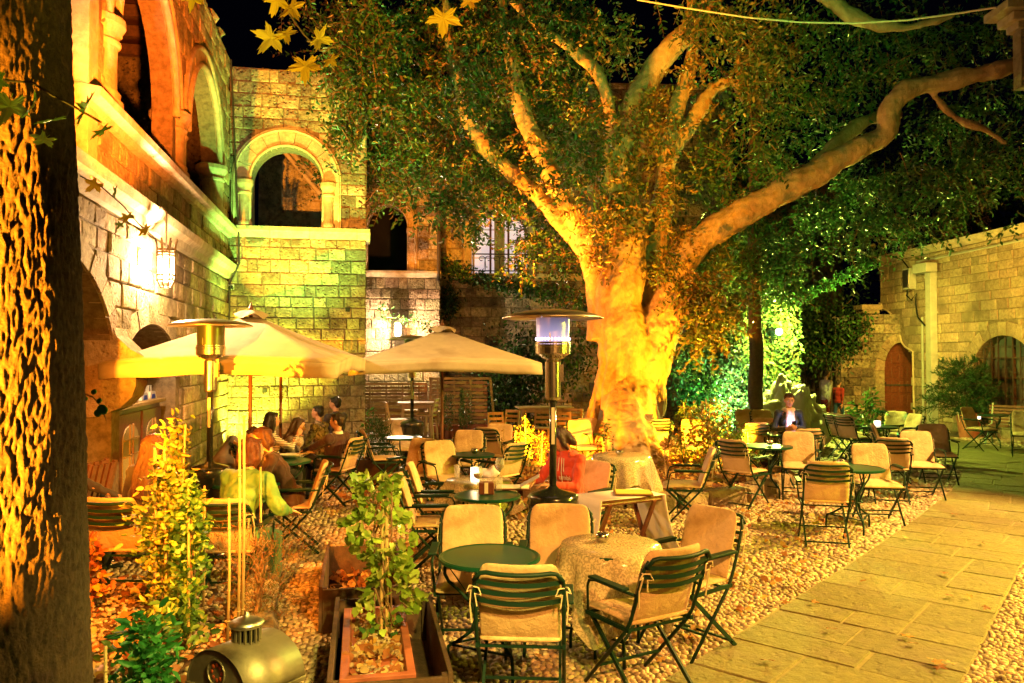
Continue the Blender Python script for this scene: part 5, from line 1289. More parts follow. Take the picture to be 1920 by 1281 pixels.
# ================================================================ right side: bench, pots
pb = (1893-960)/74; yb = FPX/74
bn = thing('park_bench', 'slatted brown wooden bench with pale iron scroll legs along the facade', 'bench', (11.55, 17.7, 0), 0)
bn.rotation_euler = (0,0,R(-48))
for k in range(6): MB().box((0,0.22+0.012*k,0.50+k*0.075), (1.3,0.022,0.05)).build('back_slat', M['slatwood'], bn, bevel=0.004)
for k in range(5): MB().box((0,-0.24+k*0.1,0.44), (1.3,0.075,0.022)).build('seat_slat', M['slatwood'], bn, bevel=0.004)
M['palegreen'] = mat('pale_green_iron', (0.35,0.50,0.36), None, 8, 0.5)
for s in (-1,1):
    MB().tube([(s*.58,-0.28,0),(s*.58,-0.24,0.14),(s*.58,-0.05,0.24),(s*.58,0.12,0.2),(s*.58,0.26,0)], 0.022, 7).build('leg', M['palegreen'], bn, smooth=True)
    MB().tube([(s*.58,-0.05,0.24),(s*.58,-0.02,0.44),(s*.58,0.2,0.46),(s*.58,0.30,0.95)], 0.02, 7).build('frame', M['palegreen'], bn, smooth=True)
def pot(px, py, s, r, h, lb, m='terra'):
    t = thing('terracotta_pot', lb, 'flower pot', ((px-960)/s, FPX/s, 0)); MB().lathe([(0.01,0),(r*0.72,0),(r*0.95,h*0.85),(r*1.06,h*0.86),(r*1.06,h),(r*0.93,h),(r*0.9,h*0.9),(0.01,h*0.88)], (0,0,0), 32).build('pot', M[m], t, smooth=False); return t
FIRPOT = pot(1815, 0, 74, 0.30, 0.62, 'orange terracotta pot carrying the bushy fir beside the facade')
# ================================================================ covered heap
tp = thing('tarpaulin_heap', 'pale folded tarpaulin draped over a heap behind the phone reader', 'covered stack', ((1470-960)/84, FPX/84, 0))
b = MB(); b.ball((0,0,0), 1, 72, 40); vs = []
for x, y, z in b.v:
    v = Vector((x,y,z)); a = math.atan2(y, x); k = 0.92+0.16*noise.noise(v*1.7+Vector((3,1,2)))+0.30*abs(noise.noise(v*2.3+Vector((1,5,2))))-0.16*abs(noise.noise(v*5.0))+0.07*abs(math.sin(a*6+z*4))*(0.8-z)
    zz = max(z, -0.62); vs.append((x*0.86*k*(1.05-0.18*z), y*0.6*k, (zz+0.62)*0.98*k*(1+0.10*math.sin(x*5+1))))
b.v = vs; b.build('sheet', M['tarp'], tp, smooth=True)
# ================================================================ wall lantern, lamps, floodlight bodies
ll = thing('wall_lantern', 'black iron cage lantern glaring on the left arcade wall', 'lantern', (-4.26, 9.5, 0))
zc = 3.16; r = 0.105
M['lglass'] = mat('thin_lit_glass', (1,0.95,0.9), None, 3, 0.3, emit=(1,0.9,0.78), estr=0.4, alpha=0.2)
for k in range(8):
    a = 2*PI*k/8; c, s = math.cos(a), math.sin(a)
    MB().tube([(c*r*.55,s*r*.55,zc-0.29),(c*r,s*r,zc-0.20),(c*r,s*r,zc+0.17),(c*r*1.1,s*r*1.1,zc+0.25),(c*r*1.3,s*r*1.3,zc+0.31)], 0.012, 5).build('cage_bar', M['iron'], ll)
for z, q in ((-0.29,.55),(-0.2,1),(-0.14,1),(0.1,1),(0.14,1),(0.17,1)):
    MB().tube([(q*r*math.cos(2*PI*i/20), q*r*math.sin(2*PI*i/20), zc+z) for i in range(20)], 0.012, 5, close=True).build('cage_ring', M['iron'], ll)
MB().lathe([(0.05,-0.22),(0.065,-0.16),(0.065,0.10),(0.05,0.12)], (0,0,zc), 16).build('glass', M['lglass'], ll, smooth=True)
MB().tube([(-0.30,0.02,zc+0.66),(-0.05,0,zc+0.70),(0,0,zc+0.64),(0,0,zc+0.15)], 0.011, 6).build('hanging_arm', M['iron'], ll)
l2 = thing('wall_lamp', 'glaring white wall lamp on an iron bracket below the loggia ledge', 'wall lamp', (-3.02, 20.62, 0), 0)
MB().lathe([(0.03,-0.2),(0.07,-0.14),(0.08,0.14),(0.03,0.2)], (0,-0.17,2.75), 14).build('glass', M['glow'], l2, smooth=True)
MB().tube([(0,0.05,3.15),(0,-0.17,3.25),(0,-0.17,2.9)], 0.012, 6).build('bracket', M['iron'], l2)
for k in range(4): a = k*PI/2; MB().bar((0.085*math.cos(a),-0.17+0.085*math.sin(a),2.56), (0.085*math.cos(a),-0.17+0.085*math.sin(a),2.94), 0.01).build('cage_bar', M['iron'], l2)
l3 = thing('ivy_lamp', 'glowing yellow green lamp amid ivy right of the slim trunk', 'lamp', (6.25, 18.1, 2.62)); M['yglow'] = mat('yellow_green_glass', (1,1,.7), None, emit=(0.92,1.0,0.45), estr=16); MB().ball((0,0,0), (0.085,0.07,0.08)).build('globe', M['yglow'], l3, smooth=True); MB().tube([(0,0.1,0.02),(0,0.6,0.1)], 0.02, 6).build('bracket', M['iron'], l3)
def floodlight(loc, target, lb, s=1.0, glass='glow'):
    t = thing('floodlight', lb, 'floodlight', loc, 0); d = (Vector(target)-Vector(loc)).normalized(); t.rotation_euler = d.to_track_quat('-Z','Y').to_euler()
    MB().add([(x*q*s, y*q*s, z*s) for z, q in ((0.10,0.6),(0.0,1)) for x, y in ((-.15,-.10),(.15,-.10),(.15,.10),(-.15,.10))], [(0,1,2,3),(0,4,5,1),(1,5,6,2),(2,6,7,3),(3,7,4,0)]).build('housing', M['blackm'], t)
    MB().tube([(-.17*s,0,0.02*s),(-.17*s,0,0.16*s),(.17*s,0,0.16*s),(.17*s,0,0.02*s)], 0.012*s, 6).build('yoke', M['blackm'], t)
floodlight((0.75,12.6,0.33), (1.9,15,3.2), 'floodlight in the leaves left of the trunk aimed up at it')
floodlight((3.3,13.1,0.32), (2.2,15,3.4), 'floodlight in the leaves right of the trunk aimed up at it')
floodlight((4.3,13.0,0.30), (5.2,14.3,5.5), 'floodlight aimed at the long right limb of the tree')
floodlight((5.0,16.3,0.14), (5.4,19,2.6), 'green floodlight on the ground below the ivy')
# ================================================================ foreground lantern
LZ = 0.33
lp = at_y(462, 1225, 3.25)
blk = thing('stone_block', 'rough stone block that carries the brass lantern', 'stone block', (lp.x, 3.25, 0), R(10)); MB().box((0,0,0.10), (0.6,0.5,0.225)).build('block', M['stone_b'], blk, bevel=0.03)
ln = thing('brass_lantern', 'large aged brass garden lantern with barrel roof and slotted chimney, in the foreground', 'lantern', (lp.x, 3.25, 0.215), R(-32))
w, d = 0.34, 0.26; zb = 0.44
for x in (-1,1):
    for y in (-1,1): MB().bar((x*(w/2-.012),y*(d/2-.012),0.0), (x*(w/2-.012),y*(d/2-.012),zb), 0.024).build('corner_post', M['bronze'], ln)
MB().box((0,0,0.012), (w+.02,d+.02,0.024)).build('floor_plate', M['bronze'], ln); MB().box((0,0,zb+0.006), (w+.04,d+.05,0.02)).build('eave', M['bronze'], ln, bevel=0.004)
for y in (-1,1):
    MB().box((0,y*(d/2-.012),0.23), (w-.04,0.004,0.40)).build('pane', M['glass'], ln); MB().box((0,y*(d/2-.01),zb-0.03), (w-.04,0.014,0.03)).build('glazing_bar', M['palewood'], ln); MB().box((0,y*(d/2-.01),0.23), (0.014,0.014,0.40)).build('glazing_bar', M['bronze'], ln)
for x in (-1,1): MB().box((x*(w/2-.012),0,0.23), (0.004,d-.04,0.40)).build('pane', M['glass'], ln)
nb = 20; rr = w/2+0.015; b = MB()
for i in range(nb+1):
    a = PI*i/nb
    for y in (-d/2-.02, d/2+.02): b.v.append((rr*math.cos(a), y, zb+0.016+rr*0.86*math.sin(a)))
for i in range(nb): b.f.append((2*i, 2*i+1, 2*i+3, 2*i+2))
rf = b.build('barrel_roof', M['bronze'], ln, smooth=True); rf.modifiers.new('t','SOLIDIFY').thickness = 0.004
for y in (-d/2-.012, d/2+.012):
    g = MB().prism([(rr*math.cos(PI*i/nb)*0.985, zb+0.016+rr*0.85*math.sin(PI*i/nb)) for i in range(nb+1)], y-0.002, y+0.002).build('gable', M['bronze'], ln)
    sg = -1 if y < 0 else 1
    MB().tube([(0.052*math.cos(2*PI*i/18), y+sg*0.006, zb+0.085+0.052*math.sin(2*PI*i/18)) for i in range(18)], 0.004, 5, close=True).build('rosette_ring', M['bronze'], g)
    M.setdefault('ember', mat('red_enamel_spot', (0.35,0.06,0.02), None, 3, 0.4))
    for k in range(8): a = k*PI/4; MB().ball((0.03*math.cos(a), y+sg*0.003, zb+0.085+0.03*math.sin(a)), (0.009,0.003,0.009), 7, 5).build('rosette_hole', M['ember'], g)
ct = zb+rr*0.86
MB().lathe([(0.075,-0.01),(0.07,0.005),(0.058,0.01),(0.01,0.01)], (0,0,ct), 24).build('chimney_base', M['bronze'], ln)
for k in range(16): a = 2*PI*k/16; MB().bar((0.055*math.cos(a),0.055*math.sin(a),ct), (0.055*math.cos(a),0.055*math.sin(a),ct+0.075), 0.011,0.006).build('chimney_slat', M['bronze'], ln)
MB().lathe([(0.04,0.0),(0.04,0.075)], (0,0,ct), 20).build('chimney_core', M['blackm'], ln)
MB().lathe([(0.062,0.07),(0.07,0.078),(0.072,0.086),(0.05,0.098),(0.02,0.106),(0.012,0.12),(0.004,0.13)], (0,0,ct), 24).build('chimney_cap', M['hatmetal'], ln, smooth=True)
rp = MB().lathe([(0.04,0.0),(0.042,0.10),(0.0,0.10)], (0,0,0.025), 18).build('pillar_candle', M['cushion'], ln, smooth=True)
# ================================================================ planter boxes with trough
def wbox(label, x, y, w, d, h, rz, z=0):
    t = thing('wooden_planter', label, 'planter box', (x, y, z), rz)
    for sx in (-1,1): MB().box((sx*w/2,0,h/2), (0.028,d,h)).build('side_board', M['crate'], t, bevel=0.004)
    for sy in (-1,1): MB().box((0,sy*d/2,h/2-0.01), (w-0.03,0.028,h-0.02)).build('end_board', M['crate'], t, bevel=0.004)
    MB().box((0,0,0.03), (w-.03,d-.03,0.02)).build('floor_board', M['crate'], t)
    for sx in (-1,1):
        for sy in (-1,1): MB().box((sx*(w/2-.03),sy*(d/2-.03),h/2), (0.03,0.03,h-.03)).build('corner_batten', M['crate'], t)
    return t
rz = R(11)
A_ = at_h(735, 1200, 0.33)
wb1 = wbox('front weathered planter box around the terracotta trough', -0.76, 4.72, 0.62, 1.42, 0.36, rz)
wb2 = wbox('rear weathered planter box further back on the left of the vine', -1.22, 6.35, 0.60, 1.3, 0.34, rz)
tg = thing('terracotta_trough', 'long terracotta trough with stones and dry leaves that feeds the vine', 'trough', (-0.82, 4.70, 0.05), rz)
def trough_mesh(w, d, h, mt):
    b = MB(); q = 0.045
    def ring(hx, hy, z): return [(sx*hx, sy*hy, z) for sx, sy in ((-1,-1),(1,-1),(1,1),(-1,1))]
    R_ = [ring(w/2*.86,d/2*.95,0), ring(w/2*.97,d/2*.99,h*.8), ring(w/2,d/2,h*.82), ring(w/2,d/2,h), ring(w/2-q,d/2-q,h), ring(w/2-q-.01,d/2-q-.01,h*.82)]
    for r_ in R_: b.v += r_
    b.f.append((3,2,1,0))
    for j in range(len(R_)-1):
        for i in range(4): b.f.append((j*4+i, j*4+(i+1) % 4, j*4+4+(i+1) % 4, j*4+4+i))
    k = (len(R_)-1)*4; b.f.append((k,k+1,k+2,k+3)); return b
trough_mesh(0.40, 1.18, 0.27, 0).build('trough_body', M['terra'], tg, bevel=0.01)
trn = [(-0.17,-0.56),(0.17,-0.56),(0.17,0.56),(-0.17,0.56)]
def loc_pts(n, seed, z): 
    rg = np.random.default_rng(seed); P = rg.uniform([-.145,-.53],[.145,.53],(n,2)); return np.concatenate([P, z+rg.uniform(0,.02,(n,1))], 1), rg
P, rg = loc_pts(150, 8, 0.225); D = rg.normal(0,1,(150,3)); D[:,2] *= .3
ob('dry_leaves', leaf_mesh('dry_leaves', P, D, 0.07*rg.uniform(.6,1.4,150), 0.05, BR+[(0.62,0.45,0.2),(0.5,0.4,0.22)], 'lob'), tg, kind='stuff')
P, rg = loc_pts(160, 9, 0.225)
V = tv  # placeholder, gravel below
bb = MB()
for q in P: bb.ball(q, (0.016*rg.uniform(.7,1.4), 0.013, 0.010), 6, 4)
bb.build('trough_stones', M['pebble'], tg, kind='stuff')
P = np.concatenate([np.random.default_rng(5).uniform([-.26,-.6],[.26,.6],(220,2)), np.full((220,1),0.10)], 1); D = np.random.default_rng(6).normal(0,1,(220,3)); D[:,2] *= .3
ob('dry_leaves', leaf_mesh('dry_leaves', P, D, 0.07, 0.05, BR, 'lob'), wb2, kind='stuff')
# ================================================================ people
def limb(b, p0, p1, r0, r1, n=10, k=5):
    p0 = Vector(p0); p1 = Vector(p1); pts = []; rs = []
    b.tube([p0.lerp(p1, i/k) for i in range(k+1)], [r0+(r1-r0)*i/k for i in range(k+1)], n); b.ball(p0, r0, n, 6); b.ball(p1, r1, n, 6)
def remeshed(name, b, vox, smooth_it=4, noise_amp=0):
    me = b.mesh(name); o = bpy.data.objects.new('tmp', me); COL.objects.link(o)
    m = o.modifiers.new('r', 'REMESH'); m.mode = 'VOXEL'; m.voxel_size = vox; m.use_smooth_shade = True
    s = o.modifiers.new('s', 'SMOOTH'); s.iterations = smooth_it; s.factor = 0.5
    dg = bpy.context.evaluated_depsgraph_get(); dg.update(); ev = o.evaluated_get(dg)
    out = bpy.data.meshes.new_from_object(ev); bpy.data.objects.remove(o); bpy.data.meshes.remove(me); out.name = name
    return out
def folds(me, amp=0.007, sc=9.0):
    n = len(me.vertices); v = np.empty(n*3, np.float32); me.vertices.foreach_get('co', v); v = v.reshape(-1,3); nn = np.empty(n*3, np.float32); me.vertices.foreach_get('normal', nn); nn = nn.reshape(-1,3)
    d = np.array([noise.noise(Vector((q[0]*sc, q[1]*sc, q[2]*sc*0.55)))-abs(noise.noise(Vector((q[0]*sc*1.7+5, q[1]*sc*1.7, q[2]*sc)))) for q in v.tolist()])
    v = v+nn*(d*amp*1.6)[:,None]; me.vertices.foreach_set('co', v.astype(np.float32).ravel()); me.update(); return me
def join_mesh(name, ms, mt):
    V = []; F = []; n = 0
    for me in ms:
        v = np.empty(len(me.vertices)*3, np.float32); me.vertices.foreach_get('co', v); V.append(v.reshape(-1,3))
        F += [tuple(i+n for i in p.vertices) for p in me.polygons]; n += len(me.vertices)
    o = bpy.data.meshes.new(name); o.from_pydata(np.vstack(V).tolist(), [], F); o.materials.append(mt)
    o.polygons.foreach_set('use_smooth', [True]*len(o.polygons)); return o
def ik(a, c, l1, l2, pole):
    a = Vector(a); c = Vector(c); d = c-a; L = min(d.length, (l1+l2)*0.995); d.normalize(); c = a+d*L
    x = (l1*l1-l2*l2+L*L)/(2*L); h = math.sqrt(max(0, l1*l1-x*x)); p = Vector(pole); p = (p-d*p.dot(d)).normalized()
    return a+d*x+p*h, c
def hand(b, w, d, pn, side, curl=0.5):
    """w wrist, d direction, pn palm normal"""
    d = Vector(d).normalized(); pn = Vector(pn); pn = (pn-d*pn.dot(d)).normalized(); s = d.cross(pn)*side
    limb(b, w, w+d*0.03, 0.024, 0.026, 8, 2)
    for k in range(4):
        o = s*(-0.030+0.0205*k)
        limb(b, w+d*0.025+o*0.6, w+d*0.088+o, 0.015, 0.0115, 8, 2)
    for k in range(4):
        p = w+d*0.088+s*(-0.031+0.0207*k); dd = d.copy(); L = (0.040,0.045,0.042,0.033)[k]
        for j in range(3):
            a = curl*(0.5+0.35*j); dd = (dd*math.cos(a)+pn*math.sin(a)).normalized(); l = L*(1,0.62,0.5)[j]; q = p+dd*l
            limb(b, p, q, 0.0088-0.0008*j, 0.0080-0.0008*j, 7, 2); p = q
    p = w+d*0.03-s*0.022; dd = (d*0.6-s*0.8+pn*0.25).normalized()
    for l, r in ((0.035,0.011),(0.030,0.0095),(0.022,0.0085)):
        q = p+dd*l; limb(b, p, q, r, r*0.92, 7, 2); p = q; dd = (dd+d*0.35+pn*0.15).normalized()
HAIRM = {}
def hairm(c):
    if c not in HAIRM: HAIRM[c] = mat('hair', c, tuple(k*0.5 for k in c), 60, 0.45, 0.7, 120, stretch=(1,1,0.12))
    return HAIRM[c]
def person(label, x, y, rot, top, pants, hair, hairc=(0.03,0.015,0.01), z=0, hip=0.50, lean=0.1, side=0.0, yaw=0.0, pitch=0.0, twist=0.0, hands=None, feet=None, knees=None,
           fem=True, sleeve=1.0, shoe=None, stand=False, scale=0.95, boots=None, skirt=None, extras=None, palm=None, vox=0.012, bare_leg=False, bulk=0.018):
    t = thing('person', label, 'person', (x, y, z), R(rot)); t.scale = (scale,)*3
    P = Vector((0,0,hip+0.07)); sp = Vector((math.sin(side), math.sin(lean)*math.cos(side), math.cos(lean)*math.cos(side))).normalized()
    rt = Vector((math.cos(twist), math.sin(twist), 0)); rt = (rt-sp*rt.dot(sp)).normalized(); fw = sp.cross(rt)*-1 if False else (rt.cross(sp)*-1)
    fw = sp.cross(rt)
    C = P+sp*0.30; N = P+sp*0.49; sw = 0.165 if fem else 0.19
    sh = {s: N-sp*0.045+rt*s*sw for s in (-1,1)}
    hp = {s: P-Vector((0,0,0.02))+Vector((1,0,0))*s*0.085 for s in (-1,1)}
    def frame(zx): return Matrix((rt, fw, sp)).transposed()
    Mx = frame(0)
    # head frame
    he = Euler((-pitch, 0, yaw)).to_matrix(); hb = N+sp*0.05+Vector((0,0,0.045)); hc = hb+(he@Vector((0,0.02,0.095)))
    # limbs
    if hands is None: hands = ((-0.14,0.33,hip+0.16),(0.14,0.33,hip+0.16))
    el = {}; wr = {}
    for s, hd in zip((-1,1), hands):
        el[s], wr[s] = ik(sh[s], hd, 0.28, 0.25, (s*0.7,-0.5,-0.7))
    if feet is None: feet = ((-0.12,0.36,0.06),(0.12,0.40,0.06))
    kn = {}; an = {}
    for i, (s, ft) in enumerate(zip((-1,1), feet)):
        if knees: kn[s] = Vector(knees[i]); an[s] = Vector(ft)
        else: kn[s], an[s] = ik(hp[s], ft, 0.42, 0.42, (s*0.12,1,0.35) if not stand else (0,1,0.05))
    def torso(b, g):
        b.ball(P, (0.155+g,0.115+g,0.12+g), 14, 9, Mx); b.ball(P+sp*0.14, ((0.13 if fem else 0.15)+g,0.10+g,0.14+g), 14, 9, Mx)
        b.ball(C, (0.145+(0 if fem else .02)+g,0.105+g,0.15+g), 14, 9, Mx); b.ball(N-sp*0.07, (sw*0.86+g,0.085+g,0.075+g), 14, 8, Mx)
        limb(b, sh[-1], sh[1], 0.058+g, 0.058+g, 10, 4)
        if fem:
            for s in (-1,1): b.ball(C+rt*s*0.07+fw*0.085+sp*0.02, 0.055+g, 9, 6)
    # body
    b = MB(); torso(b, 0)
    limb(b, N-sp*0.04, hb+he@Vector((0,0.0,0.03)), 0.056, 0.050, 12, 3)
    b.ball(hc+he@Vector((0,-0.005,0.02)), (0.074,0.092,0.09), 16, 11, he)
    b.ball(hc+he@Vector((0,0.03,-0.035)), (0.056,0.062,0.07), 14, 9, he)
    b.ball(hc+he@Vector((0,0.067,-0.078)), (0.024,0.02,0.02), 8, 6, he)
    b.ball(hc+he@Vector((0,0.094,-0.022)), (0.012,0.02,0.016), 8, 6, he); limb(b, hc+he@Vector((0,0.082,0.015)), hc+he@Vector((0,0.100,-0.025)), 0.008, 0.011, 8, 2)
    b.ball(hc+he@Vector((0,0.082,-0.050)), (0.024,0.012,0.010), 8, 6, he)
    for s in (-1,1): b.ball(hc+he@Vector((s*0.075,-0.005,-0.01)), (0.012,0.022,0.032), 8, 6, he); b.ball(hc+he@Vector((s*0.04,0.06,-0.015)), (0.026,0.02,0.02), 8, 6, he); b.ball(hc+he@Vector((s*0.03,0.078,0.028)), (0.026,0.010,0.009), 8, 5, he)
    for s in (-1,1):
        limb(b, sh[s], el[s], 0.043, 0.036); limb(b, el[s], wr[s], 0.037, 0.024)
        limb(b, hp[s], kn[s], 0.078, 0.052); limb(b, kn[s], an[s], 0.052, 0.034); limb(b, an[s]-Vector((0,0.03,0.01)), an[s]+Vector((0,0.13,-0.035)), 0.034, 0.024)
    parts = [remeshed('body', b, vox, 3)]
    for s in (-1,1):
        hm = MB(); d = (wr[s]-el[s]).normalized(); hand(hm, wr[s], d, (palm[0 if s < 0 else 1] if palm else (0,0,-1)) if abs(d.z) < 0.9 else (-s,0,0), s, 0.45)
        parts.append(remeshed('hand', hm, 0.006, 2))
    body = ob('body', join_mesh('body', parts, M['skin']), t)
    # face details
    M.setdefault('eye', mat('eye_dark', (0.02,0.012,0.01), None, 3, 0.2)); M.setdefault('eyew', mat('eye_white', (0.7,0.66,0.6), None, 3, 0.3)); M.setdefault('lip', mat('lips', (0.42,0.12,0.09), None, 9, 0.45))
    f = MB(); g = MB()
    for s in (-1,1): f.ball(hc+he@Vector((s*0.031,0.081,0.008)), (0.013,0.007,0.0075), 8, 6, he); g.ball(hc+he@Vector((s*0.031,0.086,0.008)), (0.006,0.004,0.006), 7, 5, he)
    for s in (-1,1): g.tube([hc+he@Vector((s*x_,0.089-abs(x_-.03)*.3,0.032-abs(x_-.03)*.25)) for x_ in (0.014,0.03,0.05)], 0.0035, 5)
    f.build('eyes', M['eyew'], t, smooth=True); g.build('brows', M['eye'], t, smooth=True); MB().ball(hc+he@Vector((0,0.092,-0.051)), (0.021,0.006,0.006), 10, 6, he).build('lips', M['lip'], t, smooth=True)
    # clothes
    b = MB(); torso(b, bulk); limb(b, N-sp*0.05, N+sp*0.02, 0.075, 0.066, 12, 2)
    for s in (-1,1):
        limb(b, sh[s], el[s], 0.046+bulk, 0.036+bulk)
        if sleeve > 0.5: q = el[s].lerp(wr[s], min(1,(sleeve-0.5)*2)*0.95); limb(b, el[s], q, 0.052, 0.038)
    if not stand: limb(b, P+Vector((-.07,0.02,-0.03)), P+Vector((.07,0.02,-0.03)), 0.14, 0.14, 12, 3)
    ob('top', None, t); o = bpy.data.objects[-1] if False else None
    e = [c for c in KIDS[t.name] if c.data is None][-1]; KIDS[t.name].remove(e); bpy.data.objects.remove(e)
    me = folds(remeshed('top', b, vox, 3), 0.011); me.materials.append(top); ob('top', me, t)
    b = MB(); b.ball(P-Vector((0,0,0.02)), (0.17,0.128,0.12), 14, 9)
    for s in (-1,1):
        if not bare_leg:
            limb(b, hp[s], kn[s], 0.092, 0.068); limb(b, kn[s], an[s].lerp(kn[s], 0.04), 0.066, 0.05)
        else: limb(b, hp[s], kn[s].lerp(hp[s], 0.1), 0.095, 0.075)
    me = folds(remeshed('trousers', b, vox, 3), 0.010); me.materials.append(pants); ob('trousers', me, t)
    shoe = shoe or M['blackm']
    for s in (-1,1):
        b = MB(); fd = Vector((0,1,0)) if abs(an[s].z-0.06) < 0.1 else ((an[s]-kn[s]).cross(Vector((1,0,0)))*1.0).normalized()
        if fd.y < 0: fd = -fd
        a = an[s]; limb(b, a-fd*0.05+Vector((0,0,-0.03)), a+fd*0.12+Vector((0,0,-0.042)), 0.040, 0.036, 10, 3); b.ball(a, 0.046, 10, 6)
        if boots: limb(b, a, a.lerp(kn[s], boots), 0.05, 0.062, 10, 3)
        me = remeshed('shoe', b, 0.010, 2); me.materials.append(shoe); ob('shoe', me, t)
    # hair
    b = MB(); b.ball(hc+he@Vector((0,-0.022,0.036)), (0.085,0.095,0.088), 16, 11, he)
    b.ball(hc+he@Vector((0,-0.055,-0.01)), (0.074,0.055,0.07), 12, 8, he)
    if hair in ('bob','long'):
        L = 0.10 if hair == 'bob' else 0.34
        for s in (-1,1):
            limb(b, hc+he@Vector((s*0.062,-0.01,0.05)), hc+he@Vector((s*0.078,-0.005,-0.06)), 0.034, 0.032); limb(b, hc+he@Vector((s*0.078,-0.008,-0.06)), hc+he@Vector((s*0.062,-0.02,-L*0.85-0.04)), 0.032, 0.018)
        pts = [hc+he@Vector((0,-0.06,0.03)), hc+he@Vector((0,-0.085,-0.08))]
        q = N-fw*(0.085)-sp*0.02
        if hair == 'long':
            for s in (-1,0,1): limb(b, pts[0]+rt*s*0.04, pts[1]+rt*s*0.05, 0.05, 0.05); limb(b, pts[1]+rt*s*0.05, q+rt*s*0.055, 0.05, 0.045); limb(b, q+rt*s*0.055, q+rt*s*0.05-sp*0.22-fw*0.02, 0.042, 0.02)
        else:
            for s in (-1,0,1): limb(b, pts[0]+rt*s*0.04, pts[1]+rt*s*0.045, 0.045, 0.04)
    if hair == 'bun': b.ball(hc+he@Vector((0,-0.09,0.07)), 0.045, 10, 7)
    # fringe
    b.ball(hc+he@Vector((0,0.035,0.083)), (0.066,0.045,0.025), 12, 7, he)
    me = folds(remeshed('hair', b, 0.011, 2), 0.006, 26); me.materials.append(hairm(hairc)); ob('hair', me, t)
    t['_'] = 0; del t['_']
    if extras: extras(t, dict(P=P, C=C, N=N, hc=hc, he=he, sh=sh, el=el, wr=wr, kn=kn, an=an, sp=sp, rt=rt, fw=fw))
    return t
def stripes(name, c1, c2, sc):
    m = bpy.data.materials.new(name); m.use_nodes = True; N, L = nt(m); b = N['Principled BSDF']; b.inputs['Roughness'].default_value = 0.85
    g = N.new('ShaderNodeTexCoord'); w = N.new('ShaderNodeTexWave'); w.bands_direction = 'Z'; w.inputs['Scale'].default_value = sc; w.inputs['Distortion'].default_value = 0.4
    L.new(g.outputs['Object'], w.inputs[0]); r = N.new('ShaderNodeValToRGB'); L.new(w.outputs[1], r.inputs[0]); r.color_ramp.elements[0].position = 0.45; r.color_ramp.elements[1].position = 0.55
    r.color_ramp.elements[0].color = (*c1,1); r.color_ramp.elements[1].color = (*c2,1); L.new(r.outputs[0], b.inputs['Base Color']); return m
TOPS = dict(stripe=stripes('striped_jersey', (0.03,0.03,0.04), (0.75,0.72,0.66), 14), dark=cloth('dark_knit', (0.035,0.028,0.035)), sweater=cloth('plum_brown_sweater', (0.055,0.022,0.022)),
            green=mat('green_print_blouse', (0.08,0.24,0.07), (0.18,0.34,0.08), 9, 0.7, 0.4, 12, c3=(0.05,0.15,0.05), s3=12, detail=1), red=cloth('coral_red_hoodie', (0.62,0.07,0.045)), navy=cloth('navy_cardigan', (0.015,0.03,0.055)),
            brown=cloth('brown_top', (0.05,0.018,0.012)), grey=cloth('grey_jacket', (0.13,0.12,0.12)), pale=cloth('pale_jacket', (0.55,0.45,0.40)), check=mat('patterned_shirt', (0.04,0.03,0.03), (0.40,0.32,0.22), 22, 0.8, detail=1))
PAN = dict(jeans=cloth('dark_jeans', (0.022,0.03,0.045)), black=cloth('black_trousers', (0.018,0.016,0.018)), tan=cloth('tan_trousers', (0.45,0.30,0.18)), green=cloth('green_trousers', (0.03,0.10,0.05)), blue=cloth('blue_trousers', (0.02,0.10,0.25)), red=cloth('red_skirt', (0.30,0.02,0.02)))
BOOT = mat('brown_leather_boot', (0.12,0.045,0.02), None, 8, 0.45, 0.2, 40); SHOEG = mat('grey_trainer', (0.40,0.38,0.36), None, 8, 0.6)
WOODCH = (0.10,0.035,0.018)
# man in the dark sweater, legs crossed, facing left
m5 = CHAIRS['c36'].location+Vector((-0.08,0,0))
person('man in dark plum sweater sitting cross-legged and leaning back, below the left parasol', m5.x, m5.y, 66, TOPS['sweater'], PAN['jeans'], 'short', (0.02,0.012,0.01), hip=0.45, lean=-0.30, side=-0.05, yaw=0.25, fem=False,
       hands=((-0.10,0.42,0.72),(0.34,-0.02,0.50)), knees=((-0.05,0.46,0.70),(0.12,0.44,0.50)), feet=((0.24,0.66,0.36),(0.10,0.46,0.07)), shoe=M['blackm'], scale=0.97,
       extras=lambda t, k: ob('shirt_collar', (lambda b: b.lathe([(0.072,-0.01),(0.068,0.03),(0.06,0.028)], (0,0,0), 20).mesh('shirt_collar', M['paper'], True))(MB()), t, k['N']+k['sp']*0.02))
def wine_in_hand(t, k): pass
q = CHAIRS['c41'].location
person('woman in black and white striped top with long black hair, raising one hand', q.x+0.05, q.y, -62, TOPS['stripe'], PAN['black'], 'long', (0.012,0.010,0.012), hip=0.50, lean=0.12, yaw=0.1, hands=((-0.10,0.36,0.66),(0.05,0.42,1.02)), palm=((0,0,-1),(-1,0,0)), sleeve=0.9, scale=0.95)

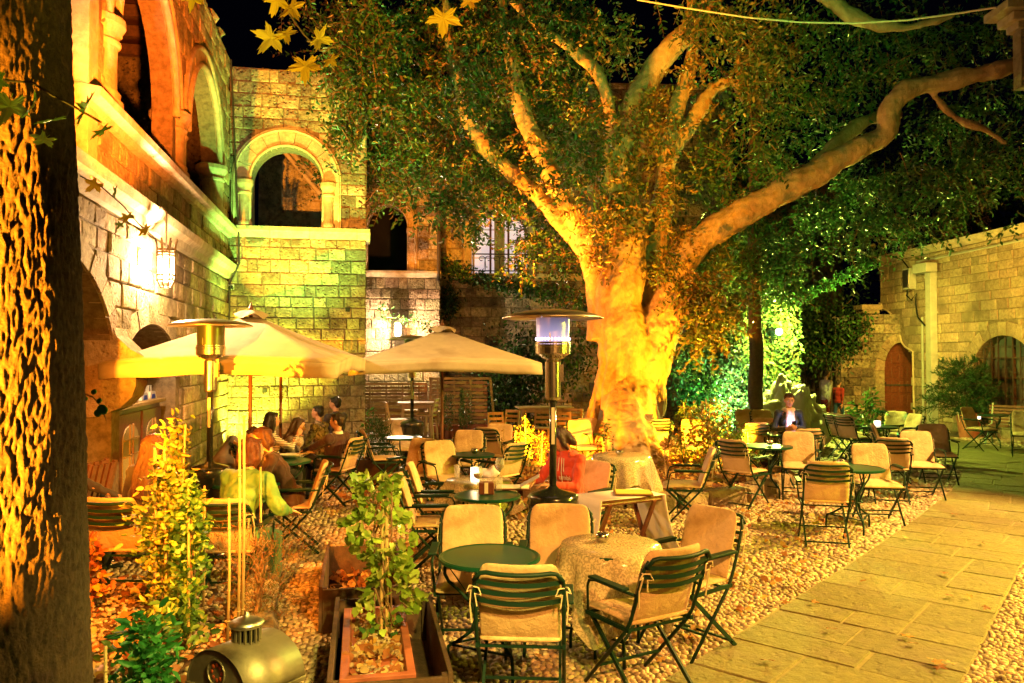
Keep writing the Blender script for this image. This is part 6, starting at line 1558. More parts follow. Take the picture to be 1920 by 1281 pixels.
person('guest in grey jacket bending far forward over the table with the plate', -3.28, 10.65, -80, TOPS['grey'], PAN['black'], 'long', (0.05,0.02,0.012), hip=0.48, lean=0.62, yaw=0.0, pitch=0.2, hands=((-0.14,0.50,0.74),(0.14,0.48,0.74)), scale=0.95)
person('dark-haired man in patterned shirt looking left, behind the man in the sweater', -2.93, 12.1, 78, TOPS['check'], PAN['black'], 'short', (0.012,0.010,0.010), hip=0.50, lean=0.2, yaw=0.1, hands=((-0.1,0.38,0.62),(0.14,0.36,0.62)), fem=False, scale=0.93)
person('guest with black hair mostly hidden right behind the man in the patterned shirt', -2.88, 12.75, 60, TOPS['dark'], PAN['black'], 'short', (0.010,0.010,0.010), hip=0.56, lean=0.05, yaw=0.2, fem=False, scale=0.96)
q = CHAIRS['c6'].location
person('guest with long brown hair seen from behind in an orange-lit chair by the thick trunk', q.x+0.05, q.y+0.02, -14, TOPS['dark'], PAN['black'], 'long', (0.07,0.025,0.015), hip=0.52, lean=0.22, side=0.10, yaw=0.1, hands=((-0.2,0.40,0.70),(0.16,0.45,0.72)), scale=1.0, shoe=BOOT)
q = CHAIRS['c7'].location+Vector((-0.05,0,0))
person('guest in bright green patterned blouse seen from behind, leaning right', q.x+0.02, q.y, -18, TOPS['green'], PAN['green'], 'bob', WOODCH, hip=0.52, lean=0.46, side=0.0, yaw=-0.3, hands=((-0.16,0.52,0.78),(0.26,0.42,0.70)), scale=1.0, shoe=BOOT, bulk=0.032)
person('auburn haired guest in brown bending over beside the green blouse', -2.28, 8.05, 105, TOPS['brown'], PAN['black'], 'bob', (0.07,0.02,0.010), hip=0.50, lean=0.50, side=0.1, yaw=0.2, pitch=0.3, bulk=0.018, hands=((-0.10,0.50,0.74),(0.16,0.44,0.72)), scale=1.0)
person('guest with dark hair between the green blouse and the bending auburn guest', -2.95, 9.2, 165, TOPS['brown'], PAN['black'], 'bob', (0.05,0.02,0.012), hip=0.48, lean=0.35, pitch=0.3, scale=0.92)
person('guest whose dark sleeved arm shows between the thick trunk and the orange-lit chair', -4.22, 7.25, -55, TOPS['dark'], PAN['black'], 'short', (0.02,0.015,0.01), hip=0.5, lean=0.1, hands=((-0.1,0.40,0.70),(0.20,0.50,0.72)), fem=False)
def hoodie(t, k):
    b = MB(); b.tube([k['N']+k['rt']*0.10*math.sin(a)-k['fw']*0.09*math.cos(a)*1.0+k['sp']*(0.02-0.02*math.cos(a)) for a in [(-2.3+4.6*i/12) for i in range(13)]], 0.033, 8)
    me = remeshed('hood', b, 0.012, 3); me.materials.append(TOPS['red']); ob('hood', me, t)
    zp = k['fw']; MB().tube([k['N']+zp*0.085, k['C']+zp*0.128+k['sp']*0.05, k['P']+zp*0.14+k['sp']*0.04], 0.004, 5).build('zip', M['paper'], t)
    for s in (-1,1): MB().tube([k['N']+zp*0.09+k['rt']*s*0.03, k['C']+zp*0.135+k['rt']*s*0.035+k['sp']*0.06], 0.004, 5).build('drawstring', M['paper'], t)
    cu = bpy.data.curves.new('print', 'FONT'); cu.body = 'umbi'; cu.size = 0.075; cu.extrude = 0.001; cu.materials.append(M['paper'])
    tmp = bpy.data.objects.new('tmp', cu); COL.objects.link(tmp); bpy.context.view_layer.update(); pm = bpy.data.meshes.new_from_object(tmp.evaluated_get(bpy.context.evaluated_depsgraph_get())); bpy.data.objects.remove(tmp)
    o = bpy.data.objects.new('print', pm); COL.objects.link(o); o.parent = t
    o.matrix_local = Matrix.Translation(k['C']+zp*0.155-k['rt']*-0.02-k['sp']*0.02) @ Matrix((-k['rt'], k['sp'], zp)).transposed().to_4x4()
person('woman in coral red hoodie with dark bob reading a menu behind the heater pole', 0.62, 7.95, 140, TOPS['red'], PAN['tan'], 'bob', (0.045,0.015,0.012), hip=0.50, lean=0.22, yaw=-0.75, pitch=0.5, hands=((-0.05,0.42,0.78),(0.22,0.40,0.78)), knees=((-0.12,0.44,0.56),(0.10,0.45,0.55)), feet=((-0.10,0.50,0.09),(0.12,0.42,0.09)), shoe=BOOT, boots=0.45, extras=hoodie, scale=0.97)
ch = copy_tree(CH); ch.location = (0.66, 7.9, 0); ch.rotation_euler = (0,0,R(138)); ch['label'] = 'armchair under the woman in the red hoodie, hidden by the heater base'
def phone(t, k):
    ph = thing('mobile_phone', 'lit mobile phone in the hand of the woman in navy', 'phone', (0,0,0)); w = t.matrix_world if False else Matrix.Translation(t.location) @ t.rotation_euler.to_matrix().to_4x4() @ Matrix.Scale(t.scale[0], 4)
    c = (k['wr'][-1]+k['wr'][1])/2+Vector((-0.03,0.06,0.07)); ph.location = w@c; ph.rotation_euler = (R(-35), 0, t.rotation_euler.z)
    MB().box((0,0,0), (0.068,0.009,0.135)).build('case', M['blackm'], ph, bevel=0.003)
    M.setdefault('screen', mat('phone_screen', (0.8,0.7,1), None, emit=(0.86,0.72,1.0), estr=14)); MB().box((0,-0.0055,0), (0.060,0.002,0.12)).build('screen', M['screen'], ph)
    p = w@(c+Vector((0,-0.05,0.03))); lamp('phone_light', 'POINT', p, 1.6, (0.86,0.74,1.0), rad=0.04)
    b = MB(); b.tube([k['N']+k['rt']*0.075*math.cos(a)+k['fw']*0.075*math.sin(a)+k['sp']*0.02 for a in [i*2*PI/14 for i in range(14)]], 0.036, 8, close=True)
    for s in (-1,1): limb(b, k['N']+k['fw']*0.10+k['rt']*s*0.03, k['C']+k['fw']*0.15+k['rt']*s*0.05-k['sp']*0.14, 0.038, 0.048)
    me = remeshed('scarf', b, 0.012, 3); me.materials.append(mat('patterned_pink_scarf', (0.72,0.38,0.36), (0.65,0.60,0.70), 26, 0.85, 0.4, 30)); ob('scarf', me, t)
person('woman with dark bun in navy cardigan and pink scarf reading her lit phone', 4.64, 13.0, 172, TOPS['navy'], PAN['black'], 'bun', (0.04,0.012,0.012), hip=0.56, lean=0.05, pitch=0.25, hands=((-0.07,0.24,0.86),(0.10,0.26,0.84)), palm=((0,-1,0),(0,-1,0)), extras=phone, scale=1.0)
ch = copy_tree(CH); ch.location = (4.66, 13.05, 0); ch.rotation_euler = (0,0,R(172)); ch['label'] = 'armchair under the woman reading her phone'
person('passer-by in pale jacket and red skirt walking along the iron fence', at_y(1548,760,21.0).x, 21.0, -70, TOPS['pale'], PAN['red'], 'short', (0.03,0.02,0.015), hip=0.86, lean=0.05, stand=True, hands=((-0.22,0.10,0.80),(0.22,-0.08,0.80)), feet=((-0.09,0.26,0.07),(0.09,-0.22,0.09)), scale=0.98, vox=0.02, bare_leg=True)
person('second passer-by in a red top beside the low hedge near the stone wall', at_y(1572,790,22.4).x, 22.4, -60, PAN['red'], PAN['blue'], 'short', (0.03,0.02,0.015), hip=0.86, lean=0.05, stand=True, hands=((-0.22,0.10,0.80),(0.22,-0.08,0.80)), feet=((-0.09,-0.20,0.09),(0.09,0.24,0.07)), scale=0.80, vox=0.02)
# folded jackets and bag on the chair beside the striped woman
jk = thing('jacket', 'grey striped jacket thrown over the chair back left of the striped woman', 'jacket', (-4.05, 11.2, 0.4))
b = MB(); limb(b, (-.2,0,0.1), (0.0,0.05,0.42), 0.10, 0.07); limb(b, (0,0.05,.4), (0.25,0,.12), 0.08, 0.10); limb(b, (-.1,0,.1), (.2,0,.05), .13,.12)
me = remeshed('fabric', b, 0.02, 3); me.materials.append(cloth('grey_wool', (0.22,0.20,0.19))); ob('fabric', me, jk)

# ================================================================ plants
YG = [(0.55,0.36,0.03),(0.60,0.44,0.05),(0.34,0.36,0.05),(0.16,0.28,0.04)]
GR = [(0.05,0.17,0.03),(0.08,0.22,0.04),(0.04,0.12,0.03)]
LG = [(0.22,0.40,0.06),(0.32,0.48,0.10),(0.16,0.32,0.05)]
DG = [(0.022,0.06,0.018),(0.03,0.085,0.022),(0.016,0.045,0.014)]
OR = [(0.50,0.16,0.04),(0.55,0.26,0.05),(0.36,0.10,0.04)]
def plant(label, cat, x, y, z, h, rad, n, L, W, cols, tpl='ell', canes=0, stems=3, seed=1, shape='col', name='plant', up=0.25, mt=None, split=None, group=None):
    rg = np.random.default_rng(seed); t = thing(name, label, cat, (x, y, z), 0, group)
    zz = rg.uniform(0.04, 1, n)**0.9*h
    if shape == 'col': rr = rad*(0.75+0.35*np.sin(zz*7+seed)+0.2*np.sin(zz*17))*np.clip((h-zz)/h*4, 0.25, 1)
    elif shape == 'cone': rr = rad*np.clip(1-zz/h, 0.03, 1)**0.8*np.clip(zz/h*8, 0.3, 1)
    elif shape == 'bush': rr = rad*np.sqrt(np.clip(1-((zz/h-0.55)/0.55)**2, 0.05, 1))
    else: rr = rad*(0.3+zz/h)
    a = rg.uniform(0, 2*PI, n); q = np.sqrt(rg.uniform(0.08, 1, n))*rg.choice([1,1,1,1.35], n)
    P = np.stack([np.cos(a)*rr*q, np.sin(a)*rr*q, zz], 1)
    kc = max(6, n//11); ci = rg.integers(0, kc, n); P = P[ci]+rg.normal(0, 1, (n,3))*[rad*0.22, rad*0.22, min(0.05, h*0.06)+L*0.3]; P[:,2] = np.maximum(P[:,2], 0.01)
    D = np.stack([np.cos(a), np.sin(a), rg.normal(up, 0.5, n)], 1)+rg.normal(0, 0.45, (n,3)); D[:,:2] += P[:,:2]/max(rad,0.05)*0.8
    k = 2 if split else 1
    if split:
        m = (zz/h > split[0]+rg.normal(0,0.12,n))
        for nm, mm, cc in (('upper_leaves', m, cols), ('lower_leaves', ~m, split[1])):
            if mm.sum(): ob('foliage', leaf_mesh('foliage', P[mm], D[mm], L*rg.uniform(.6,1.3,mm.sum()), W*rg.uniform(.7,1.2,mm.sum()), cc, tpl, mt, seed), t)
    else: ob('foliage', leaf_mesh('foliage', P, D, L*rg.uniform(.6,1.3,n), W*rg.uniform(.7,1.2,n), cols, tpl, mt, seed), t)
    r2 = random.Random(seed)
    for i in range(stems):
        pts = [(r2.uniform(-.25,.25)*rad*j/5+r2.uniform(-.05,.05)*rad, r2.uniform(-.25,.25)*rad, h*0.92*j/6) for j in range(7)]; MB().tube(pts, [0.008*(1-j/9) for j in range(7)], 5).build('stem', M['twig'], t)
    for i in range(canes):
        x0 = r2.uniform(-.35,.35)*rad; MB().tube([(x0, -rad*0.3, -0.03), (x0+r2.uniform(-.04,.04), -rad*.1, h*r2.uniform(1.0,1.12))], 0.009, 6).build('cane', M['cane'], t)
    return t
p = at_y(306, 1148, 5.25)
plant('tall yellow and green climber tied to canes in the front bed', 'climbing plant', p.x, 5.25, 0.10, 1.18, 0.13, 1500, 0.055, 0.034, [(0.44,0.36,0.04),(0.28,0.32,0.05),(0.16,0.26,0.04)], 'ell', canes=3, stems=5, seed=2, name='climbing_plant')
plant('dark leaved climber twined just right of the tall yellow climber', 'climbing plant', at_y(358,1000,5.1).x, 5.1, 0.10, 1.05, 0.10, 800, 0.048, 0.036, LG+GR, 'lob', canes=1, stems=3, seed=3, name='climbing_plant')
plant('spreading golden top of the climber in front of the cabinet', 'climbing plant', at_y(325,1000,5.7).x, 5.7, 0.10, 1.38, 0.17, 900, 0.062, 0.036, YG[:2]+LG[:2], 'ell', canes=1, stems=4, seed=23, name='climbing_plant')
p = at_y(275, 1215, 3.9)
plant('leafy green basil-like herb at the lower left edge of the front bed', 'herb', p.x, 3.9, 0.08, 0.56, 0.13, 520, 0.07, 0.032, [(0.03,0.20,0.05),(0.05,0.28,0.06)], 'ell', stems=5, seed=4, name='herb_plant')
p = at_h(160, 1150, 0.1)
plant('reddish withered shrub between the thick trunk and the orange-lit chair', 'shrub', p.x, p.y, 0.10, 0.50, 0.11, 200, 0.065, 0.045, OR+YG[:1], 'lob', canes=1, stems=4, seed=5, name='shrub')
p = at_h(520, 1132, 0.1)
plant('feathery rosemary-like bush right of the staked canes', 'shrub', p.x, 5.6, 0.10, 0.66, 0.28, 2600, 0.05, 0.006, [(0.12,0.10,0.03),(0.20,0.12,0.03),(0.08,0.10,0.03),(0.25,0.08,0.03)], 'ndl', stems=12, seed=6, shape='v', up=1.2, name='shrub')
p = at_h(415, 1095, 0.1)
plant('low trailing herb with few leaves behind the brass lantern', 'herb', at_h(400,1160,0.1).x, 4.9, 0.10, 0.28, 0.26, 120, 0.07, 0.05, LG+GR, 'ell', stems=4, seed=7, name='herb_plant')
for i, (px, y_, h, lb) in enumerate(((455,5.0,1.55,'tallest bare cane of the pair in front of the green blouse'),(447,5.02,1.45,'second bare cane close to the tallest one'),(382,5.9,0.95,'short cane against the back of the right orange-lit chair'),(487,6.2,1.05,'cane in front of the bending auburn guest'),(198,3.7,0.55,'short thin cane standing alone beside the thick trunk'),(155,6.2,1.05,'pale cane along the left orange-lit chair back'),(428,5.1,1.0,'leaning cane between the two bare canes and the lantern'))):
    q = at_y(px, 1000, y_); c = thing('cane', lb, 'garden cane', (q.x, y_, 0.08), 0, 'bamboo canes in the front bed'); MB().tube([(0,0,0),(0.01,0,h*.5),(0.0,0.01,h)], [0.010,0.009,0.008], 7).build('culm', M['cane'], c, smooth=True)
    for k in range(1, 5): MB().lathe([(0.010,-.004),(0.0125,0),(0.010,.004)], (0.006,0,h*k/5), 8).build('node', M['cane'], c)
# vine in the terracotta trough
vn = thing('trellised_vine', 'bright green geranium-like vine climbing two canes in the terracotta trough', 'vine', (-0.83, 4.82, 0.27), R(11))
rg = np.random.default_rng(31); n = 380; zz = rg.uniform(0.18, 1.0, n)*1.02; cxv = 0.05*np.sin(zz*5)+0.03; rr = 0.15*(0.6+0.6*np.sin(zz*6.5+0.4)**2); a = rg.uniform(0, 6.28, n); q = np.sqrt(rg.uniform(0.1,1,n))
P = np.stack([cxv+np.cos(a)*rr*q*1.25, np.sin(a)*rr*q, zz], 1); D = np.stack([np.cos(a), np.sin(a)-0.4, rg.normal(0.05,0.4,n)], 1)
ob('foliage', leaf_mesh('foliage', P, D, 0.062*rg.uniform(.5,1.35,n), 0.066*rg.uniform(.8,1.2,n), [(0.20,0.34,0.04),(0.28,0.42,0.06),(0.14,0.26,0.03),(0.36,0.44,0.10)], 'lob', M['leafg'], 3), vn)
for k in range(2): MB().tube([(0.02+0.035*k,-0.02,-0.05),(0.03+0.02*k,0,1.0-0.1*k)], 0.011, 7).build('cane', M['cane'], vn)
for k in range(4): MB().tube([(0.03+0.06*math.sin(j*1.1+k), 0.04*math.cos(j*1.3+k), j*0.16) for j in range(7)], 0.006, 5).build('stem', M['twig'], vn)
rg = np.random.default_rng(9); D = rg.normal(0,1,(26,3)); D[:,2] = abs(D[:,2]); P = rg.uniform([-.08,-.1,0],[.14,.1,.12],(26,3))
ob('foliage', leaf_mesh('foliage', P, D, 0.05, 0.045, GR+LG, 'lob', M['leafg'], 4), vn)
YGd = [(0.22,0.16,0.02),(0.26,0.20,0.03),(0.16,0.17,0.03),(0.09,0.15,0.03)]; LGd = [(0.11,0.20,0.03),(0.15,0.22,0.05),(0.08,0.16,0.03)]; ORd = [(0.26,0.09,0.02),(0.28,0.13,0.03)]
def gpos(px, s): return ((px-960)/s, FPX/s)
def staked(px, s, z, h, r, n, cols, lb, seed, L=0.07, tpl='ell', canes=1, shape='col', name='young_shrub', **k):
    x, y = gpos(px, s); return plant(lb, 'shrub', x, y, z, h, r, n, L, L*0.5, cols, tpl, canes=canes, stems=3, seed=seed, shape=shape, name=name, **k)
staked(985, 112, 0.15, 0.82, 0.15, 620, YGd+LGd, 'slim yellow green shrub on a cane left of the burning heater', 40, 0.06)
staked(965, 112, 0.15, 0.60, 0.14, 180, [(0.28,0.06,0.03),(0.38,0.12,0.04)], 'dry red stemmed shrub touching the slim yellow green one', 41, 0.05)
staked(1012, 110, 0.15, 0.55, 0.16, 260, YGd[:2]+ORd, 'golden brown low shrub just left of the heater pole', 42, 0.06)
staked(940, 118, 0.05, 0.75, 0.10, 120, ORd+YGd[:2], 'sparse twiggy shrub behind the light slatted chair', 48, 0.05)
staked(1136, 125, 0.15, 0.85, 0.09, 210, LGd, 'thin green climber standing before the lit trunk', 43, 0.055)
staked(1150, 122, 0.15, 0.6, 0.08, 90, YGd[:2]+LGd, 'thin faded seedling right of the green climber on the trunk', 49, 0.05)
staked(1250, 120, 0.15, 0.55, 0.13, 190, ORd+YGd[:2], 'orange leaved sapling on a cane right of the trunk base', 44, 0.06)
staked(1283, 104, 0.15, 0.95, 0.20, 520, LGd+YGd[2:], 'green leafy shrub left in the group beside the trunk', 45, 0.07)
staked(1322, 116, 0.15, 1.10, 0.34, 1100, YGd+ORd[:1]+LGd[:1], 'big yellow orange shrub on canes beside the side-on chair', 46, 0.08, canes=3, shape='bush')
staked(1362, 118, 0.15, 0.80, 0.24, 480, LGd+YGd[:1], 'green yellow shrub behind the chair with angled slats', 47, 0.07, canes=1, shape='bush')
staked(1398, 112, 0.10, 0.62, 0.18, 300, GR+ORd[:1]+LGd[:1], 'low green shrub left of the slat-backed chair and phone reader', 50, 0.06)
staked(1190, 104, 0.15, 0.5, 0.16, 160, ORd, 'rusty leaved seedling right at the left foot of the trunk', 51, 0.06)
# potted conifers
for i, (px, s, h, r, lb) in enumerate(((710,118,0.62,0.17,'bushy dwarf cypress in a dark box beside the stone corner'),(840,84,0.75,0.13,'narrow cypress right of the parasol pole in a dark trough'),(866,84,0.92,0.09,'taller thin cypress of the pair before the woven screen'),(876,83,0.80,0.12,'rounder cypress of the pair before the woven screen'))):
    x, y = gpos(px, s); plant(lb, 'cypress', x, y, 0.38, h, r, 1500 if i == 0 else 800, 0.06, 0.012, DG+[(0.03,0.10,0.02)], 'ndl', stems=1, seed=60+i, shape='bush' if i != 2 else 'cone', up=1.3, name='potted_cypress')
t = thing('planter_box', 'dark square box beneath the bushy dwarf cypress', 'planter', (gpos(710,118)[0], gpos(710,118)[1], 0)); MB().lathe([(0.01,0),(0.26,0),(0.30,0.42),(0.26,0.42),(0.25,0.37),(0.01,0.37)], (0,0,0), 4, PI/4, PI/4+2*PI, 1.5, 1.0).build('box', M['darkwood'], t)
x, y = gpos(692, 112); plant('small spindly shrub with round leaves left of the dwarf cypress', 'shrub', x, y, 0.3, 0.85, 0.13, 90, 0.06, 0.04, GR+[(0.2,0.05,0.03)], 'ell', stems=3, seed=66, name='shrub')
# schefflera right
x, y = gpos(1625, 93); plant('young glossy schefflera on a cane beside the glowing far candle', 'shrub', x, y, 0.1, 1.18, 0.26, 420, 0.15, 0.055, GR+[(0.10,0.24,0.04)], 'ell', canes=2, stems=3, seed=70, up=-0.4, name='schefflera', mt=M['leafg'])
x, y = gpos(1668, 90); plant('low spreading leaves right of the far candle', 'shrub', x, y, 0.1, 0.55, 0.35, 160, 0.17, 0.06, GR, 'ell', stems=3, seed=71, name='schefflera', shape='bush', mt=M['leafg'])
x, y = gpos(1500, 80); plant('rounded pale hedge bush between tarpaulin and gate', 'hedge', x+0.3, y, 0.0, 0.42, 0.75, 1500, 0.06, 0.04, [(0.18,0.22,0.06),(0.22,0.26,0.08)], 'ell', stems=2, seed=72, name='hedge', shape='bush')
# fir in the terracotta pot
ft = thing('potted_fir', 'bushy dark green fir spreading in front of the grilled window', 'fir', (FIRPOT.location.x-0.10, FIRPOT.location.y, 0.55))
rg = np.random.default_rng(80); Pn = []; Dn = []
br = MB()
for i in range(58):
    zz = 0.05+1.15*(i/58)**1.0; a = i*2.4; Lb = 0.95*(1-(zz/1.7)**1.6)*rg.uniform(.6,1.15)+0.15; d = np.array([math.cos(a), math.sin(a)*0.8, rg.uniform(-0.35,0.75)]); d /= np.linalg.norm(d)
    pts = [np.array([0,0,zz])+d*Lb*q+np.array([0,0,-0.12*q*q*Lb]) for q in np.linspace(0,1,6)]
    br.tube([tuple(p) for p in pts], [0.012,0.010,0.008,0.006,0.004,0.003], 4)
    for q in np.linspace(0.15,1,13):
        c = np.array([0,0,zz])+d*Lb*q+np.array([0,0,-0.12*q*q*Lb]); sd = np.cross(d,[0,0,1])
        for sg in (-1,1):
            tw = d*0.7+sd*sg*0.8; tw /= np.linalg.norm(tw); tl = 0.24*(1.15-q)+0.06
            rv = rg.normal(0,1,3); tw = d*0.6+rv/np.linalg.norm(rv)*0.8; tw /= np.linalg.norm(tw)
            for w in np.linspace(0,1,7):
                for _ in range(4): Pn.append(c+tw*tl*w); Dn.append(tw+rg.normal(0,0.55,3))
Pn = np.array(Pn); Dn = np.array(Dn); ob('foliage', leaf_mesh('foliage', Pn, Dn, 0.055, 0.012, [(0.015,0.075,0.02),(0.03,0.11,0.03),(0.02,0.06,0.02)], 'ndl', None, 1), ft)
br.tube([(0,0,-0.1),(0,0,1.5)], [0.03,0.01], 7); br.build('trunk', M['bark3'], ft)
# small twig with round leaves from behind the trunk (left)
tw = thing('hanging_twig', 'small twig with round green leaves poking out right of the thick trunk', 'twig', (0,0,0))
pa = [at_y(px,py,3.6) for px, py in ((128,725),(150,735),(175,745),(192,765),(200,790))]
MB().tube(pa, 0.003, 5).build('stem', M['twig'], tw)
for k, (px, py, s_) in enumerate(((142,722,.045),(142,742,.05),(160,748,.035),(176,735,.04),(186,752,.04),(192,768,.075),(184,774,.06))):
    c = at_y(px, py, 3.58); MB().ball(c, (s_*0.36, 0.004, s_*0.30), 12, 6, Euler((0,random.uniform(-.8,.8),0)).to_matrix()).build('leaf', M['rleaf'] if 'rleaf' in M else M.setdefault('rleaf', mat('round_leaf', (0.05,0.28,0.05), None, 9, 0.4)), tw, smooth=True)

# ================================================================ the big fig tree
TY = 15.0
FT = thing('fig_tree', 'huge floodlit fig tree with fused pale trunk and long right limb, centre', 'tree', (1.9, TY, 0))
def chain(b, pts, n=14):
    V_ = []; Rr = []
    for px, py, y, r in pts:
        p = at_y(px, py, y); V_.append((p.x-1.9, p.y-TY, p.z)); Rr.append(r)
    # refine with Catmull interpolation and a little wobble
    P = [Vector(v) for v in V_]; out = []; ro = []
    for i in range(len(P)-1):
        p0 = P[max(i-1,0)]; p1 = P[i]; p2 = P[i+1]; p3 = P[min(i+2,len(P)-1)]
        for k in range(5):
            t = k/5; q = 0.5*((2*p1)+(p2-p0)*t+(2*p0-5*p1+4*p2-p3)*t*t+(3*p1-p0-3*p2+p3)*t**3); r = Rr[i]+(Rr[i+1]-Rr[i])*t
            q += Vector((noise.noise(q*1.3), noise.noise(q*1.3+Vector((9,0,0))), 0))*r*0.22; out.append(q); ro.append(r*(1+0.16*noise.noise(q*2.2)))
    out.append(P[-1]); ro.append(Rr[-1]); b.tube(out, ro, n)
    return out, ro
b = MB(); Y = TY
CH_ = []
CH_.append(chain(b, [(1168,905,Y,0.72),(1170,850,Y,0.70),(1172,780,Y,0.60),(1172,700,Y,0.56),(1170,640,Y,0.55),(1160,560,Y,0.50),(1172,490,Y,0.40),(1180,420,Y,0.34),(1165,330,Y,0.30),(1180,240,Y,0.27),(1215,150,Y,0.26),(1262,90,Y-.2,0.24),(1310,40,Y-.3,0.22),(1350,-30,Y-.4,0.2),(1400,-140,Y-.4,0.15)]))
CH_.append(chain(b, [(1195,880,Y-.1,0.50),(1205,780,Y-.1,0.42),(1215,690,Y,0.42),(1240,610,Y,0.42),(1262,540,Y,0.34),(1285,480,Y-.1,0.31),(1330,438,Y-.2,0.29),(1400,398,Y-.4,0.27),(1470,358,Y-.6,0.26),(1540,318,Y-.9,0.25),(1610,278,Y-1.1,0.22),(1660,250,Y-1.2,0.19),(1668,205,Y-1.3,0.20),(1700,170,Y-1.4,0.18),(1780,150,Y-1.6,0.16),(1860,135,Y-1.8,0.15),(1940,105,Y-2,0.12),(2050,60,Y-2.2,0.08)]))
CH_.append(chain(b, [(1130,640,Y+.1,0.34),(1125,560,Y+.2,0.27),(1108,490,Y+.3,0.23),(1085,420,Y+.4,0.21),(1045,350,Y+.5,0.20),(1015,285,Y+.6,0.20),(985,225,Y+.7,0.18),(965,150,Y+.8,0.15),(950,60,Y+.9,0.12),(930,-60,Y+1,0.08)]))
CH_.append(chain(b, [(1100,480,Y+.4,0.16),(1030,390,Y+.8,0.16),(960,325,Y+1,0.16),(918,285,Y+1.1,0.17),(885,230,Y+1.2,0.16),(862,160,Y+1.3,0.14),(845,80,Y+1.4,0.11),(830,-40,Y+1.4,0.08)]))
CH_.append(chain(b, [(1225,600,Y+.3,0.32),(1228,500,Y+.4,0.26),(1240,400,Y+.4,0.23),(1250,310,Y+.4,0.20),(1262,220,Y+.4,0.18),(1290,140,Y+.4,0.14),(1300,60,Y+.4,0.12),(1290,-50,Y+.4,0.09)]))
CH_.append(chain(b, [(1172,430,Y-.1,0.20),(1140,350,Y-.2,0.18),(1150,260,Y-.2,0.15),(1125,150,Y-.1,0.13),(1070,90,Y,0.11),(1010,50,Y,0.09),(960,0,Y,0.07)]))
CH_.append(chain(b, [(1262,280,Y+.5,0.16),(1310,210,Y+.6,0.16),(1345,160,Y+.7,0.14),(1400,155,Y+.8,0.08),(1450,150,Y+.9,0.03)]))
CH_.append(chain(b, [(1520,325,Y-.6,0.16),(1580,260,Y-.4,0.15),(1630,225,Y-.3,0.13),(1690,215,Y-.2,0.10)]))
CH_.append(chain(b, [(1480,-60,Y-1.6,0.14),(1555,-5,Y-1.6,0.13),(1610,35,Y-1.7,0.12),(1690,52,Y-1.8,0.07),(1790,30,Y-1.9,0.02)]))
CH_.append(chain(b, [(1735,155,Y-1.4,0.06),(1765,195,Y-1.5,0.06),(1800,225,Y-1.6,0.05),(1850,245,Y-1.6,0.045),(1885,270,Y-1.6,0.035)]))
# buttress roots
for k, (px, py, r) in enumerate(((1085,872,0.16),(1110,890,0.2),(1255,885,0.17),(1235,900,0.18),(1062,862,0.11),(1275,872,0.1),(1175,905,0.22),(1140,905,0.17),(1205,910,0.16))):
    g = at_h(px, py, 0.02); mid = at_y(1170+(px-1170)*0.62, 800, (g.y+Y)/2); top_ = at_y(1172+(px-1170)*0.36, 690, Y-0.12*(Y-g.y > 0))
    b.tube([(g.x-1.9+(g.x-1.9)*0.3, g.y-TY, -0.1),(g.x-1.9,g.y-TY,0.1),(mid.x-1.9,mid.y-TY,mid.z),(top_.x-1.9,top_.y-TY,top_.z)], [r*0.6,r,r*1.15,r*0.7], 10)
me = remeshed('trunk', b, 0.034, 3); me.materials.append(M['bark'])
# folds and knots pushed into the real surface
v = np.empty(len(me.vertices)*3, np.float32); me.vertices.foreach_get('co', v); v = v.reshape(-1,3); nn = np.empty(len(me.vertices)*3, np.float32); me.vertices.foreach_get('normal', nn); nn = nn.reshape(-1,3)
ang = np.arctan2(v[:,1]+0.0, v[:,0]); low = np.clip((3.6-v[:,2])/3.0, 0, 1)
d = -0.085*(1-np.abs(np.sin(ang*3.5+v[:,2]*0.35+0.5*np.sin(v[:,2]*1.1))))**2.5*low-0.010*(1-np.abs(np.sin(v[:,2]*13+2.5*np.sin(ang*2.3)+2*np.sin(v[:,2]*2.7))))**3
dn = np.array([noise.noise(Vector((q[0]*3.5,q[1]*3.5,q[2]*1.6)))+0.35*noise.noise(Vector(q)*11) for q in v.tolist()])*0.045
v = v+nn*(d+dn)[:,None]; me.vertices.foreach_set('co', v.astype(np.float32).ravel()); me.update(); ob('trunk', me, FT)
# crown
rgc = np.random.default_rng(99)
CLUMPS = []
def clump(px, py, y, rx, rz, ry, n, cols): CLUMPS.append((px, py, y, rx, rz, ry, n, cols))
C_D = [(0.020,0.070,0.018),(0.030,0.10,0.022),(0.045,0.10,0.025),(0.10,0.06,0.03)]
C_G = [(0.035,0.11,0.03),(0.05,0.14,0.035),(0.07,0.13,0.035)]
C_Y = [(0.08,0.12,0.03),(0.15,0.12,0.035),(0.05,0.10,0.03)]  # yellower set, uplight on the leaves mixed into their colour
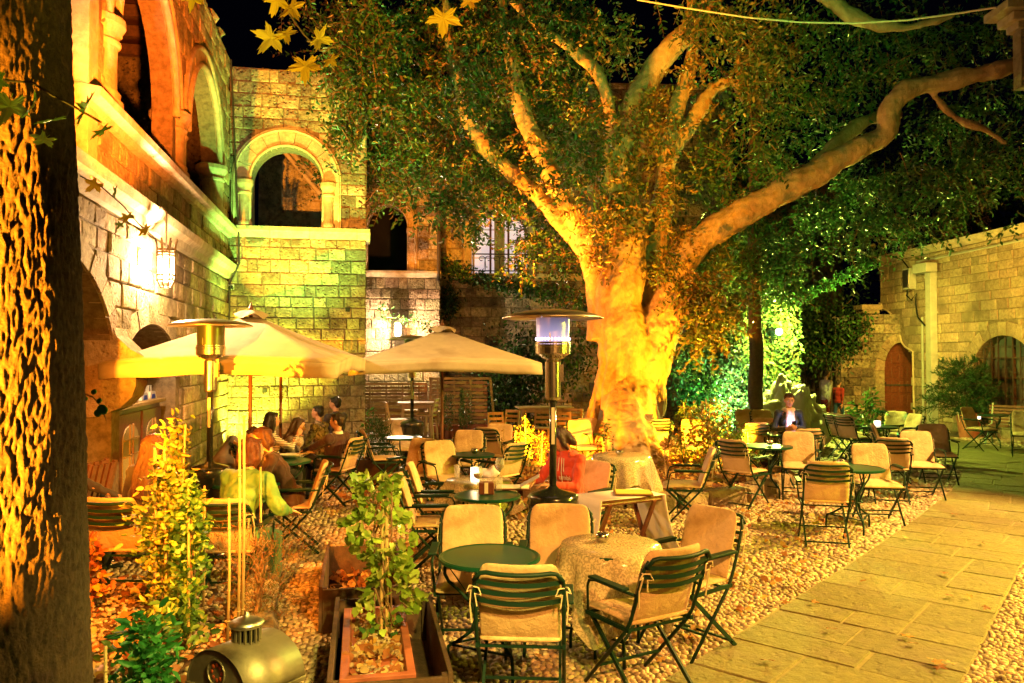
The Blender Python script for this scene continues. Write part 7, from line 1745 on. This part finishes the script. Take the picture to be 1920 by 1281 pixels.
# left mass
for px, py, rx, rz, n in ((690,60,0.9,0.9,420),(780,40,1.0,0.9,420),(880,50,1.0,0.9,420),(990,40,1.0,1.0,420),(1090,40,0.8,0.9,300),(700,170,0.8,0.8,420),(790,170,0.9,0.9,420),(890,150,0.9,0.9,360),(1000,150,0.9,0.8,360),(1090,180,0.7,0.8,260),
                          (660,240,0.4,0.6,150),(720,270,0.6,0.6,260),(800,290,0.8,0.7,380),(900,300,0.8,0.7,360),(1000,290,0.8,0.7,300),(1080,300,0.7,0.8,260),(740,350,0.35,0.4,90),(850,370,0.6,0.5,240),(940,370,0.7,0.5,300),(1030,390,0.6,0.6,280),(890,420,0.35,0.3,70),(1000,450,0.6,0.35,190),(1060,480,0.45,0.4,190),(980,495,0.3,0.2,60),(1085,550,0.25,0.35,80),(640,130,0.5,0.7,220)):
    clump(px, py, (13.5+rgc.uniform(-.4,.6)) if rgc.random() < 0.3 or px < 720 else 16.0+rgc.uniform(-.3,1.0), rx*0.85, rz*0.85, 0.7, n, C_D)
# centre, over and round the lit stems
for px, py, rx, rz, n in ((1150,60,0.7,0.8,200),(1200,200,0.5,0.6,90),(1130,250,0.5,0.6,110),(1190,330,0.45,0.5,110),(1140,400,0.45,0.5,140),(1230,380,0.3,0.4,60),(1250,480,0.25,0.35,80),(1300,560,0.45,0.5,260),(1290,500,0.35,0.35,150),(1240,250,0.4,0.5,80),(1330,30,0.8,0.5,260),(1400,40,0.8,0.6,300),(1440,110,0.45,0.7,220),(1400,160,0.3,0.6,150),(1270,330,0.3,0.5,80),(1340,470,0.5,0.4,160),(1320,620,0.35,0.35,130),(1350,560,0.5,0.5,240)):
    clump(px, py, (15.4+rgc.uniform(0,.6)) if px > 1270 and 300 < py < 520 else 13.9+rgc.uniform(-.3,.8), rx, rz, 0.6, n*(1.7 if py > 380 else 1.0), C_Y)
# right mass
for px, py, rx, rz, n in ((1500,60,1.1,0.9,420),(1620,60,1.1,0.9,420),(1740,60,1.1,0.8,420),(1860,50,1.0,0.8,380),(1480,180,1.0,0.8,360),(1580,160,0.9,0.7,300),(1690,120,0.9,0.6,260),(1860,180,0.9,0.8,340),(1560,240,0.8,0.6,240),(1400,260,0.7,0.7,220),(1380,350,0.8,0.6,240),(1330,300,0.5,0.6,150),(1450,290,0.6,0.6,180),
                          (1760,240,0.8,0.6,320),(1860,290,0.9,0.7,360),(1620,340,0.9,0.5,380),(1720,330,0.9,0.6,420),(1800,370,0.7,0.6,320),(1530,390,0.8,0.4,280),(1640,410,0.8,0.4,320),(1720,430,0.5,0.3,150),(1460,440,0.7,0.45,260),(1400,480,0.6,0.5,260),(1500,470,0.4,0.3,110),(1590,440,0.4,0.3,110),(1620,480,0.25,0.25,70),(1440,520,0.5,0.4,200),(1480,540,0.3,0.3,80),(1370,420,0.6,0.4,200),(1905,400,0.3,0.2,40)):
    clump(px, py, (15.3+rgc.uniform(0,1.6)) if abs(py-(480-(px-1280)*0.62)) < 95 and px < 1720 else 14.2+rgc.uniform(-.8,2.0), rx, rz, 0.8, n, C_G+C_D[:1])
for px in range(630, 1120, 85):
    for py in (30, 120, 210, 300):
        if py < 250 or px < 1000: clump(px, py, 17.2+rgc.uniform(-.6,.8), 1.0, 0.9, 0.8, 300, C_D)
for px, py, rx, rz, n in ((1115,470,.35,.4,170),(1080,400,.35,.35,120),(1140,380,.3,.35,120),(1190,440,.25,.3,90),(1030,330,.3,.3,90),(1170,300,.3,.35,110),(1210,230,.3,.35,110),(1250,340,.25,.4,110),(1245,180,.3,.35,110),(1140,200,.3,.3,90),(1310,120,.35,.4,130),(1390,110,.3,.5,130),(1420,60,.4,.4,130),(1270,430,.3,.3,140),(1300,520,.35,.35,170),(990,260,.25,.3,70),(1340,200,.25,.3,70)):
    clump(px, py, 14.35+rgc.uniform(-.15,.35), rx*.8, rz*.8, 0.3, n*0.45, [(0.20,0.13,0.03),(0.26,0.15,0.035),(0.12,0.13,0.03)])  # golden leaf colour imitates the warm glow round the limbs
# foliage above the frame so that the crown goes on
for px in range(620, 2150, 110): clump(px, -120, 14.2+rgc.uniform(-.8,1.2), 1.1, 1.1, 1.4, 240, C_D+C_G[:1])
SP = []; SD = []; SC = []; twigs = MB()
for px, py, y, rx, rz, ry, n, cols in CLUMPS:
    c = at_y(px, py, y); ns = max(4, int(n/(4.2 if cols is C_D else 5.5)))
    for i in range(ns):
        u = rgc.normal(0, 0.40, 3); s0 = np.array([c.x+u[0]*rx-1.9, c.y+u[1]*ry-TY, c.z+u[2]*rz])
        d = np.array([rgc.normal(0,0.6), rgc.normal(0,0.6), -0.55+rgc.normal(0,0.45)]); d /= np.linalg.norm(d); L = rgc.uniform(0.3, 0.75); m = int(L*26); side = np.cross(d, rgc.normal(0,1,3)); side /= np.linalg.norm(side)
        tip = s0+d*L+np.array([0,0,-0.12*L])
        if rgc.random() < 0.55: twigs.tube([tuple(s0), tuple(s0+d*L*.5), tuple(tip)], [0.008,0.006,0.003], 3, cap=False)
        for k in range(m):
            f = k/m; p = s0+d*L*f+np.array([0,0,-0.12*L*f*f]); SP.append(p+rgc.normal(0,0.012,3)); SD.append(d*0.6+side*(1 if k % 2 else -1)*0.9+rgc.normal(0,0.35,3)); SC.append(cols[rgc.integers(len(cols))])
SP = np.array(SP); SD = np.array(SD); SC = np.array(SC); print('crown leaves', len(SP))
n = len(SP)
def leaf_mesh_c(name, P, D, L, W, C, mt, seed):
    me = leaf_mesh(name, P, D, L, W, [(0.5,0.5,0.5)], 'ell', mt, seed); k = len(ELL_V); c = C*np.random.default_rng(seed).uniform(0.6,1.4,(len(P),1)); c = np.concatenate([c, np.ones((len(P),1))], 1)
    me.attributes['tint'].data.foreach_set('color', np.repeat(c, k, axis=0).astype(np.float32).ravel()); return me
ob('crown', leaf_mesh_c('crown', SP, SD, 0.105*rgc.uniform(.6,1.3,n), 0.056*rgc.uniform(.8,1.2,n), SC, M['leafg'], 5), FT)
twigs.build('twigs', M['twig'], FT)
# dark wood of trees behind: screens the sky on the right and behind the crown
def back_tree(x, y, h, r, lb, seed, n=2600, cols=None, zr=0.55, trunk=True, L=0.17, name='background_tree', zc=None, ry=None):
    t = thing(name, lb, 'tree', (x, y, 0), 0, 'dark trees behind the courtyard'); rg = np.random.default_rng(seed); cc = rg.normal(0, 0.5, (26,3))*[r, (ry or r)*0.6, h*zr*0.5]+[0,0,(zc or h*0.62)]
    i = rg.integers(0, 26, n); P = cc[i]+rg.normal(0, 0.33, (n,3))*[r*0.55, r*0.5, h*0.16]; P[:,2] = np.maximum(P[:,2], 0.2); D = rg.normal(0,1,(n,3)); D[:,2] -= 0.4
    ob('crown', leaf_mesh('crown', P, D, L*rg.uniform(.6,1.3,n), L*0.5, cols or DG, 'ell', M['leaf'], seed), t)
    if trunk: MB().tube([(0,0,0),(0.1,0,h*.3),(0,0.1,h*.7)], [0.2,0.16,0.07], 10).build('trunk', M['bark3'], t, smooth=True)
for k, (px, y, h, r, lb) in enumerate(((1390,23,11,2.2,'dark tree behind the slim trunk, left of the sky gap'),(1560,30,13,3.2,'dark tree above the iron fence'),(1700,31,13,3.4,'dark tree rising behind the gate wall'),(1830,27,11.5,3.0,'dark tree behind the roof edge of the facade'),(1930,24,11,2.8,'dark tree at the far right edge of the picture'),(1250,24,11,2.4,'dark tree directly behind the big fig trunk'),(1060,27,12,2.6,'dark tree behind the balcony house'))):
    back_tree(at_y(px,600,y).x, y, h, r, lb, 200+k, 2600)
# slim dark trunk
sx, sy = gpos(1417, 88); ST = thing('slim_tree', 'slim straight dark tree trunk rising right of the green lit ivy', 'tree', (sx, sy, 0))
b = MB(); rg2 = random.Random(5); b.tube([(0.02*math.sin(j*1.7), 0, j*0.45) for j in range(20)], [0.155-0.003*j+0.01*rg2.random() for j in range(20)], 16); b.build('trunk', M['bark3'], ST, smooth=True)
for s in (-1,1): MB().tube([(0,0,7.2),(s*.5,0,8.0),(s*1.2,0,8.7)], [0.09,0.06,0.03], 8).build('limb', M['bark3'], ST, smooth=True)
rg = np.random.default_rng(7); n = 1500; P = rg.normal(0,0.8,(n,3))+[0,0,8.6]; ob('crown', leaf_mesh('crown', P, rg.normal(0,1,(n,3)), 0.12, 0.06, DG+GR, 'ell'), ST)
# ivy-clad wall behind, green lit
iv = thing('ivy_wall', 'tall wall smothered in ivy, floodlit green, between the big trunk and the slim one', 'ivy', (0,0,0))
x0 = at_y(1290,700,19).x; x1 = at_y(1462,700,19.4).x
MB().box(((x0+x1)/2,19.5,2.3), (x1-x0,0.5,4.6)).build('wall', M['stone_b'], iv)
rg = np.random.default_rng(77); n = 15000; X_ = rg.uniform(x0-0.3,x1+0.25,n); Z_ = rg.uniform(0.1,4.9,n); dep = 0.30+0.30*np.sin(X_*3+1)*np.sin(Z_*2.3)+rg.uniform(0,0.3,n)
P = np.stack([X_, 19.2-dep, Z_+0.3*np.sin(X_*2.5)], 1); D = rg.normal(0,0.6,(n,3))+[0,-0.6,-0.6]
ob('ivy_leaves', leaf_mesh('ivy_leaves', P, D, 0.12*rg.uniform(.6,1.3,n), 0.085, [(0.07,0.13,0.04),(0.11,0.17,0.05),(0.05,0.09,0.03),(0.16,0.13,0.05)], 'ell', M['leaf'], 4), iv, kind='stuff')
# dark climbing shrub at the back wall, and ivy on the ledge
def ivy(label, pts, n, spread, y, L, cols, seed, name='climbing_ivy', cat='ivy', tpl='ell'):
    t = thing(name, label, cat, (0,0,0)); rg = np.random.default_rng(seed); A = np.array([list(at_y(px,py,y)) for px, py in pts]); k = rg.integers(0, len(A)-1, n) if len(A) > 1 else np.zeros(n, int); f = rg.random((n,1))
    P = (A[k]*(1-f)+A[np.minimum(k+1,len(A)-1)]*f)+rg.normal(0,1,(n,3))*[spread,0.14,spread]; D = rg.normal(0,0.7,(n,3))+[0,-0.5,-0.6]
    ob('foliage', leaf_mesh('foliage', P, D, L*rg.uniform(.6,1.3,n), L*0.6, cols, tpl, M['leaf'], seed), t); MB().tube([tuple(a+np.array([0,0.08,0])) for a in A], 0.015, 5).build('stem', M['twig'], t)
ivy('dark ivy trailing down to the right along the balcony ledge', [(830,495),(860,512),(910,525),(960,538),(1010,548),(1060,560),(1100,575)], 1500, 0.14, 21.75, 0.11, DG+GR, 301)
ivy('clump of dark ivy at the corner between loggia and balcony building', [(838,545),(845,570),(835,590)], 380, 0.16, 21.6, 0.11, DG, 302)
ivy('dark leafy climber on the back wall behind the burning heater', [(965,640),(985,690),(960,740),(1000,780),(930,760),(950,700),(1050,690),(1090,650)], 4200, 0.40, 20.9, 0.12, DG+GR[:1], 303, 'climbing_shrub', 'shrub')
ivy('hanging ivy garland running from the crown to the white roof corner', [(1480,560),(1520,548),(1560,530),(1600,510),(1640,490)], 520, 0.06, 15.6, 0.09, [(0.06,0.22,0.06),(0.10,0.30,0.09)], 304, 'ivy_garland')
ivy('dark creeper hanging over the stone wall beside the railing', [(1540,640),(1570,660),(1600,640),(1590,610),(1620,600),(1560,690),(1520,660),(1540,680)], 900, 0.22, 23.3, 0.13, DG+GR[:1], 305)
ivy('dim foliage behind the iron fence', [(1470,600),(1520,620),(1560,600),(1500,660),(1600,560)], 2600, 0.6, 25.5, 0.15, DG, 306)
ivy('small vine twig above the glaring wall lamp', [(715,570),(722,595),(750,595),(790,605),(815,618)], 90, 0.07, 20.4, 0.11, GR, 307)
ivy('dense dark shrub right of the trunk beside the ivy wall', [(1290,720),(1300,760),(1330,740),(1280,690)], 1400, 0.28, 18.2, 0.11, DG+GR[:1], 308, 'dark_shrub', 'shrub')
# cables
cbt = thing('overhead_cable', 'pale cable sagging across the top right from the crown to the cornice', 'cable', (0,0,0))
A = [(1195,0),(1290,16),(1400,33),(1500,42),(1600,44),(1700,38),(1790,26),(1868,14)]; MB().tube([at_y(px,py,11.8-0.42*i) for i, (px,py) in enumerate(A)], 0.012, 6).build('wire', M['string'], cbt)
cb2 = thing('overhead_cable', 'thin grey wire hanging between leaves and the white roof corner', 'cable', (0,0,0)); MB().tube([at_y(px,py,19.0) for px, py in ((1500,440),(1530,460),(1565,478),(1600,490),(1640,492))], 0.010, 5).build('wire', M['paint'], cb2)
# ================================================================ foreground plane tree
PT = thing('plane_tree', 'thick furrowed plane trunk filling the left edge, glowing orange on its left flank', 'tree', (-2.24, 3.3, 0))
nv, nu = 560, 400; A_ = np.linspace(0, 2*PI, nu, endpoint=False); Zs = np.linspace(-0.1, 5.2, nv); AA, ZZ = np.meshgrid(A_, Zs)
rad = 0.435-0.018*ZZ+0.10*np.exp(-(ZZ+0.1)*2.6)+0.012*np.sin(3*AA+ZZ*0.8)+0.02*np.clip(0.9-ZZ,0,1)
cxs = -0.06+0.02*np.sin(ZZ*1.1)
def bark_relief(a, z):
    A1 = a.ravel().tolist(); Z1 = z.ravel().tolist(); out = np.empty(len(A1)); N_ = noise.noise
    for i in range(len(A1)):
        c = math.cos(A1[i]); s = math.sin(A1[i]); w = Z1[i]
        g = N_((c*5, s*5, w*2.2)); r1 = abs(N_((c*9+g, s*9, w*4.2))); r2 = abs(N_((c*21+3, s*21, w*11))); r3 = N_((c*44, s*44, w*26))
        out[i] = -0.008*max(0, 1-r1*4.5)**2-0.006*max(0, 1-r2*3)+0.006*r3+0.008*g
    return out.reshape(a.shape)
rad2 = rad+bark_relief(AA, ZZ)
V = np.stack([cxs+np.cos(AA)*rad2, np.sin(AA)*rad2, ZZ], -1).reshape(-1,3); I = np.arange(nv*nu).reshape(nv, nu); J = np.roll(I, -1, 1)
F = np.stack([I[:-1], J[:-1], J[1:], I[1:]], -1).reshape(-1,4); ob('trunk', npmesh('trunk', V, F, M['bark2'], True), PT)
# its boughs above the frame and twigs with leaves hanging into view
MB().tube([(0,0,4.8),(0.3,0.5,5.6),(1.0,1.2,6.2)], [0.38,0.26,0.16], 14).build('bough', M['bark2'], PT, smooth=True)
MB().tube([(0,0,4.9),(-0.6,0.4,6.0),(-1.4,0.8,7.0)], [0.36,0.24,0.12], 14).build('bough', M['bark2'], PT, smooth=True)
def twig_leaves(pts, leaves, y, cols, w=0.0035):
    A = [at_y(px, py, y)-Vector((-2.24,3.3,0)) for px, py in pts]
    MB().tube(A, w, 5).build('twig', M['twig'], PT)
    for k, (px, py, s_, ang, tilt) in enumerate(leaves):
        c = at_y(px, py, y-0.02)-Vector((-2.24,3.3,0)); me = star_mesh('leaf', 0.12+0.1*(k % 3), k+px, M['leaf'], cols[k % len(cols)], 0.3)
        o = ob('leaf', me, PT, c); o.scale = (s_*1.12,)*3; Mx_ = Matrix.Rotation(R(ang), 3, 'Y') @ Matrix.Rotation(R(90+tilt), 3, 'X'); o.rotation_euler = Mx_.to_euler()
YL = [(0.80,0.52,0.03),(0.75,0.44,0.03),(0.78,0.58,0.06)]; GL_ = [(0.16,0.30,0.05),(0.24,0.36,0.06),(0.12,0.22,0.04)]
twig_leaves([(560,-30),(520,0),(545,30),(570,65),(600,95),(640,85)], [(520,-4,0.075,200,-10),(545,12,0.07,150,10),(510,68,0.085,215,-5),(535,62,0.06,160,20),(572,120,0.085,178,5),(596,72,0.07,110,15),(620,112,0.05,140,30)], 3.0, YL)
twig_leaves([(360,-20),(365,2)], [(362,-6,0.06,190,0)], 3.0, YL)
twig_leaves([(835,-40),(832,5)], [(832,30,0.085,183,0),(880,0,0.05,160,10)], 2.9, YL)
twig_leaves([(-10,150),(60,155),(100,180),(130,195),(190,230)], [(0,150,0.055,250,30),(20,195,0.085,190,10),(60,200,0.06,120,50),(100,225,0.06,170,60),(85,260,0.05,210,40),(160,205,0.08,115,55),(190,245,0.05,150,40)], 2.4, GL_, 0.004)
twig_leaves([(150,330),(190,350),(230,385),(260,420),(290,445)], [(180,345,0.07,220,20),(215,360,0.05,100,40),(238,405,0.06,170,30),(270,430,0.06,140,35),(225,420,0.035,200,10)], 4.2, YL[:1]+GL_[1:2]+YL[2:])
ch = copy_tree(CH); ch.location = (-3.28, 10.65, 0); ch.rotation_euler = (0,0,R(-80)); ch['label'] = 'armchair under the guest bending over the plate'
ch = copy_tree(CH); ch.location = (-2.28, 8.05, 0); ch.rotation_euler = (0,0,R(105)); ch['label'] = 'armchair under the bending auburn haired guest'
